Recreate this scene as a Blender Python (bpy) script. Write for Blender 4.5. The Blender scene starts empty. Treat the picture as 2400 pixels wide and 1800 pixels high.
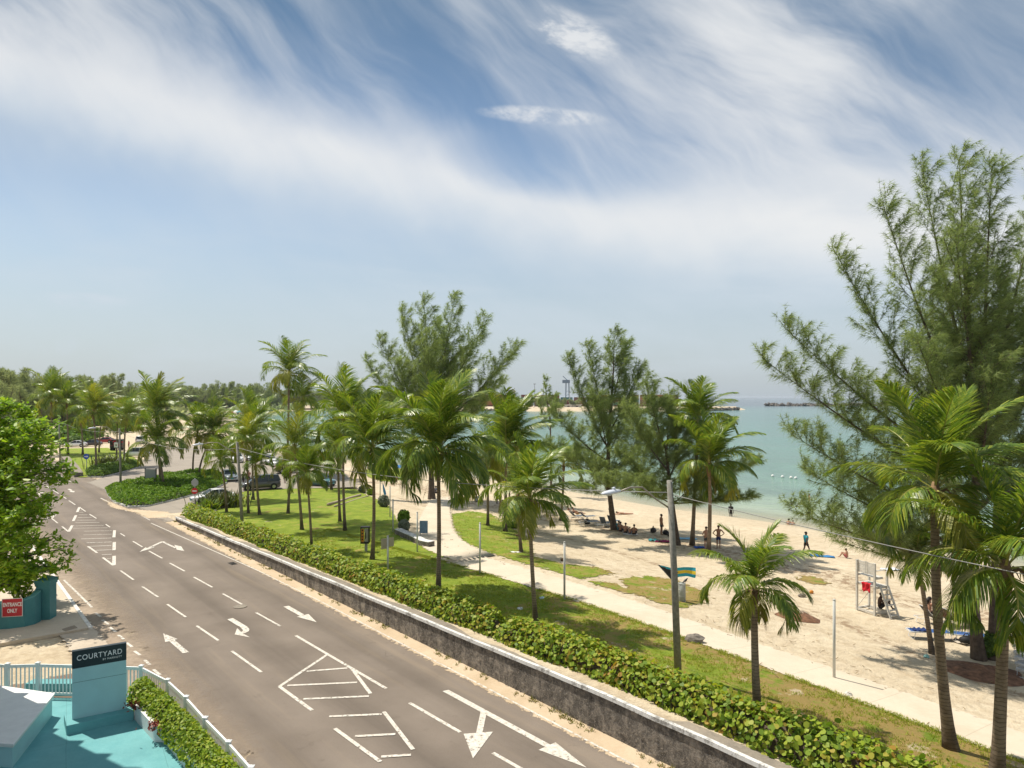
import bpy, bmesh, math, random
import numpy as np
from mathutils import Vector, Matrix, Euler
PI = math.pi
R = math.radians
scn = bpy.context.scene
COL = scn.collection
# ---------------------------------------------------------------- camera model
HC = 11.5            # camera height above the road
F = 1700.0           # focal length in pixels of the 2400 px wide photograph
HY = 931.0           # row of the horizon

# ---------------------------------------------------------------- ground shape
W0 = (-5.93, 35.97)                 # a point at the foot of the roadside wall
TU = (-0.629, 0.7774)               # along the wall, away from the camera
TN = (0.7774, 0.629)                # across, towards the sea
def us(x, y):
    dx, dy = x - W0[0], y - W0[1]
    return dx*TU[0] + dy*TU[1], dx*TN[0] + dy*TN[1]
def xy(u, s):
    return W0[0] + u*TU[0] + s*TN[0], W0[1] + u*TU[1] + s*TN[1]
ZW = -1.2                           # sea level
def atz(px, py, z):
    d = (HC - z)*F/(py - HY)
    return Vector(((px - 1200)*d/F, d, z))
def sstep(a, b, t):
    t = min(1, max(0, (t - a)/(b - a)))
    return t*t*(3 - 2*t)
SHORE = [(60.0, 5.0), (46.0, 32.0)] + [tuple(atz(a, b, ZW)[:2]) for a, b in
         ((2400, 1332), (1963, 1252), (1800, 1222), (1560, 1190), (1290, 1143), (1000, 1105), (752, 1068), (608, 1050), (560, 1000), (525, 978),
          (560, 970), (640, 963.7), (770, 961.5))]
BAY = SHORE + [(-120, 690), (19, 654), (123, 654), (210, 700), (222, 722), (300, 760), (3000, 760), (3000, -200), (60, -200)]
def poly_in(P, x, y):
    c = False; n = len(P); j = n - 1
    for i in range(n):
        xi, yi = P[i]; xj, yj = P[j]
        if (yi > y) != (yj > y) and x < (xj - xi)*(y - yi)/(yj - yi) + xi: c = not c
        j = i
    return c
def pl_dist(P, x, y):
    m = 1e9
    for i in range(len(P) - 1):
        ax, ay = P[i]; bx, by = P[i+1]
        dx, dy = bx - ax, by - ay
        t = max(0, min(1, ((x - ax)*dx + (y - ay)*dy)/(dx*dx + dy*dy)))
        m = min(m, math.hypot(x - ax - t*dx, y - ay - t*dy))
    return m
def shore_d(x, y):
    d = pl_dist(SHORE, x, y)
    return -d if poly_in(BAY, x, y) else d
def bank(u):
    h = max(0.3, min(1.33 + 0.007*min(0, u + 14), 1.085 - 0.0175*u))
    return h + (-0.06 - h)*sstep(41.0, 47.0, u)
def beach(D):
    if D < 0: return max(-5.0, ZW + 0.055*D)
    if D < 24: return ZW + D*0.031
    return ZW + 0.744 + (D - 24)*0.115
def terr(x, y):
    u, s = us(x, y)
    D = shore_d(x, y)
    if y > 900 or (y > 738 and x > -165): return -5.0
    b = bank(u) if s > 0.12 else -0.06
    if u > 150: b = -0.06 + 2.2*sstep(150, 420, u)
    z = beach(D)
    if z >= b + 0.6: return b
    k = 0.6
    if z <= b - k: return z
    h = min(1, max(0, 0.5 + 0.5*(b - z)/k))
    return z*h + b*(1 - h) - k*h*(1 - h)*0.5
def G(px, py, z=None):
    """point of the ground seen at a photograph pixel"""
    if z is not None: return atz(px, py, z)
    dx = (px - 1200)/F; dz = -(py - HY)/F
    t = 8.0; st = 0.4
    while t < 1500:
        if HC + dz*t <= terr(dx*t, t):
            lo, hi = t - st, t
            for _ in range(18):
                m = (lo + hi)/2
                if HC + dz*m <= terr(dx*m, m): hi = m
                else: lo = m
            return Vector((dx*hi, hi, terr(dx*hi, hi)))
        st = max(0.3, t*0.006); t += st
    return Vector((dx*t, t, 0))
def at_depth(px, py, d):
    return Vector(((px - 1200)*d/F, d, HC - (py - HY)*d/F))

# ---------------------------------------------------------------- object helpers
def tag(o, label=None, cat=None, group=None, kind=None):
    if label: o['label'] = label
    if cat: o['category'] = cat
    if group: o['group'] = group
    if kind: o['kind'] = kind
    return o
def thing(name, label, cat, loc=(0, 0, 0), rz=0.0, group=None):
    o = bpy.data.objects.new(name, None); COL.objects.link(o)
    o.empty_display_size = 0.3
    o.location = loc; o.rotation_euler = (0, 0, rz)
    return tag(o, label, cat, group)
def link(name, me, mats, parent=None, smooth=False):
    o = bpy.data.objects.new(name, me); COL.objects.link(o)
    for m in (mats if isinstance(mats, (list, tuple)) else [mats]): me.materials.append(m)
    if parent is not None: o.parent = parent
    if smooth: me.polygons.foreach_set('use_smooth', [True]*len(me.polygons))
    return o
class MB:
    """collects faces and links them as one mesh object"""
    def __init__(s): s.v = []; s.f = []; s.m = []
    def face(s, pts, mi=0):
        b = len(s.v); s.v += [tuple(p) for p in pts]; s.f.append(tuple(range(b, b + len(pts)))); s.m.append(mi)
    def box(s, c, d, mi=0, M=None, taper=1.0):
        x, y, z = (q/2 for q in d); b = len(s.v); c = Vector(c)
        for sz in (-1, 1):
            k = taper if sz > 0 else 1.0
            for sx, sy in ((-1, -1), (1, -1), (1, 1), (-1, 1)):
                p = Vector((sx*x*k, sy*y*k, sz*z))
                if M is not None: p = M @ p
                s.v.append(tuple(p + c))
        for q in ((3, 2, 1, 0), (4, 5, 6, 7), (0, 1, 5, 4), (1, 2, 6, 5), (2, 3, 7, 6), (3, 0, 4, 7)):
            s.f.append(tuple(b + i for i in q)); s.m.append(mi)
        return s
    def bar(s, a, b_, w, h, mi=0, up=(0, 0, 1)):
        a, b_ = Vector(a), Vector(b_); d = b_ - a; L = d.length
        if L < 1e-6: return s
        y = d/L; x = y.cross(Vector(up))
        if x.length < 1e-4: x = Vector((1, 0, 0))
        x.normalize(); z = x.cross(y)
        return s.box((a + b_)/2, (w, L, h), mi, Matrix((x, y, z)).transposed())
    def tube(s, P, rad, n=8, mi=0, cap=True):
        P = [Vector(p) for p in P]; k = len(P)
        if not isinstance(rad, (list, tuple)): rad = [rad]*k
        t0 = (P[1] - P[0]).normalized()
        x = t0.cross(Vector((0, 0, 1)))
        if x.length < 1e-3: x = Vector((1, 0, 0))
        x.normalize(); b = len(s.v)
        for i in range(k):
            t = (P[min(i+1, k-1)] - P[max(i-1, 0)])
            if t.length < 1e-9: t = t0
            t = t.normalized()
            x = (x - t*x.dot(t)); x = x.normalized() if x.length > 1e-6 else Vector((1, 0, 0)); y = t.cross(x)
            for j in range(n):
                a = 2*PI*j/n
                s.v.append(tuple(P[i] + (x*math.cos(a) + y*math.sin(a))*rad[i]))
        for i in range(k - 1):
            for j in range(n):
                s.f.append((b+i*n+j, b+i*n+(j+1) % n, b+(i+1)*n+(j+1) % n, b+(i+1)*n+j)); s.m.append(mi)
        if cap:
            s.f.append(tuple(b + j for j in reversed(range(n)))); s.m.append(mi)
            s.f.append(tuple(b + (k-1)*n + j for j in range(n))); s.m.append(mi)
        return s
    def lathe(s, prof, n=16, c=(0, 0, 0), mi=0):
        return s.tube([(c[0], c[1], c[2] + z) for r, z in prof], [max(r, 1e-4) for r, z in prof], n, mi)
    def ball(s, c, r, n=10, k=6, mi=0, jit=0, rnd=None):
        if not isinstance(r, (tuple, list)): r = (r, r, r)
        b = len(s.v)
        for i in range(k + 1):
            th = PI*i/k
            for j in range(n):
                ph = 2*PI*j/n
                q = 1 + (rnd.uniform(-jit, jit) if rnd else 0)
                s.v.append((c[0]+r[0]*q*math.sin(th)*math.cos(ph), c[1]+r[1]*q*math.sin(th)*math.sin(ph), c[2]+r[2]*q*math.cos(th)))
        for i in range(k):
            for j in range(n):
                s.f.append((b+i*n+j, b+(i+1)*n+j, b+(i+1)*n+(j+1) % n, b+i*n+(j+1) % n)); s.m.append(mi)
        return s
    def loft(s, rings, mi=0, cap=True):
        n = len(rings[0]); b = len(s.v)
        for r_ in rings: s.v += [tuple(p) for p in r_]
        for i in range(len(rings) - 1):
            for j in range(n):
                s.f.append((b+i*n+j, b+i*n+(j+1) % n, b+(i+1)*n+(j+1) % n, b+(i+1)*n+j)); s.m.append(mi)
        if cap:
            s.f.append(tuple(b + j for j in reversed(range(n)))); s.m.append(mi)
            s.f.append(tuple(b + (len(rings)-1)*n + j for j in range(n))); s.m.append(mi)
        return s
    def prism(s, pts, z0, z1, mi=0):
        """pts: list of (x, y) counter-clockwise"""
        n = len(pts); b = len(s.v)
        s.v += [(p[0], p[1], z0) for p in pts] + [(p[0], p[1], z1) for p in pts]
        for j in range(n): s.f.append((b+j, b+(j+1) % n, b+n+(j+1) % n, b+n+j)); s.m.append(mi)
        s.f.append(tuple(b+j for j in reversed(range(n)))); s.m.append(mi)
        s.f.append(tuple(b+n+j for j in range(n))); s.m.append(mi)
        return s
    def build(s, name, mats, parent=None, smooth=False, bevel=0):
        me = bpy.data.meshes.new(name); me.from_pydata(s.v, [], s.f)
        o = link(name, me, mats, parent, smooth)
        if isinstance(mats, (list, tuple)) and len(mats) > 1: me.polygons.foreach_set('material_index', s.m)
        if bevel:
            md = o.modifiers.new('bevel', 'BEVEL'); md.width = bevel; md.segments = 2; md.limit_method = 'ANGLE'
        me.update()
        return o
def np_mesh(name, V, Fc, mats, parent=None, mi=None):
    """V (n,3) array, Fc (m,k) array of equal sized faces"""
    me = bpy.data.meshes.new(name)
    V = np.ascontiguousarray(V, dtype=np.float32); Fc = np.ascontiguousarray(Fc, dtype=np.int32)
    m, k = Fc.shape
    me.vertices.add(len(V)); me.vertices.foreach_set('co', V.ravel())
    me.loops.add(m*k); me.loops.foreach_set('vertex_index', Fc.ravel())
    me.polygons.add(m); me.polygons.foreach_set('loop_start', np.arange(0, m*k, k, dtype=np.int32))
    me.update(calc_edges=True)
    o = link(name, me, mats, parent)
    if mi is not None: me.polygons.foreach_set('material_index', np.asarray(mi, dtype=np.int32))
    me.validate()
    return o

# ---------------------------------------------------------------- materials
class NT:
    def __init__(s, name):
        s.mat = bpy.data.materials.new(name); s.mat.use_nodes = True
        s.t = s.mat.node_tree; s.t.nodes.clear()
        s.out = s.t.nodes.new('ShaderNodeOutputMaterial')
    def n(s, typ, **kw):
        nd = s.t.nodes.new('ShaderNode' + typ)
        for k, v in kw.items():
            if k in nd.inputs: nd.inputs[k].default_value = v
            else: setattr(nd, k, v)
        return nd
    def l(s, a, b): s.t.links.new(a, b)
    def co(s, kind='Object', scale=(1, 1, 1), rot=(0, 0, 0)):
        tc = s.n('TexCoord'); mp = s.n('Mapping')
        mp.inputs['Scale'].default_value = scale; mp.inputs['Rotation'].default_value = rot
        s.l(tc.outputs[kind], mp.inputs['Vector']); return mp.outputs['Vector']
    def noise(s, vec, scale, detail=4, rough=0.55, dist=0.0):
        nd = s.n('TexNoise'); nd.inputs['Scale'].default_value = scale; nd.inputs['Detail'].default_value = detail
        nd.inputs['Roughness'].default_value = rough; nd.inputs['Distortion'].default_value = dist
        if vec is not None: s.l(vec, nd.inputs['Vector'])
        return nd.outputs['Fac']
    def ramp(s, fac, stops, interp='LINEAR'):
        r = s.n('ValToRGB'); e = r.color_ramp; e.interpolation = interp
        while len(e.elements) < len(stops): e.elements.new(0.5)
        for q, (p, c) in zip(e.elements, stops):
            q.position = p; q.color = (c, c, c, 1) if isinstance(c, (int, float)) else (*c, 1)
        s.l(fac, r.inputs['Fac']); return r.outputs['Color']
    def math(s, op, a, b=None, clamp=False):
        m = s.n('Math'); m.operation = op; m.use_clamp = clamp
        for i, q in enumerate((a, b)):
            if q is None: continue
            if isinstance(q, (int, float)): m.inputs[i].default_value = q
            else: s.l(q, m.inputs[i])
        return m.outputs[0]
    def mix(s, fac, a, b, mode='MIX'):
        m = s.n('Mix'); m.data_type = 'RGBA'; m.blend_type = mode
        for i, q in ((0, fac), (6, a), (7, b)):
            if isinstance(q, (int, float)): m.inputs[i].default_value = q if i == 0 else (q, q, q, 1)
            elif isinstance(q, tuple): m.inputs[i].default_value = (*q, 1)
            else: s.l(q, m.inputs[i])
        return m.outputs[2]
    def bump(s, h, strength=0.3, dist=0.02):
        b = s.n('Bump'); b.inputs['Strength'].default_value = strength; b.inputs['Distance'].default_value = dist
        s.l(h, b.inputs['Height']); return b.outputs['Normal']
    def pbr(s, col, rough=0.7, normal=None, metal=0.0, spec=0.4, alpha=None, trans=None):
        p = s.n('BsdfPrincipled')
        if isinstance(col, tuple): p.inputs['Base Color'].default_value = (*col, 1)
        else: s.l(col, p.inputs['Base Color'])
        if isinstance(rough, (int, float)): p.inputs['Roughness'].default_value = rough
        else: s.l(rough, p.inputs['Roughness'])
        p.inputs['Metallic'].default_value = metal
        p.inputs['Specular IOR Level'].default_value = spec
        if normal is not None: s.l(normal, p.inputs['Normal'])
        if alpha is not None: s.l(alpha, p.inputs['Alpha'])
        s.l(p.outputs[0], s.out.inputs['Surface']); s.p = p
        return s.mat
def paint(name, col, rough=0.5, var=0.12, scale=6.0, metal=0.0, spec=0.4, bump=0.0):
    t = NT(name); v = t.co()
    f = t.noise(v, scale, 5, 0.6)
    lo = tuple(c*(1 - var) for c in col); hi = tuple(min(1, c*(1 + var*0.6)) for c in col)
    c = t.ramp(f, [(0.3, lo), (0.7, hi)])
    nm = t.bump(t.noise(v, scale*6, 3), bump, 0.01) if bump else None
    return t.pbr(c, rough, nm, metal, spec)
def leafmat(name, cols, rough=0.5, trans=0.35, spec=0.35, clump=0.5, tcol=None):
    """leaf: colour varies leaf by leaf and clump by clump, light comes through"""
    t = NT(name)
    g = t.n('NewGeometry'); v = t.co()
    f = t.math('ADD', t.math('MULTIPLY', g.outputs['Random Per Island'], 0.62), t.math('MULTIPLY', t.noise(v, clump, 2), 0.38))
    n = len(cols)
    c = t.ramp(f, [(0.12 + 0.74*i/(n-1), q) for i, q in enumerate(cols)])
    p = t.n('BsdfPrincipled'); t.l(c, p.inputs['Base Color'])
    p.inputs['Roughness'].default_value = rough; p.inputs['Specular IOR Level'].default_value = spec
    tr = t.n('BsdfTranslucent')
    t.l(t.mix(1.0, c, tcol or (1.0, 1.0, 0.45), 'MULTIPLY') if True else c, tr.inputs['Color'])
    mx = t.n('MixShader'); mx.inputs[0].default_value = trans
    t.l(p.outputs[0], mx.inputs[1]); t.l(tr.outputs[0], mx.inputs[2]); t.l(mx.outputs[0], t.out.inputs['Surface'])
    return t.mat
from mathutils import noise as mn
# ---------------------------------------------------------------- render, camera, light
scn.render.engine = 'CYCLES'
scn.cycles.use_denoising = True
scn.cycles.max_bounces = 8; scn.cycles.diffuse_bounces = 3; scn.cycles.glossy_bounces = 3
scn.cycles.transparent_max_bounces = 24; scn.cycles.transmission_bounces = 4
scn.cycles.sample_clamp_indirect = 6
scn.view_settings.view_transform = 'Standard'; scn.view_settings.look = 'None'
scn.view_settings.exposure = 0.18; scn.view_settings.gamma = 1.0
cam = bpy.data.cameras.new('camera'); co = bpy.data.objects.new('camera', cam); COL.objects.link(co)
cam.sensor_width = 36.0; cam.lens = 36.0*F/2400; cam.shift_y = 31/2400
cam.clip_start = 0.1; cam.clip_end = 80000
co.location = (0, 0, HC); co.rotation_euler = (R(90), 0, 0); scn.camera = co
SUN_EL, SUN_AZ = R(62), math.atan2(-0.85, 0.53)          # azimuth measured from +Y towards +X
sd = Vector((math.sin(SUN_AZ)*math.cos(SUN_EL), math.cos(SUN_AZ)*math.cos(SUN_EL), math.sin(SUN_EL)))
sl = bpy.data.lights.new('sun', 'SUN'); sl.energy = 5.0; sl.angle = R(0.53); sl.color = (1.0, 0.93, 0.82)
so = bpy.data.objects.new('sun', sl); COL.objects.link(so)
so.rotation_euler = sd.to_track_quat('Z', 'Y').to_euler(); so.location = (-60, 40, 90)

w = bpy.data.worlds.new('World'); scn.world = w; w.use_nodes = True
def build_sky():
    t = NT.__new__(NT); t.t = w.node_tree; t.t.nodes.clear()
    out = t.n('OutputWorld'); bg = t.n('Background'); t.l(bg.outputs[0], out.inputs[0])
    bg.inputs['Strength'].default_value = 0.10
    sky = t.n('TexSky'); sky.sky_type = 'NISHITA'; sky.sun_disc = False
    sky.sun_elevation = SUN_EL; sky.sun_rotation = SUN_AZ; sky.air_density = 1.2; sky.dust_density = 0.9; sky.ozone_density = 2.2; sky.altitude = 0
    tc = t.n('TexCoord'); sp = t.n('SeparateXYZ'); t.l(tc.outputs['Generated'], sp.inputs[0])
    X, Y, Z = sp.outputs
    yy = t.math('MAXIMUM', Y, 0.08)
    a = t.math('DIVIDE', X, yy); b = t.math('DIVIDE', Z, yy)          # direction as slopes
    zz = t.math('ADD', t.math('MAXIMUM', Z, 0.0), 0.10)
    cx = t.math('DIVIDE', X, zz); cy = t.math('DIVIDE', Y, zz)        # position on a flat cloud deck
    cv = t.n('CombineXYZ'); t.l(cx, cv.inputs[0]); t.l(cy, cv.inputs[1])
    av = t.n('CombineXYZ'); t.l(a, av.inputs[0]); t.l(b, av.inputs[1])
    def rotscale(vec, rot, sc, loc=(0, 0, 0)):
        m0 = t.n('Mapping'); m0.inputs['Rotation'].default_value = (0, 0, rot); t.l(vec, m0.inputs['Vector'])
        m = t.n('Mapping'); m.inputs['Scale'].default_value = sc; m.inputs['Location'].default_value = loc
        t.l(m0.outputs[0], m.inputs['Vector']); return m.outputs[0]
    warp = t.noise(av.outputs[0], 2.2, 4, 0.55)
    wn_ = t.n('TexNoise'); wn_.inputs['Scale'].default_value = 2.6; wn_.inputs['Detail'].default_value = 3; t.l(av.outputs[0], wn_.inputs['Vector'])
    wa_ = t.n('VectorMath'); wa_.operation = 'MULTIPLY_ADD'; t.l(wn_.outputs['Color'], wa_.inputs[0]); wa_.inputs[1].default_value = (0.16, 0.16, 0); t.l(av.outputs[0], wa_.inputs[2]); wv_ = wa_.outputs[0]
    warp2 = t.noise(rotscale(av.outputs[0], 0, (1, 1, 1), (3.7, 1.2, 0)), 6.0, 5, 0.6)
    fib = t.noise(rotscale(wv_, R(46), (1.1, 5.2, 1), (0.3, 0.9, 0)), 2.1, 8, 0.58, 0.15)      # cirrus fibres
    fib2 = t.noise(rotscale(wv_, R(27), (1.2, 5.0, 1), (5.1, 2.0, 0)), 2.1, 8, 0.58, 0.15)
    fine = t.noise(rotscale(wv_, R(24), (1.0, 1.7, 1), (2.1, 7.0, 0)), 13.0, 8, 0.68, 0.2)
    puff = t.noise(rotscale(cv.outputs[0], 0, (1, 1, 1)), 1.3, 8, 0.6)
    def sm(x, lo, hi):
        m = t.n('MapRange'); m.interpolation_type = 'SMOOTHSTEP'
        t.l(x, m.inputs[0]); m.inputs[1].default_value = lo; m.inputs[2].default_value = hi; m.clamp = True
        return m.outputs[0]
    mul = lambda *q: __import__('functools').reduce(lambda p, r: t.math('MULTIPLY', p, r), q)
    add = lambda p, q: t.math('ADD', p, q)
    sub = lambda p, q: t.math('SUBTRACT', p, q)
    mx = lambda p, q: t.math('MAXIMUM', p, q)
    inv = lambda p: t.math('SUBTRACT', 1.0, p)
    bw = add(b, mul(sub(warp, 0.5), 0.16)); bw = add(bw, mul(sub(warp2, 0.5), 0.06))
    # slope of the great cloud band as a function of a: high on the left, falling to the right
    crv = t.n('FloatCurve'); t.l(t.math('MULTIPLY', add(a, 0.75), 1/1.5), crv.inputs['Value'])
    cm = crv.mapping.curves[0]
    pts = [(-0.75, 0.480), (-0.62, 0.450), (-0.45, 0.400), (-0.28, 0.345), (-0.10, 0.292), (0.06, 0.258), (0.2, 0.240), (0.38, 0.228), (0.55, 0.215), (0.75, 0.20)]
    pp = [((p + 0.75)/1.5, q) for p, q in pts]
    cm.points[0].location = pp[0]; cm.points[1].location = pp[-1]
    for q in pp[1:-1]: cm.points.new(*q)
    crv.mapping.update()
    d = sub(bw, crv.outputs[0])                                       # + above the band, - below
    up = sm(d, 0.105, 0.0); dn = sm(d, -0.145, -0.01)
    band = mul(up, dn, add(0.62, mul(fib, 0.46)))
    # soft veil below the band, thicker towards the right
    veil = mul(sm(d, 0.03, -0.07), add(0.24, mul(sm(fib, 0.3, 0.75), 0.16)), sm(b, -0.01, 0.10))
    vr = mul(sm(a, 0.02, 0.40), sm(b, 0.09, 0.17), sm(b, 0.36, 0.22), add(0.30, mul(sm(puff, 0.32, 0.7), 0.65)))
    # streaks above the band
    st = mul(sm(d, 0.01, 0.09), sm(fib, 0.32, 0.84), 0.52)
    st2 = mul(sm(d, 0.01, 0.10), sm(a, -0.05, 0.22), sm(fib2, 0.24, 0.84), 0.74)
    left = mul(sm(a, -0.28, -0.72), sm(d, -0.02, 0.05), sm(fib, 0.32, 0.62), 0.55)
    # a separate bright feather at the upper right, another thin one in the middle
    def blob(ca, cb, ra, rb, rot, amp, tex):
        m = rotscale(av.outputs[0], 0, (1, 1, 1), (-ca, -cb, 0))
        m2 = t.n('VectorRotate'); m2.inputs['Angle'].default_value = rot; t.l(m, m2.inputs[0])
        s_ = t.n('SeparateXYZ'); t.l(m2.outputs[0], s_.inputs[0])
        q = add(t.math('POWER', t.math('ABSOLUTE', t.math('DIVIDE', s_.outputs[0], ra)), 2.0), t.math('POWER', t.math('ABSOLUTE', t.math('DIVIDE', s_.outputs[1], rb)), 2.0))
        return mul(sm(add(q, mul(sub(warp2, 0.5), 1.2)), 1.0, 0.05), tex, amp)
    f1 = blob(0.086, 0.500, 0.085, 0.034, R(24), 0.80, sm(fine, 0.40, 0.66))
    f2 = blob(0.045, 0.388, 0.10, 0.014, R(4), 0.70, sm(fine, 0.38, 0.64))
    f3 = blob(-0.58, 0.133, 0.075, 0.013, R(4), 0.85, sm(fine, 0.34, 0.60))
    f4 = blob(-0.66, 0.120, 0.018, 0.014, 0, 0.65, sm(warp2, 0.36, 0.6))
    f5 = blob(-0.615, 0.07, 0.02, 0.015, R(-20), 0.3, sm(warp2, 0.3, 0.6))
    f6 = blob(0.36, 0.45, 0.20, 0.11, R(20), 0.55, sm(fib2, 0.28, 0.66))
    # the clear blue window under the streaks and the clear corner at the right
    hole = blob(0.075, 0.318, 0.20, 0.060, R(6), 1.0, sm(fib, 0.85, 0.25))
    hole2 = blob(-0.17, 0.53, 0.16, 0.07, R(30), 0.9, 1.0)
    hole3 = blob(0.68, 0.50, 0.20, 0.16, R(-20), 0.95, 1.0)
    low = mul(sm(b, 0.0, 0.05), sm(b, 0.30, 0.16), sm(t.noise(rotscale(av.outputs[0], R(3), (1.3, 5.0, 1), (1.7, 4.4, 0)), 2.2, 7, 0.6, 0.3), 0.38, 0.78), 0.50)
    m = band
    for q in (veil, low, vr, st, st2, left, f1, f2, f3, f4, f5, f6): m = sub(1.0, mul(inv(t.math('MINIMUM', mx(m, 0.0), 1.0)), inv(q)))
    m = mul(m, inv(mul(hole, 0.85))); m = mul(m, inv(mul(hole2, 0.55))); m = mul(m, inv(mul(hole3, 0.6)))
    # haze towards the horizon
    hz = sm(b, 0.30, -0.02)
    base = t.mix(mul(hz, 0.78), sky.outputs[0], (4.45, 5.2, 5.9))
    dark = t.mix(sm(b, 0.20, 0.62), base, (1.12, 2.02, 3.30)); 
    shade = t.mix(sm(d, -0.10, 0.02), (5.6, 6.3, 6.95), (7.5, 7.6, 7.65))
    col = t.mix(t.math('MINIMUM', m, 1.0), dark, shade)
    t.l(col, bg.inputs[0])
build_sky()

# ---------------------------------------------------------------- ground materials
def mat_sand():
    t = NT('sand'); v = t.co()
    g = t.n('NewGeometry'); sp = t.n('SeparateXYZ'); t.l(g.outputs['Position'], sp.inputs[0])
    big = t.noise(v, 0.18, 5, 0.6); mid = t.noise(v, 1.7, 5, 0.62); fine = t.noise(v, 9.0, 4, 0.7)
    c = t.ramp(big, [(0.3, (0.55, 0.455, 0.315)), (0.7, (0.66, 0.565, 0.415))])
    c = t.mix(t.ramp(mid, [(0.42, 0.0), (0.68, 0.60)]), c, (0.43, 0.33, 0.21))
    c = t.mix(t.ramp(fine, [(0.56, 0.0), (0.75, 0.30)]), c, (0.36, 0.27, 0.17))
    # brown drift lines of dried weed along the tide marks
    wv = t.math('ADD', sp.outputs[2], t.math('MULTIPLY', t.math('SUBTRACT', t.noise(v, 0.12, 4, 0.6), 0.5), 0.35))
    ln = t.math('PINGPONG', wv, 0.17)
    lm = t.math('MULTIPLY', t.ramp(ln, [(0.0, 1.0), (0.035, 1.0), (0.09, 0.0)]), t.ramp(t.noise(v, 2.2, 6, 0.75), [(0.47, 0.0), (0.56, 1.0)]))
    lm = t.math('MULTIPLY', lm, t.ramp(t.math('ADD', sp.outputs[2], 1.0), [(0.02, 0.0), (0.15, 1.0), (0.80, 0.8), (1.0, 0.2)]))
    c = t.mix(t.math('MULTIPLY', lm, 0.75), c, (0.20, 0.115, 0.06))
    wet = t.ramp(t.math('ADD', sp.outputs[2], 1.2), [(0.02, 1.0), (0.16, 0.0)])
    c = t.mix(t.math('MULTIPLY', wet, 0.55), c, (0.50, 0.42, 0.30))
    h = t.math('ADD', t.math('MULTIPLY', mid, 1.0), t.math('MULTIPLY', fine, 0.45))
    return t.pbr(c, 0.9, t.bump(h, 1.0, 0.16), spec=0.2)
def edge_alpha(t, v, sc=2.5, det=5, blur=False):
    a = t.n('Attribute'); a.attribute_name = 'cover'
    f = t.noise(v, sc, det, 0.68)
    if blur: return t.ramp(t.math('ADD', a.outputs['Fac'], t.math('MULTIPLY', t.math('SUBTRACT', f, 0.5), 0.9)), [(0.15, 0.0), (0.95, 1.0)])
    return t.math('GREATER_THAN', t.math('ADD', a.outputs['Fac'], t.math('MULTIPLY', t.math('SUBTRACT', f, 0.5), 1.5)), 0.5)
def mat_lawn(name, dry):
    t = NT(name); v = t.co()
    big = t.noise(v, 0.22, 4, 0.6); mid = t.noise(v, 1.1, 5, 0.65); fine = t.noise(v, 11.0, 4, 0.75); ff = t.noise(v, 42.0, 2, 0.6)
    g = t.ramp(mid, [(0.30, (0.155, 0.225, 0.022)), (0.50, (0.240, 0.310, 0.030)), (0.72, (0.345, 0.395, 0.048))])
    g = t.mix(t.ramp(fine, [(0.44, 0.0), (0.72, 0.62)]), g, (0.125, 0.180, 0.020))
    geo = t.n('NewGeometry'); sp = t.n('SeparateXYZ'); t.l(geo.outputs['Position'], sp.inputs[0])
    # the lawn dries out towards the near right end
    dr = t.math('MULTIPLY', t.math('ADD', sp.outputs[0], 3.0), 1/15.0, True)
    br = t.math('ADD', t.math('ADD', t.math('ADD', t.math('MULTIPLY', mid, 0.40), t.math('MULTIPLY', big, 0.30)), t.math('MULTIPLY', t.noise(v, 3.6, 5, 0.75), 0.30)), t.math('MULTIPLY', dr, 0.115 + dry))
    bm = t.ramp(br, [(0.535, 0.0), (0.60, 1.0)])
    g = t.mix(t.math('MULTIPLY', bm, t.math('ADD', 0.5, t.math('MULTIPLY', ff, 0.6))), g, (0.36, 0.225, 0.095))
    sm_ = t.ramp(t.math('ADD', t.noise(v, 0.75, 6, 0.7), t.math('MULTIPLY', dr, 0.05)), [(0.64, 0.0), (0.70, 1.0)])
    g = t.mix(t.math('MULTIPLY', sm_, 0.8), g, (0.60, 0.49, 0.35))
    al = edge_alpha(t, v, 2.2)
    h = t.math('ADD', t.math('MULTIPLY', fine, 0.8), t.math('MULTIPLY', ff, 0.6))
    return t.pbr(g, 0.8, t.bump(h, 0.9, 0.09), spec=0.15, alpha=al)
ROADROT = math.atan2(TU[0], TU[1])
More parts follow.
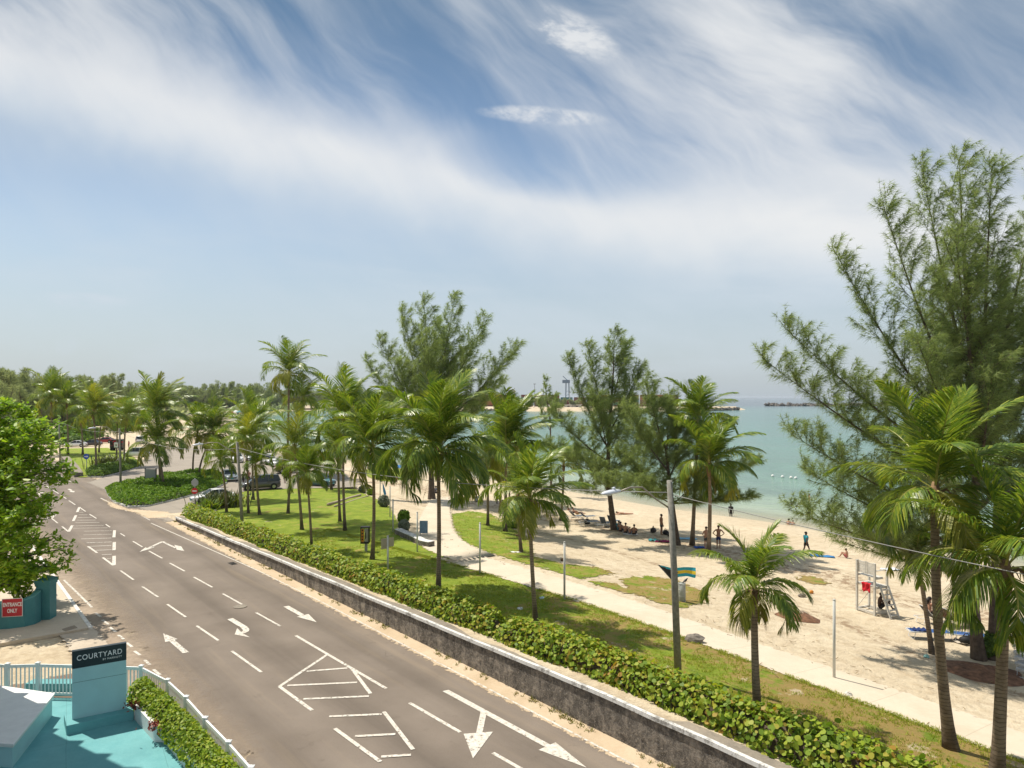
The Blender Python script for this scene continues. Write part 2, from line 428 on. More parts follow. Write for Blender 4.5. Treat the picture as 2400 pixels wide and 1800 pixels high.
def mat_asphalt(name, lo, hi, tracks=True):
    t = NT(name); v = t.co()
    geo = t.n('NewGeometry')
    dt = t.n('VectorMath'); dt.operation = 'DOT_PRODUCT'; t.l(geo.outputs['Position'], dt.inputs[0]); dt.inputs[1].default_value = (TN[0], TN[1], 0)
    s = t.math('SUBTRACT', dt.outputs['Value'], W0[0]*TN[0] + W0[1]*TN[1])
    dl = t.n('VectorMath'); dl.operation = 'DOT_PRODUCT'; t.l(geo.outputs['Position'], dl.inputs[0]); dl.inputs[1].default_value = (TU[0], TU[1], 0)
    uv = t.n('CombineXYZ'); t.l(t.math('MULTIPLY', dl.outputs['Value'], 0.05), uv.inputs[0]); t.l(s, uv.inputs[1])
    big = t.noise(v, 0.25, 5, 0.6); fine = t.noise(v, 22.0, 3, 0.8); st = t.noise(uv.outputs[0], 1.6, 5, 0.6)
    c = t.ramp(t.math('ADD', t.math('MULTIPLY', big, 0.6), t.math('MULTIPLY', fine, 0.4)), [(0.35, lo), (0.66, hi)])
    c = t.mix(t.ramp(fine, [(0.62, 0.0), (0.80, 0.35)]), c, tuple(q*0.45 for q in lo))
    if tracks:
        # worn dark strip in the middle of every lane
        ph = t.math('ADD', t.math('MULTIPLY', s, 1/3.25), t.math('ADD', 0.15, t.math('MULTIPLY', st, 0.18)))
        fr = t.math('PINGPONG', ph, 0.5)
        tr = t.math('MULTIPLY', t.ramp(fr, [(0.20, 0.0), (0.46, 1.0)]), t.ramp(st, [(0.25, 0.25), (0.62, 1.0)]))
        c = t.mix(t.math('MULTIPLY', tr, 0.50), c, tuple(q*0.52 for q in lo))
        dirt = t.ramp(t.math('ADD', st, t.math('MULTIPLY', t.math('ABSOLUTE', t.math('ADD', s, 5.4)), 0.05)), [(0.66, 0.0), (1.0, 0.6)])
        c = t.mix(dirt, c, (0.30, 0.235, 0.165))
    c = t.mix(t.math('MULTIPLY', t.ramp(t.noise(v, 1.1, 6, 0.72), [(0.60, 0.0), (0.72, 1.0)]), 0.38), c, tuple(q*0.5 for q in lo))
    # hairline cracks and patches
    vo = t.n('TexVoronoi'); vo.feature = 'DISTANCE_TO_EDGE'; vo.inputs['Scale'].default_value = 0.16
    wn = t.n('VectorMath'); wn.operation = 'ADD'; nn = t.n('TexNoise'); nn.inputs['Scale'].default_value = 0.9; nn.inputs['Detail'].default_value = 5
    t.l(v, nn.inputs['Vector']); t.l(v, wn.inputs[0]); t.l(nn.outputs['Color'], wn.inputs[1]); t.l(wn.outputs[0], vo.inputs['Vector'])
    ck = t.math('MULTIPLY', t.ramp(vo.outputs['Distance'], [(0.0, 1.0), (0.0035, 0.0)]), t.ramp(t.noise(v, 0.3, 2), [(0.60, 0.0), (0.68, 0.35)]))
    c = t.mix(ck, c, (0.05, 0.042, 0.035))
    al = edge_alpha(t, v, 3.0)
    return t.pbr(c, 0.86, t.bump(fine, 0.5, 0.015), spec=0.25, alpha=al)
def mat_concrete(name, lo, hi, cover=True, joints=0, blur=False):
    t = NT(name); v = t.co()
    f = t.noise(v, 0.6, 6, 0.65); f2 = t.noise(v, 7.0, 5, 0.7)
    c = t.ramp(t.math('ADD', t.math('MULTIPLY', f, 0.65), t.math('MULTIPLY', f2, 0.35)), [(0.35, lo), (0.66, hi)])
    al = edge_alpha(t, v, 3.2, 5, blur) if cover else None
    if joints:
        geo = t.n('NewGeometry'); dl = t.n('VectorMath'); dl.operation = 'DOT_PRODUCT'; t.l(geo.outputs['Position'], dl.inputs[0]); dl.inputs[1].default_value = (TU[0], TU[1], 0)
        j = t.math('PINGPONG', dl.outputs['Value'], joints/2)
        c = t.mix(t.math('MULTIPLY', t.ramp(t.math('MULTIPLY', j, 2/joints), [(0.0, 1.0), (0.016, 0.0)]), 0.55), c, (0.30, 0.25, 0.18))
        c = t.mix(t.ramp(t.noise(v, 0.32, 5, 0.7), [(0.50, 0.0), (0.72, 0.5)]), c, (0.50, 0.40, 0.28))
    return t.pbr(c, 0.85, t.bump(f2, 0.3, 0.02), spec=0.2, alpha=al)
def mat_sea():
    t = NT('sea'); v = t.co()
    a = t.n('Attribute'); a.attribute_name = 'shore'
    wob = t.math('MULTIPLY', t.math('SUBTRACT', t.noise(t.co(scale=(1, 0.35, 1), rot=(0, 0, -0.4)), 0.035, 5, 0.6), 0.5), 0.22)
    d = t.math('ADD', a.outputs['Fac'], wob)
    c = t.ramp(d, [(0.0, (0.52, 0.53, 0.39)), (0.07, (0.31, 0.39, 0.275)), (0.20, (0.150, 0.270, 0.195)), (0.42, (0.075, 0.198, 0.155)), (0.62, (0.052, 0.158, 0.136)), (0.84, (0.038, 0.105, 0.112)), (1.0, (0.020, 0.045, 0.070))])
    # darker weed patches on the bottom
    wd = t.ramp(t.noise(t.co(scale=(1, 0.45, 1), rot=(0, 0, 0.25)), 0.06, 6, 0.66), [(0.46, 0.0), (0.62, 0.75)])
    wd = t.math('MULTIPLY', wd, t.ramp(a.outputs['Fac'], [(0.05, 0.0), (0.13, 1.0), (0.55, 0.5), (0.8, 0.0)]))
    c = t.mix(wd, c, (0.085, 0.155, 0.125))
    w1 = t.noise(t.co(scale=(0.55, 1.5, 1), rot=(0, 0, -0.45)), 0.85, 4, 0.6); w2 = t.noise(t.co(scale=(0.7, 1.8, 1), rot=(0, 0, 0.2)), 0.21, 3, 0.55)
    h = t.math('ADD', t.math('MULTIPLY', w1, 0.5), w2)
    al = t.ramp(a.outputs['Fac'], [(0.0, 0.0), (0.004, 0.30), (0.05, 0.93), (0.10, 1.0)])
    t.pbr(c, 0.13, t.bump(h, 0.75, 0.5), spec=0.28, alpha=al)
    t.p.inputs['IOR'].default_value = 1.33
    return t.mat
M = {}
M['sand'] = mat_sand(); M['lawn'] = mat_lawn('lawn', 0.0); M['sea'] = mat_sea()
M['asphalt'] = mat_asphalt('asphalt', (0.158, 0.128, 0.102), (0.238, 0.197, 0.160))
M['carpark'] = mat_asphalt('car park asphalt', (0.26, 0.225, 0.185), (0.35, 0.305, 0.25), False)
M['path'] = mat_concrete('path concrete', (0.555, 0.475, 0.36), (0.645, 0.565, 0.445), joints=3.0)
M['concrete'] = mat_concrete('concrete', (0.42, 0.35, 0.27), (0.56, 0.48, 0.38))
M['verge'] = mat_concrete('sandy verge', (0.46, 0.35, 0.225), (0.60, 0.48, 0.34))
M['apron'] = mat_concrete('dusty apron', (0.27, 0.21, 0.155), (0.40, 0.32, 0.24), blur=True)
M['drive'] = mat_asphalt('drive', (0.17, 0.115, 0.08), (0.27, 0.195, 0.14), False)

# ---------------------------------------------------------------- ground sheets
def terrain():
    ul = list(np.arange(-62, 132, 0.8)) + [132 + 6*i + 0.11*i*i for i in range(1, 72)]
    sl_ = [-700, -400, -220, -120, -70, -40, -25, -16, -11.6, -6, -1.0, 0.06, 0.13] + list(np.arange(0.8, 62, 0.8)) + [62 + 4*i + 0.16*i*i for i in range(1, 56)]
    V = []
    for u in ul:
        for s in sl_:
            x, y = xy(u, s); V.append((x, y, terr(x, y)))
    n = len(sl_); q = []
    for i in range(len(ul) - 1):
        for j in range(n - 1): q.append((i*n+j, i*n+j+1, (i+1)*n+j+1, (i+1)*n+j))
    o = np_mesh('beach_sand', np.array(V), np.array(q)[:, ::-1], M['sand'])
    o.data.polygons.foreach_set('use_smooth', [True]*len(o.data.polygons))
    tag(o, kind='structure')
terrain()
def set_cover(o, vals, name='cover'):
    at = o.data.attributes.new(name, 'FLOAT', 'POINT'); at.data.foreach_set('value', np.asarray(vals, dtype=np.float32))
def sheet(name, polys, mat, cell, dz, soft=0.5, zf=None, kind='structure', wob=0.0):
    """a sheet lying on the ground inside polygons, its rim broken up by the material"""
    V = []; Q = []; C = []; idx = {}
    fz = zf or terr
    for P in polys:
        P = [tuple(p[:2]) for p in P]; Pc = P + [P[0]]
        x0 = min(p[0] for p in P) - soft; x1 = max(p[0] for p in P) + soft; y0 = min(p[1] for p in P) - soft; y1 = max(p[1] for p in P) + soft
        nx, ny = int((x1-x0)/cell) + 2, int((y1-y0)/cell) + 2
        idx = {}; sg = {}
        for i in range(nx):
            for j in range(ny):
                x, y = x0 + i*cell, y0 + j*cell
                d = pl_dist(Pc, x, y); d = d if poly_in(P, x, y) else -d
                sg[i, j] = d
        for i in range(nx - 1):
            for j in range(ny - 1):
                if max(sg[i, j], sg[i+1, j], sg[i, j+1], sg[i+1, j+1]) > -soft:
                    f = []
                    for k in ((i, j), (i+1, j), (i+1, j+1), (i, j+1)):
                        if k not in idx:
                            x, y = x0 + k[0]*cell, y0 + k[1]*cell
                            idx[k] = len(V); V.append((x, y, fz(x, y) + dz)); C.append(max(-0.4, min(1.6, 0.5 + 0.5*sg[k]/max(soft, 1e-3))))
                        f.append(idx[k])
                    Q.append(f)
    o = np_mesh(name, np.array(V), np.array(Q), mat)
    set_cover(o, C); tag(o, kind=kind)
    return o
def PX(*pts): return [G(*p) for p in pts]
def US(*pts): return [xy(*p) for p in pts]
def P0(*pts): return [atz(a, b, 0.0) for a, b in pts]
flat0 = lambda x, y: 0.0
lawnA = US((-44, 0.95), (42.0, 0.95)) + PX((477, 1194), (577, 1147), (649, 1145), (790, 1142), (836, 1148), (912, 1187), (935, 1230), (925, 1251), (1000, 1287), (1060, 1313)) + US((10, 7.9), (0, 7.75), (-20, 7.75), (-44, 7.75))
lawnB = PX((1058, 1205), (1100, 1198), (1150, 1205), (1180, 1225), (1240, 1262), (1252, 1305), (1320, 1322), (1400, 1330), (1440, 1345), (1360, 1358), (1300, 1340), (1200, 1313), (1130, 1290), (1085, 1268), (1064, 1235))
lawnC = PX((1455, 1357), (1520, 1350), (1590, 1362), (1650, 1390), (1662, 1408), (1600, 1427), (1540, 1412), (1480, 1388))
lawnF = PX((1375, 1362), (1440, 1368), (1500, 1392), (1480, 1394), (1400, 1372))
lawnG = PX((1860, 1352), (1910, 1352), (1950, 1372), (1900, 1368))
sheet('lawn', [lawnA], M['lawn'], 0.4, 0.03, 0.40)
sheet('grass_patch', [lawnB, lawnC, lawnF, lawnG], M['lawn'], 0.4, 0.03, 0.7)
lawnD = P0((184, 1120), (160, 1102), (146, 1086), (140, 1052), (250, 1050), (300, 1062), (330, 1085), (322, 1096), (240, 1117))
sheet('lawn', [lawnD], M['lawn'], 1.0, 0.12, 0.8)
lawnE = PX((838, 1104), (880, 1098), (962, 1099), (968, 1122), (905, 1130), (872, 1122))
sheet('grass_patch', [lawnE], M['lawn'], 0.8, 0.05, 0.8)
# road and car park
road = US((-70, -10.6), (-70, 0.0), (40.2, 0.0), (42.5, 0.4), (60, 1), (78, 0.5), (160, 0), (160, -11), (60, -11), (-10, -10.6))
sheet('road', [road], M['asphalt'], 2.0, 0.0, 0.25, flat0)
park = [xy(40.2, -0.8)] + P0((405, 1222), (477, 1195), (577, 1149), (649, 1146), (790, 1143), (842, 1141), (812, 1112), (735, 1080), (640, 1060), (560, 1049), (480, 1046), (420, 1046), (352, 1062), (334, 1086), (322, 1097), (240, 1120), (205, 1131), (280, 1165))
sheet('car_park', [park], M['carpark'], 1.0, 0.012, 0.9, flat0)
sheet('road_verge', [US((-70, -0.95), (40.3, -0.85), (40.3, 0.1), (-70, 0.1))], M['verge'], 0.5, 0.008, 0.35, flat0)
sheet('road_verge', [P0((1110 - 700, 1212), (395, 1200), (300, 1193), (240, 1168), (262, 1190), (320, 1202), (345, 1215))], M['verge'], 0.5, 0.016, 0.6, flat0)
sheet('road_apron', [US((-8, -12.4), (-8, -10.0), (70, -10.2), (70, -12.4))], M['apron'], 0.5, 0.006, 1.1, flat0)
sheet('driveway', [US((-60, -80), (-60, -10.7), (3.5, -11.0), (3.5, -80))], M['drive'], 2.0, 0.004, 0.3, flat0)
apron = P0((-60, 1468), (120, 1470), (200, 1452), (217, 1468), (262, 1522), (262, 1560), (190, 1540), (168, 1526), (137, 1486), (0, 1484), (-60, 1484))
sheet('concrete_apron', [apron], M['concrete'], 0.6, 0.02, 0.2, flat0)
# pavement with a painted kerb
def pavement():
    b = MB()
    a0, a1 = us(*atz(217, 1470, 0.12)[:2])[0], 78
    for u0, u1 in zip(np.arange(a0, a1, 1.83), np.arange(a0 + 1.83, a1 + 2, 1.83)):
        P = US((u0 + 0.012, -11.75), (u0 + 0.012, -16.5), (u1, -16.5), (u1, -11.75))
        b.prism([P[3], P[2], P[1], P[0]][::-1], -0.05, 0.12, 0)
    P = US((a0, -11.56), (a0, -11.74), (a1, -11.74), (a1, -11.56))
    b.prism(P[::-1], -0.05, 0.125, 1)
    t = mat_concrete('pavement', (0.47, 0.39, 0.30), (0.60, 0.52, 0.41), False)
    o = b.build('pavement', [t, paint('kerb white', (0.72, 0.69, 0.63), 0.7, 0.25, 3)])
    tag(o, kind='structure')
pavement()
# concrete beach path
def path():
    rows = [(xy(u, 7.75), xy(u, 10.75)) for u in np.arange(-44, 7.5, 1.5)]
    rows += [tuple(G(*p) for p in pr) for pr in (((1085, 1319), (1165, 1303)), ((1040, 1305), (1120, 1286)), ((1000, 1288), (1085, 1268)), ((972, 1262), (1064, 1238)), ((982, 1220), (1058, 1206)), ((998, 1190), (1056, 1184)), ((1005, 1165), (1060, 1160)), ((1000, 1150), (1062, 1146)))]
    V = []; C = []; Q = []; K = 8
    for ri, (a, b) in enumerate(rows):
        for k in range(-1, K + 2):
            f = k/K; x = a[0] + (b[0]-a[0])*f; y = a[1] + (b[1]-a[1])*f
            V.append((x, y, terr(x, y) + 0.045)); C.append(-0.3 if k in (-1, K+1) else (0.62 if k == 0 else 0.42 if k == K else 0.85 if k == K - 1 else 1.6))
            if ri >= len(rows) - 2: C[-1] = min(C[-1], 0.25)
    n = K + 3
    for i in range(len(rows) - 1):
        for j in range(n - 1): Q.append((i*n+j, i*n+j+1, (i+1)*n+j+1, (i+1)*n+j))
    o = np_mesh('path', np.array(V), np.array(Q), M['path']); set_cover(o, C); tag(o, kind='structure')
path()
# sea
def sea():
    V = []; Q = []; S = []
    xs = [-340 + 8*i for i in range(85)] + [340 + 30*i for i in range(1, 20)] + [1000, 1500, 2500, 5000, 12000, 40000]
    xs = [-40000, -12000, -4000, -1500, -700] + xs
    ys = [-200, -60, -20, 0, 10] + [14 + 2*i for i in range(60)] + [134 + 5*i for i in range(1, 110)] + [690 + 20*i for i in range(1, 25)] + [1300, 1700, 2500, 4000, 7000, 12000, 20000, 40000]
    for x in xs:
        for y in ys:
            d = -shore_d(x, y) if y < 760 else 760
            if x > 222 and y > 720: d = 700
            f = 0.0 if d <= 0 else (0.30*(d/40) if d < 40 else 0.30 + 0.34*min(1, (d - 40)/260))
            if y > 600: f = max(f, 0.64 + 0.36*min(1, (y - 700)/420)) if y > 720 or x > 260 else f
            V.append((x, y, ZW + 0.01)); S.append(min(1, f))
    n = len(ys)
    for i in range(len(xs) - 1):
        for j in range(n - 1):
            Q.append((i*n+j, (i+1)*n+j, (i+1)*n+j+1, i*n+j+1))
    o = np_mesh('sea', np.array(V), np.array(Q), M['sea']); set_cover(o, S, 'shore'); tag(o, kind='structure')
sea()
# ---------------------------------------------------------------- plant materials
M['frond'] = leafmat('palm frond', [(0.072, 0.138, 0.020), (0.130, 0.220, 0.026), (0.220, 0.305, 0.033), (0.400, 0.430, 0.058)], 0.36, 0.40, 0.45, 0.5)
M['frond_y'] = leafmat('yellowing palm frond', [(0.20, 0.24, 0.025), (0.31, 0.33, 0.035), (0.46, 0.42, 0.06)], 0.42, 0.42, 0.45, 0.5)
M['frond_dead'] = leafmat('dead palm frond', [(0.16, 0.095, 0.045), (0.27, 0.175, 0.085), (0.36, 0.26, 0.14)], 0.8, 0.15, 0.2, 0.7, (1, 0.9, 0.7))
M['rachis'] = paint('frond rib', (0.34, 0.33, 0.075), 0.5, 0.25, 3)
def mat_palmtrunk():
    t = NT('palm trunk'); v = t.co()
    sp = t.n('SeparateXYZ'); t.l(v, sp.inputs[0])
    wob = t.noise(v, 3.0, 4, 0.6)
    z = t.math('ADD', t.math('MULTIPLY', sp.outputs[2], 9.0), t.math('MULTIPLY', wob, 1.6))
    ring = t.math('FRACT', z)
    c = t.ramp(t.noise(v, 2.2, 5, 0.65), [(0.3, (0.17, 0.125, 0.085)), (0.7, (0.36, 0.285, 0.205))])
    c = t.mix(t.ramp(ring, [(0.0, 0.85), (0.18, 0.0), (0.85, 0.0), (1.0, 0.6)]), c, (0.055, 0.040, 0.028))
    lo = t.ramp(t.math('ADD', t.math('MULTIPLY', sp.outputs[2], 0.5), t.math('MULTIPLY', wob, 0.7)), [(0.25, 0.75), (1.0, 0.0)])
    c = t.mix(lo, c, (0.040, 0.032, 0.026))                        # darker towards the foot
    return t.pbr(c, 0.9, t.bump(ring, 0.8, 0.03), spec=0.2)
M['palm_trunk'] = mat_palmtrunk()
M['fibre'] = paint('palm fibre', (0.23, 0.145, 0.075), 0.9, 0.45, 9, bump=0.5)
M['coconut'] = paint('coconut', (0.22, 0.19, 0.045), 0.5, 0.4, 4)
M['bark'] = paint('casuarina bark', (0.125, 0.092, 0.068), 0.92, 0.55, 5, bump=0.9)
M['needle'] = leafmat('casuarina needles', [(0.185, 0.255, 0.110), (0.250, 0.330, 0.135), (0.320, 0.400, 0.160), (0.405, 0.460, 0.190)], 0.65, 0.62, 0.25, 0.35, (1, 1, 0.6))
M['needle_far'] = leafmat('far casuarina needles', [(0.240, 0.290, 0.150), (0.315, 0.370, 0.180), (0.395, 0.440, 0.215)], 0.85, 0.50, 0.15, 0.12, (1, 1, 0.7))  # distance haze is put into these paler needle colours
M['almond'] = leafmat('almond leaf', [(0.110, 0.210, 0.015), (0.185, 0.340, 0.020), (0.270, 0.440, 0.028), (0.370, 0.530, 0.040), (0.46, 0.53, 0.06)], 0.42, 0.50, 0.45, 0.8)
M['grape'] = leafmat('sea grape leaf', [(0.095, 0.175, 0.018), (0.180, 0.285, 0.024), (0.285, 0.385, 0.034), (0.420, 0.480, 0.055), (0.42, 0.24, 0.05)], 0.52, 0.40, 0.30, 0.7)
M['privet'] = leafmat('planter shrub leaf', [(0.100, 0.190, 0.014), (0.200, 0.310, 0.020), (0.310, 0.410, 0.030), (0.46, 0.48, 0.06)], 0.5, 0.40, 0.32, 1.2)
M['cover_leaf'] = leafmat('ground cover leaf', [(0.060, 0.140, 0.012), (0.110, 0.225, 0.018), (0.180, 0.310, 0.026), (0.27, 0.37, 0.04)], 0.6, 0.35, 0.2, 0.6)
M['twig'] = paint('twigs', (0.10, 0.075, 0.05), 0.9, 0.3, 6)
M['silver'] = leafmat('silvery shrub leaf', [(0.13, 0.16, 0.10), (0.21, 0.24, 0.16), (0.30, 0.33, 0.24)], 0.7, 0.2, 0.2, 1.0, (1, 1, 0.9))
M['bush'] = leafmat('bush leaf', [(0.085, 0.160, 0.035), (0.150, 0.245, 0.045), (0.225, 0.330, 0.060)], 0.6, 0.4, 0.35, 0.3)
M['blade'] = leafmat('grass blade', [(0.22, 0.29, 0.03), (0.33, 0.40, 0.04), (0.43, 0.47, 0.07), (0.48, 0.38, 0.15)], 0.6, 0.3, 0.25, 0.6)

WIND = Vector((0.85, -0.12, 0))
def crown(rnd, L, nf, wind, droop, npair=30, young=0.0, hang=1.0, lowf=96):
    """coconut crown round the origin: arrays of leaflet quads and rib faces. material 0 green, 1 yellow, 2 rib"""
    V = []; Fq = []; mi = []
    def q(a, b, c, d, m):
        k = len(V); V.extend((a, b, c, d)); Fq.append((k, k+1, k+2, k+3)); mi.append(m)
    for i in range(nf):
        f = (i + 0.5)/nf                                         # 0 youngest .. 1 oldest
        az = i*2.39996 + rnd.uniform(-0.3, 0.3)
        el = R(87 - lowf*f**1.2 + rnd.uniform(-9, 9)) + young*(1 - f)*0.2
        Lf = L*(0.80 + 0.30*math.sin(PI*min(1, f + 0.18)))*rnd.uniform(0.88, 1.1)
        bend = droop*(0.30 + 1.05*f)*rnd.uniform(0.8, 1.2)
        pt = Vector((0, 0, 0)); P = [pt.copy()]; ns = 12
        out = Vector((math.cos(az), math.sin(az), 0)); side0 = Vector((-out.y, out.x, 0))
        tw = rnd.uniform(-0.35, 0.35)
        for k in range(ns):
            t_ = (k + 0.5)/ns
            e = el - bend*t_**1.35*1.35
            d = out*math.cos(e) + Vector((0, 0, math.sin(e))) + wind*(0.18 + 0.95*t_)*(0.35 + 0.65*abs(math.cos(e))) + side0*tw*t_*0.5
            d.normalize(); pt = pt + d*(Lf/ns); P.append(pt.copy())
        ym = 1 if (f > 0.70 and rnd.random() < 0.35) or rnd.random() < 0.05 else 0
        # rib
        for k in range(ns):
            d = (P[k+1] - P[k]).normalized(); sx = d.cross(Vector((0, 0, 1)))
            sx = sx.normalized() if sx.length > 1e-4 else side0
            up = sx.cross(d); w0 = 0.030*L/3*(1 - k/ns) + 0.006; w1 = 0.030*L/3*(1 - (k+1)/ns) + 0.006
            q(P[k] - sx*w0, P[k] + up*w0, P[k+1] + up*w1, P[k+1] - sx*w1, 2)
            q(P[k] + up*w0, P[k] + sx*w0, P[k+1] + sx*w1, P[k+1] + up*w1, 2)
            q(P[k] + sx*w0, P[k] - sx*w0, P[k+1] - sx*w1, P[k+1] + sx*w1, 2)
        for j in range(npair):
            t_ = 0.13 + 0.87*(j + 0.5)/npair
            x = t_*ns; k = min(ns-1, int(x)); p = P[k].lerp(P[k+1], x - k)
            d = (P[k+1] - P[k]).normalized(); sx = d.cross(Vector((0, 0, 1)))
            sx = sx.normalized() if sx.length > 0.05 else side0
            up = sx.cross(d)
            ll = L*0.33*(math.sin(PI*(0.10 + 0.86*t_**0.85))**0.7)*rnd.uniform(0.85, 1.1) + 0.10
            ww = 0.021*L/3*rnd.uniform(0.85, 1.2)
            for sg in (-1, 1):
                if rnd.random() < 0.05: continue
                lay = 0.62*hang*(0.18 + 1.0*f)
                dr = (sx*sg*(0.92 - 0.25*t_) + d*(0.62 + 0.45*t_) + up*(0.30 - 0.25*f)).normalized()
                dr = (dr + wind*0.25 + Vector((rnd.uniform(-.1, .1), rnd.uniform(-.1, .1), rnd.uniform(-.1, .1) - lay*0.35))).normalized()
                d2 = (dr + Vector((0, 0, -lay*1.25)) + wind*0.35).normalized()
                d3 = (d2 + Vector((0, 0, -lay*0.9)) + wind*0.2).normalized()
                a = p; b = p + dr*ll*0.40; c = b + d2*ll*0.33; e = c + d3*ll*0.27
                wv = dr.cross(up); wv = (d*0.85 + up*0.25*sg)
                wv = (wv - dr*wv.dot(dr)); wv = wv.normalized()*ww if wv.length > 1e-4 else d*ww
                q(a - wv*0.55, a + wv*0.55, b + wv, b - wv, ym); q(b - wv, b + wv, c + wv*0.8, c - wv*0.8, ym); q(c - wv*0.8, c + wv*0.8, e + wv*0.12, e - wv*0.12, ym)
    return V, Fq, mi
def palm(base, hub, rpx, seed, label, group='coconut palms along the beach lawn', near=False, nf=20, wind=0.35, droop=1.25, dead=0, nuts=0, yd=0.0, tr=0.14, hang=1.0, z=None, rk=1.03, cat='palm tree'):
    rnd = random.Random(seed)
    B = G(*base) if z is None else atz(base[0], base[1], z)
    d = B.y + yd
    H = at_depth(hub[0], hub[1], d)
    L = rpx*d/F*(rk*0.95 if near else rk*1.0)
    t = thing('palm_tree', label, cat, B, 0, group)
    top = H - B
    P = []; n = 18
    bow = Vector((rnd.uniform(-0.05, 0.05)*top.z - top.x*0.25, rnd.uniform(-0.05, 0.05)*top.z, 0))
    for i in range(n + 1):
        f = i/n; P.append(Vector((top.x*f, top.y*f, top.z*f - 0.15*(1 - f))) + bow*(4*f*(1 - f))*0.5)
    rad = [tr*(1.0 - 0.28*i/n + 0.75*math.exp(-i/n*14)) for i in range(n + 1)]
    MB().tube(P, rad, 10).build('trunk', M['palm_trunk'], t, True)
    V, Fq, mi = crown(rnd, L, nf, WIND*wind, droop, 78 if near else 48, 0.2, hang, 96 if near else 84)
    V = np.array(V) + np.array(top)
    np_mesh('crown', V, np.array(Fq), [M['frond'], M['frond_y'], M['rachis']], t, mi)
    b = MB()
    b.tube([top - Vector((0, 0, 0.55*L/3)), top - Vector((0, 0, 0.2*L/3)), top + Vector((0, 0, 0.25*L/3))], [tr*0.85, tr*1.25, tr*0.5], 9)
    for k in range(7):
        a = rnd.uniform(0, 6.28); o_ = Vector((math.cos(a), math.sin(a), 0))
        b.tube([top - Vector((0, 0, 0.15)), top + o_*0.30*L/3 + Vector((0, 0, 0.05)), top + o_*0.55*L/3 - Vector((0, 0, 0.15 + rnd.uniform(0, .2)))], [0.045*L/3, 0.028*L/3, 0.01], 5)
    b.build('crown_sheath', M['fibre'], t, True)
    for k in range(dead):
        V, Fq, mi = crown(random.Random(seed*7 + k), L*0.8, 1, WIND*0.1, 2.6, 20, 0, 1.6)
        V = np.array(V)
        a = rnd.uniform(0, 6.28); c_, s_ = math.cos(a), math.sin(a)
        # hang the frond down beside the trunk
        V = np.stack([V[:, 0]*0.25, V[:, 1]*0.25, -np.abs(V[:, 2])*0.2 - np.hypot(V[:, 0], V[:, 1])*0.85], 1)
        V = np.stack([V[:, 0]*c_ - V[:, 1]*s_, V[:, 0]*s_ + V[:, 1]*c_, V[:, 2]], 1) + np.array(top) + np.array([0.12*c_, 0.12*s_, -0.1])
        np_mesh('dead_frond', V, np.array(Fq), M['frond_dead'], t)
    if nuts:
        b = MB()
        for k in range(nuts):
            a = rnd.uniform(0, 6.28); r_ = rnd.uniform(0.18, 0.38)
            b.ball(top + Vector((math.cos(a)*r_, math.sin(a)*r_, -0.12 - rnd.uniform(0, .3))), 0.13, 8, 5); b.tube([top, top + Vector((math.cos(a)*r_, math.sin(a)*r_, -0.1))], 0.02, 4)
        b.build('coconut_cluster', M['coconut'], t, True)
    return t
LAWN = 'coconut palms on the roadside lawn'; SANDP = 'coconut palms on the beach sand'; PARKP = 'coconut palms round the car park'; FARP = 'coconut palms on the far lawn'
# ---- foreground
palm((2230, 1757), (2192, 1150), 262, 1, 'tall palm with thick ringed trunk on dry grass, second from the right border', LAWN, True, 18, 0.10, 1.15, nuts=8, tr=0.165, hang=0.8)
palm((2336, 1836), (2356, 1335), 290, 2, 'palm at the right border with a pale yellow frond hanging over its thick trunk', LAWN, True, 16, 0.05, 1.5, tr=0.18, hang=1.1)
palm((1777, 1682), (1768, 1385), 172, 3, 'small palm with ragged fronds and peeling trunk behind the hedge, in front of the sand', LAWN, True, 15, 0.18, 1.5, dead=2, tr=0.135, hang=1.15)
palm((1256, 1458), (1241, 1172), 150, 4, 'slim palm beside the path with one frond hanging straight down its trunk', LAWN, True, 17, 0.5, 1.25, tr=0.105)
palm((1027, 1388), (1026, 1062), 200, 5, 'broad palm with a huge drooping crown in the middle of the lawn', LAWN, True, 27, 0.22, 1.45, dead=2, nuts=10, tr=0.125)
palm((872, 1312), (872, 1054), 152, 6, 'palm with flared trunk foot beside the payphone', LAWN, True, 21, 0.45, 1.35, nuts=10, tr=0.125)
palm((809, 1244), (806, 985), 128, 7, 'dark tall palm on the lawn behind the payphone palm', LAWN, False, 20, 0.55, 1.3, tr=0.115)
palm((797, 1223), (792, 1052), 118, 8, 'shorter palm close behind two others at the left of the payphone', LAWN, False, 18, 0.4, 1.4, tr=0.12)
palm((708, 1242), (690, 1052), 98, 9, 'leaning palm, right one of the V pair on the lawn', LAWN, False, 20, 0.45, 1.3, tr=0.12)
palm((675, 1204), (682, 1096), 64, 10, 'low palm, left one of the V pair on the lawn', LAWN, False, 15, 0.3, 1.4, tr=0.14)
palm((731, 1290), (719, 1112), 84, 11, 'young palm with dead brown fronds along its trunk near the hedge', LAWN, True, 16, 0.4, 1.25, dead=3, tr=0.095)
palm((582, 1203), (577, 1036), 78, 12, 'palm just right of the lamp post by the dark spiky shrubs', LAWN, False, 18, 0.45, 1.3, tr=0.105)
palm((594, 1172), (592, 1020), 100, 13, 'bright green palm with upright fronds in front of the grey van', LAWN, False, 21, 0.4, 1.2, tr=0.12)
palm((609, 1207), (599, 1092), 54, 14, 'short palm with yellow fronds on the lawn beside the grey van', LAWN, False, 14, 0.2, 1.6, tr=0.13)
palm((531, 1200), (517, 1082), 70, 15, 'palm with pale fronds left of the lamp post, behind spiky shrubs', LAWN, False, 15, 0.2, 1.5, tr=0.11)
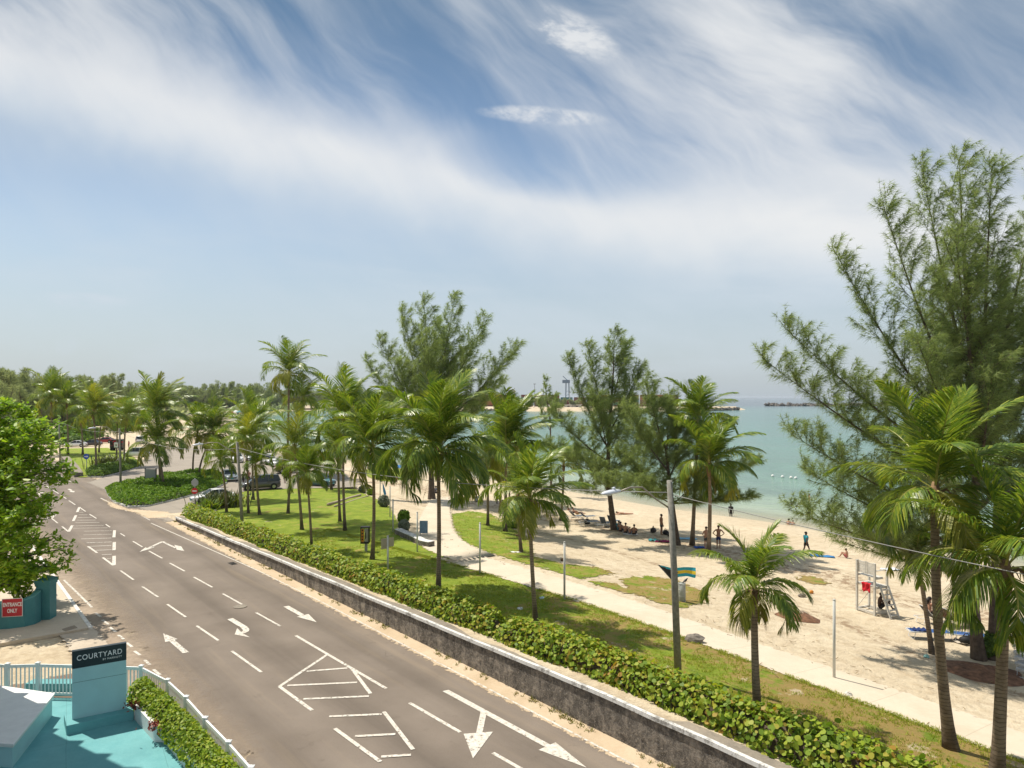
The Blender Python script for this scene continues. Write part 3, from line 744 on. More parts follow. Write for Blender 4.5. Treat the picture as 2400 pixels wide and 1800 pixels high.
palm((777, 1148), (774, 1062), 60, 16, 'palm standing at the nose of the teal car', LAWN, False, 16, 0.4, 1.3, tr=0.15)
# ---- on the beach side
palm((1184, 1246), (1187, 1046), 142, 17, 'palm with upswept fronds and grey trunk on the grass patch', SANDP, True, 21, 0.6, 1.0, nuts=4, tr=0.15)
palm((1222, 1295), (1213, 1165), 96, 18, 'palm with chopped stubs on the grass patch next to the slim path palm', SANDP, False, 14, 0.4, 1.4, dead=1, tr=0.12)
palm((1143, 1232), (1140, 1078), 112, 19, 'palm at the left of the grass patch, crown behind the broad palm', SANDP, False, 18, 0.4, 1.3, tr=0.125)
palm((1171, 1201), (1172, 1082), 88, 20, 'palm in the shade behind the grass patch', SANDP, False, 16, 0.4, 1.3, tr=0.13)
palm((1197, 1214), (1194, 1092), 84, 21, 'thin palm on the sand behind the low leafy shrub', SANDP, False, 16, 0.4, 1.3, tr=0.11)
palm((1313, 1220), (1321, 1092), 74, 22, 'lone slim palm on the sand left of the loungers', SANDP, False, 15, 0.75, 1.35, tr=0.125)
palm((1660, 1300), (1662, 1092), 136, 23, 'palm with tan trunk hiding a standing man on the sand', SANDP, True, 20, 0.35, 1.5, dead=1, tr=0.16)
palm((1622, 1278), (1637, 985), 112, 24, 'tallest palm on the open sand, crown against the sea horizon', SANDP, True, 19, 0.15, 1.15, nuts=5, tr=0.16)
palm((2186, 1533), (2150, 1300), 118, 25, 'leaning slender palm beside the dark lounger', SANDP, False, 16, 0.1, 1.5, tr=0.115)
palm((672, 1112), (677, 880), 90, 26, 'very tall palm above all others against the sky', SANDP, False, 21, 0.35, 1.55, nuts=6, tr=0.19, z=0.0)
palm((705, 1108), (710, 938), 70, 27, 'tall palm just behind the tallest one', SANDP, False, 17, 0.45, 1.5, tr=0.17, z=0.0)
palm((577, 1072), (584, 955), 46, 28, 'wind swept palm in front of the far beach', SANDP, False, 15, 0.95, 1.4, tr=0.2, z=0.0)
# ---- round the car park
palm((376, 1136), (366, 972), 96, 29, 'wind blown palm on the shrub island, taller of the two', PARKP, False, 22, 0.85, 1.25, nuts=5, tr=0.15, z=0.1)
palm((385, 1142), (367, 1046), 92, 30, 'lower drooping palm on the shrub island', PARKP, False, 20, 0.4, 1.65, tr=0.15, z=0.1)
palm((453, 1117), (462, 1022), 84, 31, 'left palm of the pair behind the shrub island', PARKP, False, 19, 0.65, 1.5, tr=0.14, z=0.1)
palm((465, 1118), (500, 1020), 86, 32, 'right palm of the pair behind the shrub island', PARKP, False, 19, 0.65, 1.4, tr=0.14, z=0.1)
# ---- far lawn
palm((225, 1103), (219, 968), 78, 33, 'big palm on the far lawn behind the blue arrow sign', FARP, False, 22, 0.55, 1.4, nuts=5, tr=0.16, z=0.15)
palm((120, 1062), (120, 934), 70, 34, 'palm rising right behind the bright almond tree', FARP, False, 20, 0.5, 1.45, tr=0.17, z=0.15)
palm((159, 1064), (156, 948), 66, 35, 'palm with fronds swept sideways at the edge of the far lawn', FARP, False, 19, 0.95, 1.35, tr=0.17, z=0.15)
palm((194, 1065), (190, 990), 44, 36, 'short palm in front of the parked white car on the far lawn', FARP, False, 15, 0.5, 1.5, tr=0.17, z=0.1)
palm((232, 1060), (238, 982), 48, 37, 'palm at the right end of the row of dark parked cars', FARP, False, 15, 0.6, 1.4, tr=0.16, z=0.1)
palm((273, 1076), (275, 990), 56, 38, 'palm left of the second lamp post by the meter box', FARP, False, 16, 0.55, 1.45, tr=0.15, z=0.1)
palm((292, 1090), (297, 978), 60, 39, 'palm right of the second lamp post at the white van', FARP, False, 17, 0.7, 1.4, tr=0.15, z=0.1)
palm((48, 1010), (47, 922), 34, 40, 'yellowing palm far off at the left border', FARP, False, 15, 0.4, 1.4, tr=0.25, z=0.3)
palm((18, 1012), (12, 918), 34, 41, 'dark palm far off at the left border beside the yellowing one', FARP, False, 15, 0.4, 1.2, tr=0.25, z=0.3)

# ---------------------------------------------------------------- casuarinas
def needles(rng, T, D, k, ln, w, droop, cone, plume=None):
    """T (n,3) tuft positions, D (n,3) directions -> triangles"""
    n = len(T); T = np.repeat(T, k, 0); D = np.repeat(D, k, 0)
    v = rng.normal(size=(n*k, 3))*cone + D
    v /= np.linalg.norm(v, axis=1)[:, None] + 1e-9
    l = ln*rng.uniform(0.55, 1.25, (n*k, 1))
    tip = T + v*l; tip[:, 2] -= droop*l[:, 0]; tip[:, 0] += 0.10*l[:, 0]
    s = np.cross(v, rng.normal(size=(n*k, 3))); s /= np.linalg.norm(s, axis=1)[:, None] + 1e-9
    V = np.empty((n*k, 3, 3)); V[:, 0] = T - s*w; V[:, 1] = T + s*w; V[:, 2] = tip
    return V.reshape(-1, 3)
def casuarina(B, stems, seed, label, group, nd=7, ln=0.34, w=0.013, dens=1.0, side=1.0, up=0.55, mat='needle', rb=0.22, name='casuarina_tree', cat='tree', tl=0.8, ts=0.09, trunk_up=False):
    """stems: list of (dx, dy, dz top offset, start fraction, radius)"""
    rnd = random.Random(seed); rng = np.random.default_rng(seed)
    t = thing(name, label, cat, B, 0, group)
    tb = MB(); TP = []; TD = []
    def tufts(P0_, P1_, step, d):
        L = (P1_ - P0_).length; m = max(1, int(L/step))
        for i in range(m):
            f = (i + rnd.random())/m; TP.append(P0_.lerp(P1_, f)); TD.append(d)
    def twig(p, d, L, r, lev):
        """a branch: bends upwards, carries twigs and tufts"""
        n = 5; P = [p.copy()]; dd = d.copy(); q = p.copy()
        for i in range(n):
            dd = (dd + Vector((rnd.uniform(-.10, .10) + 0.04, rnd.uniform(-.10, .10), 0.10*up + rnd.uniform(-.05, .07)))).normalized()
            q = q + dd*(L/n); P.append(q.copy())
        tb.tube(P, [max(0.005, r*(1 - 0.9*i/n)) for i in range(n + 1)], 4 if lev else 5, 0, False)
        if lev == 0:
            m = max(5, int(L/(0.16/dens)))
            for i in range(m):
                f = 0.12 + 0.88*(i + rnd.random())/m; x = f*n; k = min(n-1, int(x)); pp = P[k].lerp(P[k+1], x - k)
                ax = (P[k+1] - P[k]).normalized()
                a = rnd.uniform(0, 6.28); sx = ax.cross(Vector((0, 0, 1))); sx = sx.normalized() if sx.length > .05 else Vector((1, 0, 0)); sy = sx.cross(ax)
                d2 = (ax*rnd.uniform(0.7, 1.1) + (sx*math.cos(a) + sy*math.sin(a))*0.62 + Vector((0.05, 0, 0.05))).normalized()
                twig(pp, d2, tl*rnd.uniform(0.45, 1.15)*(1.15 - 0.55*f), r*0.3, 1)
        else:
            for k in range(n): tufts(P[k], P[k+1], ts, ((P[k+1] - P[k]).normalized() + Vector((0.06, 0, -0.05))))
    for (o_, tp, f0, r, bl) in stems:
        n = 14; P = []
        top = tp - o_
        for i in range(n + 1):
            f = i/n
            P.append(o_ + Vector((top.x*f**0.92, top.y*f**0.92, top.z*f**1.10)) + Vector((math.sin(f*7 + seed)*0.25*r*f, math.cos(f*6 + seed)*0.25*r*f, 0)))
        rad = [max(0.010, r*(1 - i/n*0.97)**1.25) for i in range(n + 1)]
        tb.tube(P, rad, 8, 0, False)
        Ls = top.length*(1 - f0); m = max(6, int(Ls*5.0*dens*side))
        for i in range(m):
            f = f0 + (1 - f0)*((i + rnd.random())/m)
            x = f*n; k = min(n-1, int(x)); pp = P[k].lerp(P[k+1], x - k); ax = (P[k+1] - P[k]).normalized()
            a = i*2.39996 + rnd.uniform(-.5, .5)
            h = (f - f0)/(1 - f0)
            lenb = bl*(0.22 + 0.90*(1 - h)**0.8*min(1, 0.55 + h*3))*rnd.uniform(0.6, 1.2)
            e = R(8 + 24*h + rnd.uniform(-14, 18))*up/0.55
            d = (Vector((math.cos(a), math.sin(a), 0))*math.cos(e) + Vector((0, 0, 1))*math.sin(e) + ax*0.55).normalized()
            twig(pp, d, max(0.45, lenb), max(0.010, rad[k]*0.30), 0)
        for k in range(n//2, n): tufts(P[k], P[k+1], 0.10, (P[k+1] - P[k]).normalized())
    tb.build('trunk', M['bark'], t, True)
    TP_ = np.array([tuple(p) for p in TP]); TD_ = np.array([tuple(p) for p in TD])
    V = needles(rng, TP_, TD_, nd, ln, w, 0.42, 0.50); print(label, len(V)//3)
    np_mesh('crown', V, np.arange(len(V)).reshape(-1, 3), M[mat], t)
    return t
CAS = 'casuarina trees on the beach'
def cas_px(base, trunk, limbs, seed, label, r0=0.25, z=None, **kw):
    """trunk: (px, py) knots of the bole; limbs: (origin px, py, tip px, py, depth offset, radius, branch length)"""
    B = G(*base) if z is None else atz(base[0], base[1], z)
    st = []; K = [Vector((0, 0, -0.2))] + [at_depth(p[0], p[1], B.y + (p[2] if len(p) > 2 else 0)) - B for p in trunk]
    for (ox, oy, tx, ty, dd, r, bl, *f0) in limbs:
        o_ = at_depth(ox, oy, B.y) - B; p = at_depth(tx, ty, B.y + dd) - B
        st.append((o_, p, f0[0] if f0 else 0.12, r, bl))
    t = casuarina(B, st, seed, label, CAS, **kw)
    tr = [c for c in t.children if c.name.startswith('trunk')][0]
    bm = bmesh.new(); bm.from_mesh(tr.data)
    bb = MB(); n = len(K) - 1
    PP = []; RR = []
    for i in range(n):
        for k in range(5): PP.append(K[i].lerp(K[i+1], k/5)); RR.append(r0*(1 - 0.55*(i + k/5)/n)*(1 + 0.5*math.exp(-(i + k/5)*4)))
    PP.append(K[-1]); RR.append(r0*0.4)
    bb.tube(PP, RR, 12)
    me2 = bpy.data.meshes.new('tmp'); me2.from_pydata(bb.v, [], bb.f); bm.from_mesh(me2); bm.to_mesh(tr.data); bm.free(); bpy.data.meshes.remove(me2)
    return t
cas_px((2295, 1545), [(2272, 1330), (2288, 1120), (2296, 960), (2270, 760)],
       [(2270, 760, 2248, 368, 0, .15, 2.4), (2285, 930, 2160, 390, 1.5, .13, 2.4), (2296, 960, 2325, 385, -1.5, .15, 2.4), (2325, 1552, 2345, 640, 1.0, .23, 2.4, .42), (2305, 1550, 2185, 760, 0.6, .20, 2.2, .45), (2292, 1040, 2066, 470, -1, .13, 2.3), (2290, 1080, 1955, 588, 1, .12, 2.2), (2290, 1120, 1835, 765, -.5, .11, 2.1),
        (2285, 1160, 1785, 838, .8, .11, 2.6), (2282, 1240, 1852, 1016, -.8, .10, 2.7), (2280, 1290, 1885, 1102, 1.2, .10, 2.7), (2276, 1330, 1850, 1195, 0, .09, 2.6), (2275, 1350, 1950, 1265, 2, .08, 2.3),
        (2296, 980, 2440, 430, 1, .14, 2.6), (2296, 1060, 2560, 560, -1, .14, 2.8), (2292, 1120, 2620, 800, 1, .12, 3.6), (2288, 1180, 2600, 1020, -1.5, .10, 2.6), (2290, 1000, 2190, 640, 4, .12, 2.6), (2290, 1050, 2390, 720, 4, .12, 3.6), (2290, 1100, 2150, 800, -3, .11, 2.4), (2290, 1130, 2330, 850, -3.5, .1, 2.4), (2290, 1100, 2060, 900, 3.5, .1, 2.4), (2285, 1200, 2420, 1050, 3, .09, 2.4), (2280, 1250, 2080, 1080, 3.5, .09, 2.2), (2290, 940, 2240, 560, -2, .12, 2.4)],
       101, 'huge feathery casuarina with many stems filling the right side, above the white loungers', 0.24, nd=12, ln=0.42, w=0.0078, dens=0.86, tl=0.9, ts=0.10)
cas_px((1440, 1241), [(1424, 1120), (1428, 1000), (1436, 900)],
       [(1436, 900, 1440, 780, 0, .10, 2.2), (1430, 960, 1466, 800, .8, .09, 2.0), (1428, 1000, 1376, 808, -.5, .09, 2.0), (1426, 1050, 1330, 836, 1, .09, 2.0), (1428, 1010, 1500, 858, 0, .09, 2.2), (1425, 1080, 1285, 960, -1, .08, 2.0), (1424, 1120, 1275, 1040, 1, .07, 2.0), (1426, 1060, 1480, 940, 3, .08, 2.6), (1426, 1060, 1400, 930, -3, .08, 2.6), (1424, 1110, 1500, 1030, -1, .08, 2.6), (1424, 1120, 1350, 1060, 3, .08, 2.6), (1424, 1150, 1400, 1090, -3, .07, 2.4), (1425, 1150, 1500, 1110, 1.5, .07, 2.4), (1426, 1160, 1360, 1150, 0, .06, 2.0)],
       102, 'casuarina with split reddish trunk where a row of people sits in the shade', 0.24, nd=11, ln=0.48, w=0.0105, dens=0.95, tl=0.95, ts=0.12)
cas_px((1588, 1277), [(1572, 1150), (1560, 1050)],
       [(1560, 1050, 1512, 890, 0, .10, 2.6), (1562, 1060, 1570, 930, 2, .09, 2.6), (1565, 1100, 1470, 960, -1, .08, 2.6), (1568, 1120, 1610, 1000, -1, .08, 2.4), (1572, 1150, 1772, 1085, .5, .08, 2.0), (1575, 1180, 1760, 1168, -1, .07, 1.8), (1572, 1130, 1680, 1040, 1, .07, 2.2), (1572, 1150, 1440, 1060, 1, .08, 2.4), (1574, 1170, 1400, 1130, -1, .07, 2.2), (1575, 1180, 1500, 1130, -2.5, .07, 2.2), (1575, 1180, 1640, 1120, -2, .07, 2.2), (1570, 1110, 1520, 1030, 3, .07, 2.4)],
       103, 'lower spreading casuarina behind the nearest lamp post, beside the tan palm', 0.22, nd=11, ln=0.47, w=0.0105, dens=1.0, tl=0.95, ts=0.12)
cas_px((1012, 1170), [(1010, 1060), (1012, 960)],
       [(1012, 960, 994, 704, 0, .16, 4.2), (1010, 1000, 942, 726, 2, .14, 4.2), (1012, 960, 1066, 697, -2, .16, 4.2), (1010, 1020, 888, 790, -1, .12, 3.6), (1010, 1040, 858, 844, 2, .10, 3.2), (1012, 980, 1136, 744, 1, .14, 4.2), (1012, 1010, 1214, 812, -1, .13, 4.0), (1010, 1040, 1180, 890, 2, .10, 3.0), (1012, 970, 1030, 760, 5, .12, 3.4), (1012, 970, 1000, 780, -5, .12, 3.4), (1010, 1020, 1090, 830, 4, .1, 3.2), (1010, 1020, 930, 850, -4, .1, 3.0), (1010, 1050, 800, 890, 0, .08, 1.8)],
       104, 'great fan shaped casuarina rising behind the broad palm in the centre', 0.34, nd=9, ln=0.62, w=0.0120, dens=0.72, tl=1.0, ts=0.16)
cas_px((1292, 1160), [(1290, 1000), (1285, 950)], [(1285, 960, 1277, 888, 0, .07, 1.3), (1288, 990, 1300, 925, 1, .06, 1.3), (1290, 1010, 1262, 940, 1, .05, 1.2)], 105, 'thin young casuarina left of the split trunk one', 0.12, nd=7, ln=0.42, w=0.022, dens=0.6, tl=0.8, ts=0.16)
# ================================================================ wall, hedge, roadside
def mat_wall():
    t = NT('weathered wall'); v = t.co(); 
    geo = t.n('NewGeometry'); sp = t.n('SeparateXYZ'); t.l(geo.outputs['Position'], sp.inputs[0])
    f = t.noise(v, 2.4, 8, 0.76, 0.6); f2 = t.noise(t.co(scale=(1, 1, 0.35)), 2.0, 6, 0.7); f3 = t.noise(v, 11, 5, 0.75)
    c = t.ramp(t.math('ADD', t.math('MULTIPLY', f, 0.55), t.math('MULTIPLY', f2, 0.45)), [(0.36, (0.048, 0.044, 0.041)), (0.49, (0.155, 0.140, 0.122)), (0.62, (0.38, 0.335, 0.28))])
    c = t.mix(t.ramp(f3, [(0.50, 0.0), (0.68, 0.7)]), c, (0.44, 0.38, 0.31))
    h = t.math('ADD', f, t.math('MULTIPLY', f3, 0.5))
    return t.pbr(c, 0.95, t.bump(h, 1.0, 0.14), spec=0.15)
def mat_coping():
    t = NT('worn white paint'); v = t.co(); f = t.noise(v, 5.0, 6, 0.75); f2 = t.noise(v, 0.9, 4, 0.6)
    m = t.ramp(t.math('ADD', t.math('MULTIPLY', f, 0.6), t.math('MULTIPLY', f2, 0.4)), [(0.50, 0.0), (0.60, 1.0)])
    return t.pbr(t.mix(t.math('MULTIPLY', m, 0.8), (0.66, 0.65, 0.62), (0.16, 0.145, 0.125)), 0.8, t.bump(f, 0.4, 0.02), spec=0.2)
M['wall'] = mat_wall(); M['coping'] = mat_coping()
M['paving_dark'] = mat_concrete('wall top', (0.17, 0.15, 0.125), (0.34, 0.29, 0.23), False)
def wob(u, k=0.0): return mn.noise(Vector((u*0.35 + k, k*3.1, 0.4)))
def wall_top(u): return bank(min(u, 39.8)) + 0.03 + 0.03*wob(u, 3)
def wall_strip(name, prof, mat, parent, u0, u1, st=0.7):
    b = MB(); rings = []
    for u in np.arange(u0, u1 + 1e-6, st):
        zt = wall_top(u); rings.append([(*xy(u, s + 0.03*wob(u*2.3, 5)), (zt + dz) if rel else dz) for s, dz, rel in prof])
    b.loft([r[::-1] for r in rings]); return b.build(name, mat, parent)
t = thing('roadside_wall', 'long weathered grey stone wall with white painted rim beside the road', 'wall', (0, 0, 0))
wall_strip('wall_body', [(0.02, -0.3, 0), (0.05, -0.13, 1), (0.40, -0.13, 1), (0.40, -0.3, 0)], M['wall'], t, -62, 40.4)
wall_strip('coping', [(-0.01, -0.13, 1), (0.0, 0.0, 1), (0.135, 0.01, 1), (0.135, -0.13, 1)], M['coping'], t, -62, 40.5)
wall_strip('wall_top', [(0.137, -0.13, 1), (0.137, -0.012, 1), (0.62, -0.03, 1), (0.62, -0.13, 1)], M['paving_dark'], t, -62, 40.45)
def leaves(rng, C, N, size, k=6, asp=0.8, cup=0.18, jit=0.6):
    """C centres (n,3), N preferred normals (n,3) -> flat-ish oval leaves of k corners"""
    n = len(C); nn = N + rng.normal(size=(n, 3))*jit; nn /= np.linalg.norm(nn, axis=1)[:, None] + 1e-9
    a = np.cross(nn, rng.normal(size=(n, 3))); a /= np.linalg.norm(a, axis=1)[:, None] + 1e-9
    b = np.cross(nn, a); s = size*rng.uniform(0.6, 1.25, (n, 1))
    V = np.empty((n, k, 3))
    for j in range(k):
        th = 2*PI*j/k
        V[:, j] = C + a*s*math.cos(th) + b*s*asp*math.sin(th) + nn*s*cup*math.cos(2*th)
    return V.reshape(-1, 3), np.arange(n*k).reshape(n, k)
def hedge():
    rng = np.random.default_rng(5); rnd = random.Random(5)
    us_, ss, zs, hs = [], [], [], []
    t = thing('sea_grape_hedge', 'long clipped hedge of round sea grape leaves along the roadside wall', 'hedge', (0, 0, 0))
    C = []; N = []; S = []
    u = -58.0
    core = MB(); rings = []
    while u < 41.0:
        wn = 0.70 + 0.22*mn.noise(Vector((u*0.45, 1.7, 0))) + 0.10*mn.noise(Vector((u*1.6, 4.7, 0)))
        hn = 1.0 + 0.20*mn.noise(Vector((u*0.5, 9.2, 0))) + 0.12*mn.noise(Vector((u*1.9, 2.1, 0)))
        gap = 1 - 0.75*math.exp(-((u + 7.2)/0.55)**2)
        hn *= gap; b0 = wall_top(u) - 0.06
        sc = 1.42 + 0.10*mn.noise(Vector((u*0.3, 5.5, 0)))
        st = 0.10
        k = int(36*gap) + 3
        if u > 12: k = int(k*0.8)
        for _ in range(k):
            th = rnd.uniform(-0.25, PI + 0.25); rr = rnd.uniform(0.70, 1.07)
            s_ = sc + math.cos(th)*wn*rr; z_ = b0 + 0.10 + max(-0.05, math.sin(th))*hn*rr
            if rnd.random() < 0.05: z_ += rnd.uniform(0.05, 0.22)
            uu = u + rnd.uniform(0, st)
            C.append((*xy(uu, s_), z_)); nx = math.cos(th); N.append((TN[0]*nx, TN[1]*nx, math.sin(th)*0.8 + 0.45))
        if int(u/0.1) % 5 == 0:
            rings.append([(*xy(u, sc + math.cos(a)*wn*0.60), b0 + 0.0 + max(0, math.sin(a))*hn*0.68) for a in np.linspace(0, PI, 7)])
        u += st
    V, Fc = leaves(rng, np.array(C), np.array(N), 0.082, 7, 0.92, 0.14, 0.55)
    np_mesh('foliage', V, Fc, M['grape'], t)
    core.loft(rings)
    for _ in range(700):
        u = rnd.uniform(-40, 40.3); s_ = rnd.uniform(0.75, 2.0); p = Vector((*xy(u, s_), wall_top(u) - 0.1))
        core.tube([p, p + Vector((rnd.uniform(-.2, .2), rnd.uniform(-.2, .2), 0.45))], [0.016, 0.009], 4)
    core.build('stems', M['twig'], t)
hedge()
# weeds at the wall foot, tufts and rims of the lawn
def tufts(name, pts, h, w, k, mat, label=None, seed=3, lean=0.6):
    rng = np.random.default_rng(seed); P = np.array([tuple(p) for p in pts]); n = len(P)
    P = np.repeat(P, k, 0); n *= k
    P[:, :2] += rng.normal(size=(n, 2))*w*3.2
    hh = h*rng.uniform(0.5, 1.3, (n, 1)); d = np.concatenate([rng.normal(size=(n, 2))*lean, np.ones((n, 1))], 1); d /= np.linalg.norm(d, axis=1)[:, None]
    s = np.cross(d, rng.normal(size=(n, 3))); s /= np.linalg.norm(s, axis=1)[:, None] + 1e-9
    V = np.empty((n, 3, 3)); V[:, 0] = P - s*w; V[:, 1] = P + s*w; V[:, 2] = P + d*hh
    o = np_mesh(name, V.reshape(-1, 3), np.arange(n*3).reshape(-1, 3), mat)
    tag(o, label, 'grass', None, 'stuff'); return o
rnd = random.Random(11)
pts = []
for _ in range(330):
    u = rnd.uniform(-26, 40)
    if mn.noise(Vector((u*0.5, 7, 0))) > -0.05: pts.append(Vector((*xy(u, rnd.uniform(-0.32, -0.02)), 0.0)))
tufts('wall_weeds', pts, 0.16, 0.016, 9, leafmat('weed', [(0.10, 0.13, 0.02), (0.20, 0.22, 0.03), (0.34, 0.22, 0.07)], 0.7, 0.3), 'low green and brown weeds growing along the foot of the stone wall')
pts = []
for _ in range(16000):
    u = rnd.uniform(-36, 24); s_ = rnd.uniform(2.2, 7.72) if rnd.random() < 0.70 else rnd.uniform(7.45, 7.85)
    x, y = xy(u, s_)
    if mn.noise(Vector((x*0.55, y*0.55, 3))) > -0.12 and y > 12: pts.append(Vector((x, y, terr(x, y) + 0.02)))
for _ in range(9000):
    u = rnd.uniform(-40, 2); x, y = xy(u, rnd.uniform(2.2, 7.7))
    if y > 12 and mn.noise(Vector((x*1.3, y*1.3, 5))) > 0.05: pts.append(Vector((x, y, terr(x, y) + 0.02)))
for P in (lawnB, lawnC, lawnF):
    Pc = [tuple(p[:2]) for p in P]; x0, x1 = min(p[0] for p in Pc), max(p[0] for p in Pc); y0, y1 = min(p[1] for p in Pc), max(p[1] for p in Pc)
    for _ in range(int((x1-x0)*(y1-y0)*7)):
        x, y = rnd.uniform(x0 - .4, x1 + .4), rnd.uniform(y0 - .4, y1 + .4)
        if poly_in(Pc, x, y) and mn.noise(Vector((x*0.7, y*0.7, 8))) > -0.15: pts.append(Vector((x, y, terr(x, y) + 0.02)))
tufts('lawn_grass', pts, 0.11, 0.013, 5, M['blade'], 'short rough grass tufts scattered over the lawn and beside the path')

# ================================================================ road markings
def mat_paint_worn(name, wear):
    t = NT(name); v = t.co(); f = t.noise(v, 7.0, 6, 0.75); g = t.noise(v, 0.6, 3, 0.6)
    al = t.math('GREATER_THAN', t.math('ADD', f, t.math('MULTIPLY', g, 0.35)), wear)
    c = t.ramp(f, [(0.35, (0.44, 0.39, 0.32)), (0.62, (0.70, 0.66, 0.59))])
    return t.pbr(c, 0.8, None, spec=0.2, alpha=al)
M['mark'] = mat_paint_worn('road paint', 0.56); M['mark_worn'] = mat_paint_worn('worn road paint', 0.60)
class Marks(MB):
    z = 0.010
    def g(s, p): return atz(p[0], p[1], s.z)
    def face(s, pts, mi=0):
        s.z = 0.008 + 0.0013*(len(s.f) % 11); MB.face(s, pts, mi)
    def line(s, a, b, w=0.13, mi=0):
        A, B = s.g(a), s.g(b); d = (B - A); d.normalize(); n = Vector((-d.y, d.x, 0))*w/2
        s.face([A - n, B - n, B + n, A + n], mi)
    def poly(s, pts, mi=0):
        q = [s.g(p) for p in pts]
        ar = sum(q[i].x*q[(i+1) % len(q)].y - q[(i+1) % len(q)].x*q[i].y for i in range(len(q)))
        s.face(q if ar > 0 else q[::-1], mi)
    def stroke(s, pts, w, mi=0):
        P = [s.g(p) for p in pts]; L = []
        for i, p in enumerate(P):
            d = (P[min(i+1, len(P)-1)] - P[max(i-1, 0)]).normalized(); n = Vector((-d.y, d.x, 0))*w/2; L.append((p - n, p + n))
        for i in range(len(P)-1): s.face([L[i][0], L[i+1][0], L[i+1][1], L[i][1]], mi)
mk = Marks()
def c6(x, y): return (600 + x/3.13, 1270 + y/3.13)
def c5(x, y): return (x/3.13, 1270 + y/3.13)
def c7(x, y): return (1200 + x/3.13, 1270 + y/3.13)
def c4(x, y): return (x/5.53, 1080 + y/5.53)
def c1(x, y): return (x/3.687, 820 + y/3.687)
for a, b, c, d in ((292, 687, 955, 1075), (525, 825, 172, 1060), (172, 1060, 412, 1235), (700, 925, 840, 1112), (372, 948, 670, 925), (230, 1053, 742, 1030), (347, 1152, 828, 1131),
                   (537, 1280, 922, 1263), (938, 1245, 1152, 1522), (578, 1368, 912, 1612), (726, 1425, 1022, 1409), (918, 1575, 1137, 1560), (1127, 1180, 1498, 1395), (1738, 1547, 1990, 1690)):
    mk.line(c6(a, b), c6(c, d), 0.145)
mk.poly([c6(1368, 1095), c6(1412, 1085), c6(2165, 1490), c6(2135, 1512)])
mk.poly([c7(195, 1525), c7(320, 1470), c7(548, 1656)])
mk.poly([c6(1648, 1245), c6(1690, 1262), c6(1660, 1408), c6(1612, 1412)])
mk.poly([c6(1523, 1408), c6(1738, 1392), c6(1592, 1587)])
mk.poly([c6(200, 475), c6(240, 468), c6(352, 532), c6(325, 545)]); mk.poly([c6(298, 549), c6(385, 529), c6(445, 589)])
for a, b, c, d in ((883, 210, 980, 278), (1044, 327, 1160, 405), (1227, 457, 1363, 552), (1443, 615, 1602, 723), (1700, 800, 1918, 955), (975, -5, 1045, 37), (1093, 67, 1190, 120), (1245, 155, 1355, 215),
                   (1422, 258, 1558, 333), (1635, 380, 1775, 458), (1878, 518, 2057, 618)):
    mk.line(c5(a, b), c5(c, d), 0.12)
mk.stroke([c5(1688, 563), c5(1740, 595), c5(1790, 625), c5(1806, 643), c5(1803, 655), c5(1785, 664), c5(1755, 668)], 0.30); mk.poly([c5(1740, 632), c5(1722, 679), c5(1834, 700), c5(1775, 668)])
mk.poly([c5(1388, 810), c5(1340, 816), c5(1238, 725), c5(1272, 712)], 1); mk.poly([c5(1197, 671), c5(1305, 713), c5(1212, 735)], 1)
for a, b, c, d in ((470, 280, 675, 480), (700, 520, 740, 550), (750, 572, 795, 605), (808, 627, 850, 660), (868, 682, 908, 714), (930, 740, 970, 770), (985, 800, 1028, 830), (1060, 865, 1100, 900), (1125, 935, 1175, 975)):
    mk.line(c5(a, b), c5(c, d), 0.12, 1)
mk.line((600, 1335), (747, 1407), 0.09, 1); mk.line((747, 1407), (1300, 1695), 0.09, 1); mk.line((1300, 1695), (1560, 1832), 0.09, 1)
mk.line((354, 1226), (600, 1335), 0.10)
for a, b, c, d, w_ in ((1030, 600, 1000, 665, .22), (985, 705, 950, 780, .22), (938, 835, 890, 918, .22), (1035, 605, 1110, 657, .12), (1158, 690, 1250, 747, .12), (1370, 822, 1425, 860, .12), (1560, 940, 1620, 978, .1),
        (1035, 640, 1062, 640, .13), (1025, 667, 1082, 667, .13), (1018, 700, 1132, 700, .13), (1008, 735, 1187, 732, .13), (995, 770, 1238, 768, .13), (975, 803, 1290, 797, .13), (957, 845, 1343, 835, .13), (945, 873, 1395, 868, .1),
        (1090, 912, 1450, 905, .1), (1080, 960, 1448, 950, .1), (1050, 1012, 1445, 1000, .13), (1123, 1062, 1445, 1051, .14), (1165, 1108, 1443, 1098, .14), (1245, 1160, 1448, 1152, .14), (1320, 1217, 1448, 1210, .14), (1390, 1270, 1440, 1262, .13),
        (1485, 900, 1476, 992, .22), (1482, 1053, 1478, 1158, .22), (1480, 1232, 1477, 1352, .22), (1140, 1108, 1258, 1192, .15), (1333, 1253, 1470, 1355, .15), (805, 850, 885, 918, .12), (670, 745, 748, 807, .12), (470, 573, 505, 610, .12),
        (540, 280, 578, 307, .14), (603, 325, 660, 362, .14), (690, 382, 760, 425, .13), (790, 448, 858, 490, .13), (893, 515, 975, 570, .13), (1305, 483, 1590, 625, .15), (1620, 640, 1645, 652, .12), (1830, 708, 1945, 770, .09), (785, 195, 855, 235, .14), (865, 243, 882, 250, .14), (895, 258, 916, 268, .14)):
    mk.line(c4(a, b), c4(c, d), w_)
mk.stroke([c4(2108, 1046), c4(2010, 1090), c4(1890, 1148)], 0.26); mk.poly([c4(1808, 1180), c4(1888, 1120), c4(1905, 1132), c4(2022, 1112), c4(1925, 1148)])
mk.stroke([c4(2108, 1046), c4(2180, 1085), c4(2280, 1130)], 0.2, 1); mk.poly([c4(2260, 1090), c4(2350, 1110), c4(2390, 1170), c4(2290, 1150)])
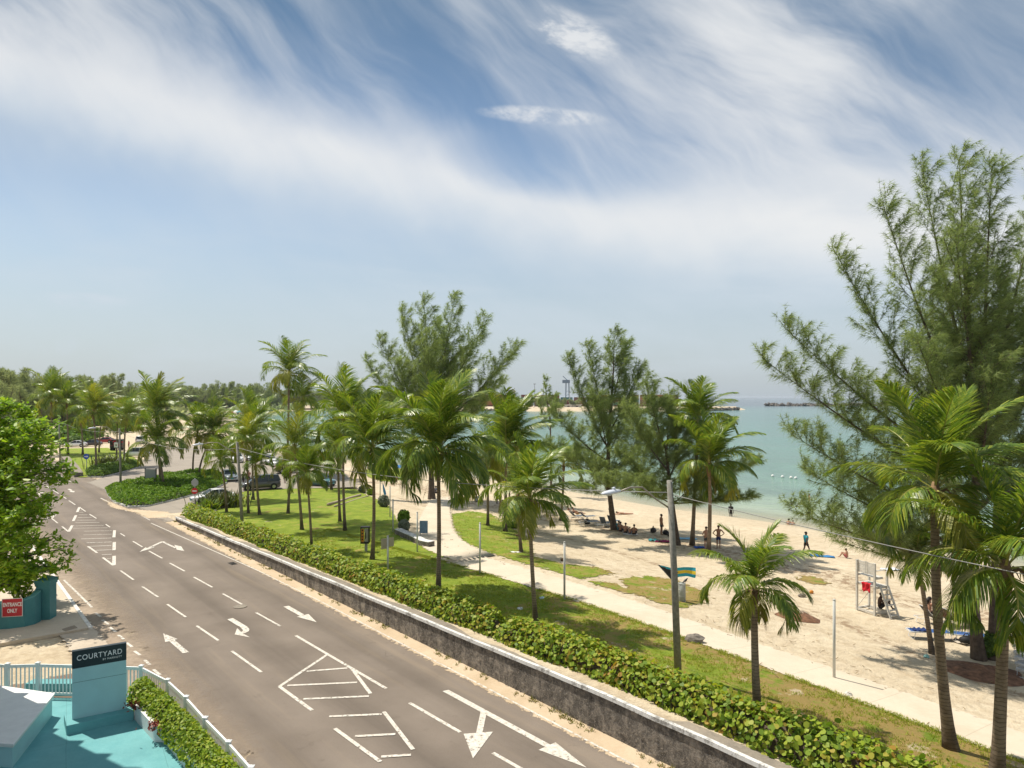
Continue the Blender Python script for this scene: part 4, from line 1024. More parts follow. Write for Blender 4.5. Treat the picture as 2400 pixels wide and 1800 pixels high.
mk.poly([c4(443, 806), c4(455, 812), c4(640, 738), c4(640, 725)]); mk.poly([c4(738, 695), c4(638, 725), c4(690, 740)])
mk.poly([c4(872, 366), c4(905, 362), c4(940, 380), c4(920, 392)]); mk.poly([c4(915, 388), c4(968, 392), c4(962, 408), c4(900, 402)])
mk.poly([c4(482, 415), c4(500, 412), c4(535, 442), c4(505, 446)]); mk.poly([c4(500, 412), c4(512, 398), c4(570, 405), c4(548, 420)])
o = mk.build('lane_markings', [M['mark'], M['mark_worn']]); tag(o, kind='structure')
# manhole
p = atz(*c5(1762, 477), 0.0)
t = thing('manhole_cover', 'round worn manhole cover set in the road beside the lane dashes', 'manhole cover', p)
MB().lathe([(0.36, 0.0), (0.36, 0.03), (0.29, 0.032), (0.29, 0.012), (0.0, 0.012)], 28).build('frame', paint('worn cast iron', (0.24, 0.205, 0.16), 0.7, 0.3, 12), t)
b = MB(); b.lathe([(0.275, 0.0), (0.275, 0.024), (0.0, 0.024)], 28)
for i in range(-3, 4): b.box((i*0.07, 0, 0.027), (0.02, 2*math.sqrt(max(0, 0.25**2 - (i*0.07)**2)), 0.006))
b.build('lid', paint('lid iron', (0.29, 0.25, 0.20), 0.75, 0.3, 15), t)
p = atz(545, 1321, 0.0)
t = thing('drain_grate', 'small dark drain grate at the right road edge near the wall', 'drain grate', p, math.atan2(TU[1], TU[0])); b = MB()
for i in range(7): b.box((-0.36 + i*0.12, 0, 0.015), (0.05, 0.34, 0.02))
b.box((0, 0.18, 0.015), (0.85, 0.04, 0.022)); b.box((0, -0.18, 0.015), (0.85, 0.04, 0.022)); b.build('bars', paint('grate iron', (0.05, 0.045, 0.04), 0.7, 0.2, 8), t); MB().box((0, 0, 0.004), (0.8, 0.32, 0.006)).build('pit_shade', paint('drain pit', (0.01, 0.01, 0.01), 0.9), t)  # flat black plate under the bars, shade of the hollow painted as colour
p = atz(*c5(515, 632), 0.125); P = [atz(*c5(a, b), 0.128) for a, b in ((455, 640), (545, 612), (568, 630), (480, 655))]
t = thing('drain_cover', 'small rectangular concrete drain cover in the entrance pavement', 'drain cover', P[0] - Vector((0, 0, 0.128)))
b = MB(); q = [v_ - P[0] for v_ in P]; b.prism([(v_.x, v_.y) for v_ in q], 0.05, 0.137); b.build('lid', mat_concrete('drain lid', (0.24, 0.19, 0.14), (0.36, 0.30, 0.23), False), t)
bpy.data.objects['drain_cover'].location.z = 0
# low kerb wall at the path corner
P = [G(*q) for q in ((925, 1251), (945, 1260), (963, 1268), (985, 1279), (1004, 1283))]
t = thing('low_stone_kerb', 'low stained stone kerb bordering the grass at the path corner', 'kerb', P[0])
rings = []
for i, p in enumerate(P):
    d = (P[min(i+1, 4)] - P[max(i-1, 0)]); d.z = 0; d.normalize(); n = Vector((-d.y, d.x, 0)); z_ = terr(p.x, p.y) - P[0].z
    q = p - P[0]; rings.append([(q.x - n.x*.02, q.y - n.y*.02, z_ - .2), (q.x - n.x*.02, q.y - n.y*.02, z_ + .34), (q.x + n.x*.55, q.y + n.y*.55, z_ + .36), (q.x + n.x*.55, q.y + n.y*.55, z_ - .2)])
MB().loft(rings).build('stones', M['wall'], t)
MB().loft([[Vector(r[1]) + Vector((0, 0, .003)), Vector(r[1]) + Vector((0, 0, .035)), Vector(r[2]) + Vector((0, 0, .035)), Vector(r[2]) + Vector((0, 0, .003))] for r in rings]).build('coping', M['coping'], t)
# far stone wall beside the road
P = [atz(*q, 0.0) for q in ((182, 1118), (170, 1104), (150, 1088))]
t = thing('stone_wall_stub', 'short stepped stone wall at the far road bend beside the green lawn', 'wall', P[0])
rings = []
for i, p in enumerate(P):
    q = p - P[0]; rings.append([(q.x - .3, q.y - .3, -.1), (q.x - .3, q.y - .3, .55 + .35*i), (q.x + .5, q.y + .5, .55 + .35*i), (q.x + .5, q.y + .5, -.1)])
MB().loft(rings).build('stones', M['wall'], t)
MB().loft([[Vector(r[1]) + Vector((0, 0, .003)), Vector(r[1]) + Vector((0, 0, .08)), Vector(r[2]) + Vector((0, 0, .08)), Vector(r[2]) + Vector((0, 0, .003))] for r in rings]).build('coping', M['paving_dark'], t)
# ================================================================ hotel corner, lower left
ZD = 0.44
def teal(name, lo, hi, rough=0.55, joints=False):
    t = NT(name); v = t.co(); f = t.noise(v, 1.1, 6, 0.65); f2 = t.noise(v, 14, 4, 0.6)
    c = t.ramp(t.math('ADD', t.math('MULTIPLY', f, 0.7), t.math('MULTIPLY', f2, 0.3)), [(0.35, lo), (0.65, hi)])
    # rusty drips and rubbed spots
    st = t.ramp(t.noise(v, 0.75, 6, 0.75), [(0.64, 0.0), (0.74, 0.45)])
    c = t.mix(st, c, (0.20, 0.23, 0.18))
    if joints:
        for ang, per in ((0.55, 2.6), (0.55 + PI/2, 3.4)):
            geo = t.n('NewGeometry'); dl = t.n('VectorMath'); dl.operation = 'DOT_PRODUCT'; t.l(geo.outputs['Position'], dl.inputs[0]); dl.inputs[1].default_value = (math.cos(ang), math.sin(ang), 0)
            j = t.math('PINGPONG', t.math('ADD', dl.outputs['Value'], t.math('MULTIPLY', t.noise(v, 0.8, 3), 0.06)), per/2)
            c = t.mix(t.math('MULTIPLY', t.ramp(j, [(0.0, 1.0), (0.014, 0.0)]), 0.5), c, (0.04, 0.13, 0.14))
        c = t.mix(t.ramp(t.noise(v, 0.45, 5, 0.7), [(0.45, 0.0), (0.75, 0.45)]), c, tuple(q*0.72 for q in lo))
    return t.pbr(c, rough, t.bump(f2, 0.25, 0.01), spec=0.3)
M['deck'] = teal('teal deck paint', (0.110, 0.330, 0.345), (0.165, 0.405, 0.410), 0.6, True)
M['teal'] = teal('teal wall paint', (0.055, 0.205, 0.225), (0.080, 0.260, 0.275))
M['sign_body'] = paint('pale aqua sign panel', (0.36, 0.60, 0.61), 0.5, 0.06, 2)
M['white'] = paint('white paint', (0.74, 0.74, 0.71), 0.5, 0.08, 3)
M['vinyl'] = paint('white vinyl', (0.76, 0.77, 0.75), 0.4, 0.05, 2)
M['black_panel'] = paint('dark sign panel', (0.016, 0.026, 0.031), 0.35, 0.15, 2)
M['letter'] = paint('sign lettering', (0.80, 0.80, 0.78), 0.5, 0.02, 2)
M['red'] = paint('red sign', (0.46, 0.018, 0.030), 0.4, 0.08, 3)
M['steel'] = paint('galvanised steel', (0.42, 0.43, 0.43), 0.45, 0.15, 4, 0.6)
M['dark'] = paint('dark plastic', (0.02, 0.02, 0.022), 0.5, 0.2, 5)
FENC = [atz(a, b, 1.68) for a, b in ((331, 1561), (393, 1593), (436.5, 1633), (481, 1682.5), (536, 1738.5), (589, 1798))]
FENC.append(FENC[-1] + (FENC[-1] - FENC[-2])); FENC.append(FENC[-1] + (FENC[-2] - FENC[-3])); FENC.append(FENC[-1] + (FENC[-2] - FENC[-3]))
bk = [FENC[0]] + [atz(a, b, 1.68) for a, b in ((215, 1557), (88.7, 1554), (18, 1556), (-60, 1548), (-150, 1552))]
# the painted deck
rim = [Vector((p.x - 0.05, p.y - 0.05, 0)) for p in FENC]
poly = [(p.x, p.y) for p in rim] + [(rim[-1].x, 4), (-30, 4), (-30, bk[-1].y), (bk[-1].x, bk[-1].y)] + [(p.x, p.y - 0.02) for p in bk[::-1][1:-1]]
b = MB()
ar = sum(poly[i][0]*poly[(i+1) % len(poly)][1] - poly[(i+1) % len(poly)][0]*poly[i][1] for i in range(len(poly)))
b.prism(poly if ar > 0 else poly[::-1], -0.2, ZD)
o = b.build('terrace_deck', M['deck']); tag(o, kind='structure')
def text_mesh(s, size, ext=0.006, sx=1.0, spacing=1.0, align='CENTER', bold=0.0):
    cu = bpy.data.curves.new('txt', 'FONT'); cu.body = s; cu.size = size; cu.align_x = align; cu.align_y = 'CENTER'; cu.extrude = ext; cu.space_character = spacing; cu.offset = bold
    ob = bpy.data.objects.new('txt', cu); COL.objects.link(ob); bpy.context.view_layer.update()
    me = bpy.data.meshes.new_from_object(ob.evaluated_get(bpy.context.evaluated_depsgraph_get()))
    me.transform(Matrix.Diagonal((sx, 1, 1, 1)))
    bpy.data.objects.remove(ob); bpy.data.curves.remove(cu); return me
def put_text(name, s, size, M4, mat, parent, **kw):
    me = text_mesh(s, size, **kw); me.transform(M4); me.materials.clear(); return link(name, me, mat, parent)
def fence_run(name, label, pts, z0, gatep=None):
    t = thing(name, label, 'fence', (pts[0].x, pts[0].y, 0), 0); o_ = Vector((pts[0].x, pts[0].y, 0))
    pts = [p - o_ for p in pts]
    for p in (pts[1:] if 'driveway' in label else pts):
        b = MB(); b.box((p.x, p.y, (z0 + p.z)/2), (0.115, 0.115, p.z - z0)); b.box((p.x, p.y, p.z + 0.015), (0.15, 0.15, 0.03)); b.box((p.x, p.y, p.z + 0.045), (0.13, 0.13, 0.03), taper=0.3)
        b.build('post', M['vinyl'], t)
    for p, q in zip(pts[:-1], pts[1:]):
        d = q - p; d.z = 0; L = d.length; d.normalize(); a_, b_ = p + d*0.06, q - d*0.06
        MB().bar(a_ - Vector((0, 0, .09)), b_ - Vector((0, 0, .09)), 0.06, 0.11).build('rail', M['vinyl'], t); m = MB(); m.bar((a_.x, a_.y, z0 + 0.10), (b_.x, b_.y, z0 + 0.10), 0.05, 0.09)
        m.build('rail', M['vinyl'], t)
        m = MB(); k = max(2, int(L/0.135))
        for i in range(1, k):
            c = p.lerp(q, i/k); ht = c.z - 0.15
            m.bar((c.x, c.y, z0 + 0.145), (c.x, c.y, ht), 0.042, 0.022, up=(d.y, -d.x, 0))
        o = m.build('picket_row', M['vinyl'], t)
    return t
fence_run('picket_fence', 'white vinyl picket fence curving between the planter shrubs and the road', FENC, 0.10)
fence_run('picket_fence', 'white vinyl picket fence in front of the brown driveway, behind the hotel sign', bk, ZD + 0.02)
# low teal step seen through the fence
P = [atz(a, b, ZD + 0.35) for a, b in ((60, 1607), (168, 1602), (168, 1611), (100, 1612))]
t = thing('teal_step', 'low teal painted step behind the pickets left of the hotel sign', 'step', (P[0].x, P[0].y, 0))
q = [v_ - P[0] for v_ in P]; b = MB()
x0 = P[0]; b.prism([(0, 0), (2.6, 0.02), (2.6, 0.5), (0, 0.5)], ZD - 0.05, ZD + 0.36); b.build('block', M['deck'], t); 
MB().box((1.3, 0.25, ZD + 0.39), (2.64, 0.47, 0.05)).build('tread', M['deck'], t)
# hotel sign
pl = 0.75
A = atz(169.2, 1687, pl); Bq = atz(296, 1661, pl)
dirv = (Bq - A); dirv.z = 0; Ws = dirv.length; dirv.normalize(); nrm = Vector((dirv.y, -dirv.x, 0))
Hs = (1687 - 1527)*A.y/F
t = thing('hotel_sign', 'pale aqua hotel sign slab with black lettered band standing on a teal plinth', 'sign', (A.x, A.y, 0))
RM = Matrix((dirv, nrm*-1, Vector((0, 0, 1)))).transposed()           # columns: along, back, up
def S(x, y, z): return RM @ Vector((x, y, 0)) + Vector((0, 0, z))
TH = 0.16
b = MB(); b.box(S(Ws/2, TH/2, pl + Hs*0.37), (Ws, TH, Hs*0.74), 0, RM); b.build('panel', M['sign_body'], t, bevel=0.006)
b = MB(); b.box(S(Ws/2, TH/2, pl + Hs*0.871), (Ws + 0.012, TH + 0.012, Hs*0.258), 0, RM); b.build('name_band', M['black_panel'], t, bevel=0.005)
b = MB(); b.box(S(Ws/2, -0.0012, pl + Hs*0.535), (Ws, 0.004, 0.008), 0, RM); b.build('panel_joint', M['dark'], t)
def face_mat(x, z): 
    m = Matrix((dirv, Vector((0, 0, 1)), nrm)).transposed().to_4x4(); m.translation = S(x, -0.010, z); return m
put_text('lettering', 'COURTYARD', 0.245, face_mat(Ws*0.5, pl + Hs*0.885), M['letter'], t, spacing=1.12, sx=0.84, bold=0.001)
put_text('small_lettering', 'BY MARRIOTT', 0.085, face_mat(Ws*0.915, pl + Hs*0.81), M['letter'], t, spacing=1.15, align='RIGHT', sx=0.95)
pq = [atz(*q, pl) for q in ((155.8, 1701.4), (313.4, 1666))]
bA = pq[0] - Vector((A.x, A.y, 0)); dp = (pq[1] - pq[0]); dp.z = 0; Wp = dp.length; dp.normalize(); np_ = Vector((-dp.y, dp.x, 0))
b = MB(); RP = Matrix((dp, np_, Vector((0, 0, 1)))).transposed()
c = bA + dp*Wp/2 + np_*0.55; b.box((c.x, c.y, (ZD + pl)/2 - .02), (Wp, 1.1, pl - ZD - 0.002 + .04), 0, RP); b.build('plinth', M['deck'], t, bevel=0.01)
# low equipment enclosure with white lid
lid = [atz(a, b, 1.2) for a, b in ((128.8, 1624.6), (31.8, 1744), (-150, 1732), (-140, 1598), (0, 1606))]
o_ = Vector((lid[0].x, lid[0].y, 0)); q = [v_ - o_ for v_ in lid]
t = thing('equipment_enclosure', 'low aqua walled enclosure with a broad flat white lid beside the sign', 'enclosure', o_)
cc = sum((v_ for v_ in q), Vector())/len(q)
def inset(k, z=None): return [((v_.x - cc.x)*k + cc.x, (v_.y - cc.y)*k + cc.y) for v_ in q]
b = MB(); b.prism(inset(1.0)[::-1], 1.13, 1.20); b.prism(inset(0.985)[::-1], 1.07, 1.128); b.build('lid', M['white'], t, bevel=0.008)
b = MB(); b.prism(inset(0.955)[::-1], ZD - 0.05, 1.068); b.build('wall', M['sign_body'], t)
b = MB(); hp = Vector((q[0].x - 0.35, q[0].y - 0.15, 0)); b.box((q[0].x*0.9 - 0.28, q[0].y - 0.42, ZD + 0.38), (0.10, 0.16, 0.26)); b.tube([(q[0].x - 0.2, q[0].y - 0.36, ZD + 0.5), (q[0].x - 0.02, q[0].y - 0.40, ZD + 0.5)], 0.02, 6); b.build('latch', M['vinyl'], t)
# planter wall
pw = [atz(a, b, ZD) for a, b in ((314.5, 1685), (361.7, 1739), (385, 1740), (431, 1798))]
pw += [pw[-1] + Vector((1.3, -1.55, 0)), pw[-1] + Vector((2.9, -3.1, 0)), pw[-1] + Vector((3.6, -3.2, 0))]
t = thing('planter_wall', 'zigzag white planter wall along the edge of the teal deck', 'planter', (pw[0].x, pw[0].y, 0)); o_ = Vector((pw[0].x, pw[0].y, 0))
rings = []; cap = []
for i, p in enumerate(pw):
    d = (pw[min(i+1, len(pw)-1)] - pw[max(i-1, 0)]); d.z = 0; d.normalize(); n = Vector((-d.y, d.x, 0)); n = n if n.x > 0 else -n
    p_ = p - o_; a_ = p_; b_ = p_ + n*0.20
    rings.append([(a_.x, a_.y, ZD - .1), (b_.x, b_.y, ZD - .1), (b_.x, b_.y, ZD + .50), (a_.x, a_.y, ZD + .50)])
MB().loft(rings).build('wall', M['white'], t)
b = MB(); so_ = []
for p in pw: so_.append((p.x - o_.x + 0.18, p.y - o_.y + 0.05))
ff = [(p.x - o_.x - 0.12, p.y - o_.y - 0.02) for p in FENC[:7]]
po = so_ + ff[::-1]; ar = sum(po[i][0]*po[(i+1) % len(po)][1] - po[(i+1) % len(po)][0]*po[i][1] for i in range(len(po)))
b.prism(po if ar > 0 else po[::-1], ZD - 0.1, ZD + 0.40); b.build('soil', paint('planter soil', (0.07, 0.05, 0.035), 0.95, 0.4, 8, bump=0.8), t)
# planter shrubs
def shrub_bank(name, label, line, hw, h0, hh, n, size, mat, seed, cat='hedge', extra=None):
    """clipped shrubs along a polyline of points"""
    rng = np.random.default_rng(seed); rnd = random.Random(seed); C = []; N = []
    o_ = Vector((line[0].x, line[0].y, 0)); t = thing(name, label, cat, o_)
    L = [0]
    for a, b in zip(line[:-1], line[1:]): L.append(L[-1] + (b - a).length)
    core = MB(); rings = []
    for i in range(n):
        x = rnd.uniform(0, L[-1]); k = max(j for j in range(len(L) - 1) if L[j] <= x or j == 0); a, b = line[k], line[k+1]
        f = (x - L[k])/max(1e-6, (L[k+1] - L[k])); p = a.lerp(b, f); d = (b - a).normalized(); nx = Vector((-d.y, d.x, 0))
        w_ = hw*(1 + 0.18*mn.noise(Vector((x*1.1, seed, 0)))); h_ = hh*(1 + 0.16*mn.noise(Vector((x*1.3, seed + 4, 0))))
        th = rnd.uniform(-0.2, PI + 0.2); rr = rnd.uniform(0.72, 1.06)
        q = p - o_ + nx*math.cos(th)*w_*rr; C.append((q.x, q.y, h0 + max(-0.05, math.sin(th))*h_*rr + (rnd.uniform(.05, .2) if rnd.random() < 0.04 else 0)))
        v = nx*math.cos(th) + Vector((0, 0, math.sin(th)*0.8 + 0.5)); N.append(tuple(v))
    for k in range(len(line)):
        d = (line[min(k+1, len(line)-1)] - line[max(k-1, 0)]).normalized(); nx = Vector((-d.y, d.x, 0))
        rings.append([tuple(line[k] - o_ + nx*math.cos(a)*hw*0.62 + Vector((0, 0, h0 + max(0, math.sin(a))*hh*0.68))) for a in np.linspace(0, PI, 7)])
    core.loft(rings); core.build('stems', M['twig'], t)
    V, Fc = leaves(rng, np.array(C), np.array(N), size, 6, 0.62, 0.15, 0.6)
    np_mesh('foliage', V, Fc, M[mat], t)
    return t
ln = [FENC[0].lerp(pw[0], 0.36), FENC[1].lerp(pw[0], 0.46), FENC[2].lerp(pw[1], 0.46), FENC[3].lerp(pw[2], 0.47), FENC[4].lerp(pw[3], 0.47), FENC[5].lerp(pw[4], 0.47), FENC[6].lerp(pw[5], 0.47)]
ln = [Vector((p.x, p.y, 0)) for p in ln]
shrub_bank('planter_hedge', 'glossy light green clipped shrubs in the white planter beside the picket fence', ln, 0.44, ZD + 0.30, 0.74, 10500, 0.056, 'privet', 21)
M['redleaf'] = leafmat('red leaves', [(0.10, 0.012, 0.012), (0.24, 0.03, 0.02), (0.34, 0.10, 0.05)], 0.45, 0.25)
for k, (px, py) in enumerate(((316, 1652), (362, 1698))):
    p = atz(px, py, ZD + 0.55); rng = np.random.default_rng(k)
    t = thing('red_leaf_plant', ['small red leaved plant at the far end of the white planter', 'small dark red plant at the bend of the white planter wall'][k], 'plant', (p.x, p.y, 0))
    C = rng.normal(size=(70, 3))*(0.16, 0.16, 0.07) + (0, 0, ZD + 0.55); V, Fc = leaves(rng, C, np.tile((0, 0, 1.0), (70, 1)), 0.07, 6, 0.4, 0.1, 0.8); np_mesh('leaves', V, Fc, M['redleaf'], t)
    b = MB(); [b.tube([(0, 0, ZD + 0.38), tuple(c)], 0.008, 4) for c in C[::6]]; b.build('stems', M['twig'], t)
# entrance pillar, curved wall and sign
p = atz(99, 1453, 0.12)
t = thing('gate_pillar', 'dark teal square gate pillar with pyramid cap at the hotel entrance', 'pillar', (p.x, p.y, 0.0))
yaw = Matrix.Rotation(math.atan2(dirv.y, dirv.x)*0.18, 3, 'Z')
b = MB(); b.box((0, 0.33, 1.05), (0.66, 0.66, 2.1), 0, yaw); b.build('shaft', M['teal'], t)
b = MB(); b.box((0, 0.33, 1.93), (0.74, 0.74, 0.10), 0, yaw); b.box((0, 0.33, 2.06), (0.80, 0.80, 0.156), 0, yaw); b.box((0, 0.33, 2.135 + 0.11), (0.80, 0.80, 0.215), 0, yaw, 0.02); b.build('cap', M['teal'], t)
arc = [atz(*q, 0.12) for q in ((-130, 1478), (-40, 1477), (20, 1474), (58, 1469), (82, 1463), (95, 1456), (100, 1448))]
o_ = Vector((arc[0].x, arc[0].y, 0)); t = thing('curved_wall', 'curved teal entrance wall holding the red entrance sign', 'wall', o_)
rings = []
hts = [1.30, 1.27, 1.26, 1.30, 1.38, 1.50, 1.56]
for i, p in enumerate(arc):
    d = (arc[min(i+1, len(arc)-1)] - arc[max(i-1, 0)]); d.z = 0; d.normalize(); n = Vector((-d.y, d.x, 0))
    a_ = p - o_; b_ = a_ + n*0.28; rings.append([(a_.x, a_.y, 0.0), (a_.x, a_.y, 0.12 + hts[i]), (b_.x, b_.y, 0.12 + hts[i]), (b_.x, b_.y, 0.0)])
MB().loft(rings).build('wall', M['teal'], t)
b = MB(); b.loft([[Vector(r[1]) + Vector((0, 0, 0.002)), Vector(r[1]) + Vector((0, 0, 0.05)), Vector(r[2]) + Vector((0, 0, 0.05)), Vector(r[2]) + Vector((0, 0, 0.002))] for r in rings]); b.build('coping', M['deck'], t)
d0 = arc[2].y
a_, c_ = at_depth(4, 1447, atz(20, 1474, 0.12).y - 0.10), at_depth(53, 1444.5, atz(45, 1471, 0.12).y - 0.10)
dv = c_ - a_; W_ = math.hypot(dv.x, dv.y); dv.z = 0; dv.normalize(); H_ = 43*a_.y/F
t = thing('entrance_sign', 'red sign with white border reading ENTRANCE ONLY on the teal wall', 'sign', a_)
RS = Matrix((dv, Vector((-dv.y, dv.x, 0)), Vector((0, 0, 1)))).transposed()
b = MB(); b.box(RS @ Vector((W_/2, 0.012, H_/2)), (W_, 0.012, H_), 0, RS); b.build('border', M['letter'], t)
b = MB(); b.box(RS @ Vector((W_/2, 0.002, H_/2)), (W_ - 0.05, 0.012, H_ - 0.05), 0, RS); b.build('board', M['red'], t)
def fm(x, z):
    m = Matrix((dv, Vector((0, 0, 1)), Vector((dv.y, -dv.x, 0)))).transposed().to_4x4(); m.translation = RS @ Vector((x, -0.008, z)); return m
put_text('lettering', 'ENTRANCE', 0.27, fm(W_/2 + 0.01, H_*0.66), M['letter'], t, sx=0.60, bold=0.006, ext=0.003)
put_text('lettering', 'ONLY', 0.27, fm(W_/2, H_*0.32), M['letter'], t, sx=0.60, bold=0.006, ext=0.003)
# slanted white arm of another sign at the border
p = atz(-6, 1480, 0.03); t = thing('leaning_sign', 'white framed red board, mostly cut off at the left border', 'sign', p)
b = MB(); b.bar((0.05, -0.9, 0.0), (0.17, -0.9, 1.25), 0.06, 0.05); b.bar((-0.75, -0.9, 0.0), (-0.63, -0.9, 1.25), 0.06, 0.05); b.bar((-0.66, -0.9, 1.25), (0.18, -0.9, 1.25), 0.06, 0.05); b.build('frame', M['white'], t)
b = MB(); b.bar((-0.66, -0.9, 0.30), (-0.60, -0.9, 1.22), 0.02, 0.7, up=(1, 0, 0)); b.box((-0.27, -0.9, 0.78), (0.72, 0.02, 0.84)); b.build('board', M['red'], t)
# strappy grass behind the wall
pts = [at_depth(px, 1425, atz(px, 1455, 0.12).y + 0.9) for px in (38, 48, 55, 62, 70, 78)]
rng = np.random.default_rng(8)
t = thing('strappy_grass', 'clump of long yellow green grass blades behind the curved teal wall', 'grass clump', (pts[2].x, pts[2].y, 0.9))
V = []; Fq = []
for k in range(150):
    q = pts[rng.integers(0, 6)]; x0, y0 = q.x - pts[2].x + rng.normal()*0.1, q.y - pts[2].y + rng.normal()*0.12; a = rng.uniform(0, 6.28); L = rng.uniform(0.5, 1.0); w_ = 0.016
    c_, s_ = math.cos(a), math.sin(a); P = [(x0, y0, 0), (x0 + c_*L*0.25, y0 + s_*L*0.25, L*0.6), (x0 + c_*L*0.65, y0 + s_*L*0.65, L*0.62)]
    i = len(V)
    for j, p_ in enumerate(P): ww = w_*(1, 0.9, 0.15)[j]; V += [(p_[0] - s_*ww, p_[1] + c_*ww, p_[2]), (p_[0] + s_*ww, p_[1] - c_*ww, p_[2])]
    Fq += [(i, i+1, i+3, i+2), (i+2, i+3, i+5, i+4)]
np_mesh('blades', np.array(V), np.array(Fq), leafmat('long grass', [(0.16, 0.24, 0.03), (0.28, 0.36, 0.05), (0.42, 0.43, 0.10)], 0.5, 0.35), t)
b = MB(); b.ball((0, 0, -0.05), (0.9, 0.4, 0.16), 10, 5); b.build('roots', M['twig'], t)

# ---------------------------------------------------------------- the bright almond tree
def almond():
    rng = np.random.default_rng(77); rnd = random.Random(77)
    B = atz(-75, 1428, 0.1); d0 = B.y
    t = thing('almond_tree', 'bright green tropical almond tree with layered branches at the left border', 'tree', B)
    tb = MB(); C = []; N = []
    tb.tube([(0, 0, -.2), (0.1, 0, 2.0), (0.0, 0.1, 4.0), (0.1, 0.1, 6.5), (0, 0, 9.6)], [0.34, 0.26, 0.22, 0.14, 0.05], 10)
    # tips as seen in the photograph (px, py, depth offset)
    tips = [(40, 950, 0), (80, 975, 1), (10, 940, 2), (110, 1005, -1), (130, 1020, 1.5), (90, 1035, -1.5), (140, 1045, 0), (120, 1072, -1), (155, 1092, 0.5), (60, 1080, -2), (100, 1108, -1), (30, 1110, -2.5), (75, 1150, -2.5), (112, 1165, -1.5),
            (100, 1195, -2), (115, 1215, -1), (50, 1210, -3), (150, 1285, -0.5), (120, 1265, -2), (80, 1270, -3), (158, 1318, -1), (130, 1338, -2), (60, 1330, -3.5), (95, 1350, -2.5), (20, 1370, -3), (30, 1290, -3.5), (0, 1180, -3), (0, 1030, 0), (40, 1010, -1), (-60, 960, 0), (-90, 1050, -2), (-100, 1150, -3), (-120, 1280, -3), (20, 1250, -3.3), (70, 1380, -1.5), (-40, 1370, -2),
            (60, 1120, 3), (90, 1060, 3.5), (20, 1000, 3), (100, 1180, 3), (60, 1250, 3), (-40, 1100, 3), (30, 1330, 2), (30, 1160, 0), (10, 1090, -1), (60, 1040, 1), (140, 1125, 0.5)]
    for (px, py, dd) in tips:
        p = at_depth(px, py, d0 + dd) - B
        zb = max(1.2, p.z - 0.9 - 0.12*math.hypot(p.x, p.y)); s = Vector((0.05, 0.05, zb)); m = s.lerp(p, 0.55) + Vector((0, 0, 0.15))
        tb.tube([s, m, p], [0.075, 0.045, 0.015], 6)
        for k in range(24):
            f = rnd.uniform(0.30, 1.02); q = (s.lerp(m, f/0.55) if f < 0.55 else m.lerp(p, (f - 0.55)/0.45))
            e = q + Vector((rnd.uniform(-0.75, 0.62), rnd.uniform(-0.85, 0.85), rnd.uniform(-0.25, 0.55)))
            tb.tube([q, e], [0.016, 0.007], 4, 0, False)
            for j in range(20):
                u = q.lerp(e, rnd.uniform(0.35, 1.05)) + Vector((rnd.gauss(0, 0.16), rnd.gauss(0, 0.16), rnd.gauss(0, 0.15)))
                C.append(tuple(u)); N.append((rnd.gauss(0, .3), rnd.gauss(0, .3) - 0.15, 1.0))
    tb.build('trunk', M['bark'], t)
    V, Fc = leaves(rng, np.array(C), np.array(N), 0.15, 6, 0.46, 0.10, 0.45)
    np_mesh('crown', V, Fc, M['almond'], t)
almond()
# ---------------------------------------------------------------- the hotel wing just outside the left border: it throws the shade over the deck
t = thing('hotel_building', 'white and aqua hotel wing with stacked balconies beyond the left border', 'building', (-18.5, 26.0, 0))
b = MB(); b.box((-9, -9.5, 9.5), (18, 19, 19)); b.build('wall', M['white'], t)
for k in range(6):
    z = 3.0*k + 3.0
    b = MB(); b.box((0.45 - 0.15*(k % 2), -5.2, z), (0.9 + .3*(k % 2), 7.0, 0.18)); b.box((-4, 0.3, z), (7, 0.6, 0.18)); b.build('balcony_slab', M['white'], t)
    b = MB()
    for i in range(30): b.box((0.80, -8.5 + i*0.23, z + 0.59), (0.03, 0.03, 0.998))
    b.box((0.80, -5.2, z + 1.12), (0.06, 6.9, 0.06)); b.build('balcony_rail', M['vinyl'], t)
    for j in range(3):
        w_ = MB().box((0.012, -3.2 - 2.4*j, z - 1.5), (0.03, 1.5, 2.0)).build('window', M['vinyl'], t)
        MB().box((0.032, -3.2 - 2.4*j, z - 1.5), (0.02, 1.3, 1.8)).build('pane', paint('window glass', (0.03, 0.05, 0.06), 0.08, 0.1, 1), w_)
b = MB(); b.box((-9.2, -9.7, 19.152), (18.3, 19.3, 0.3)); b.build('roof', M['white'], t)
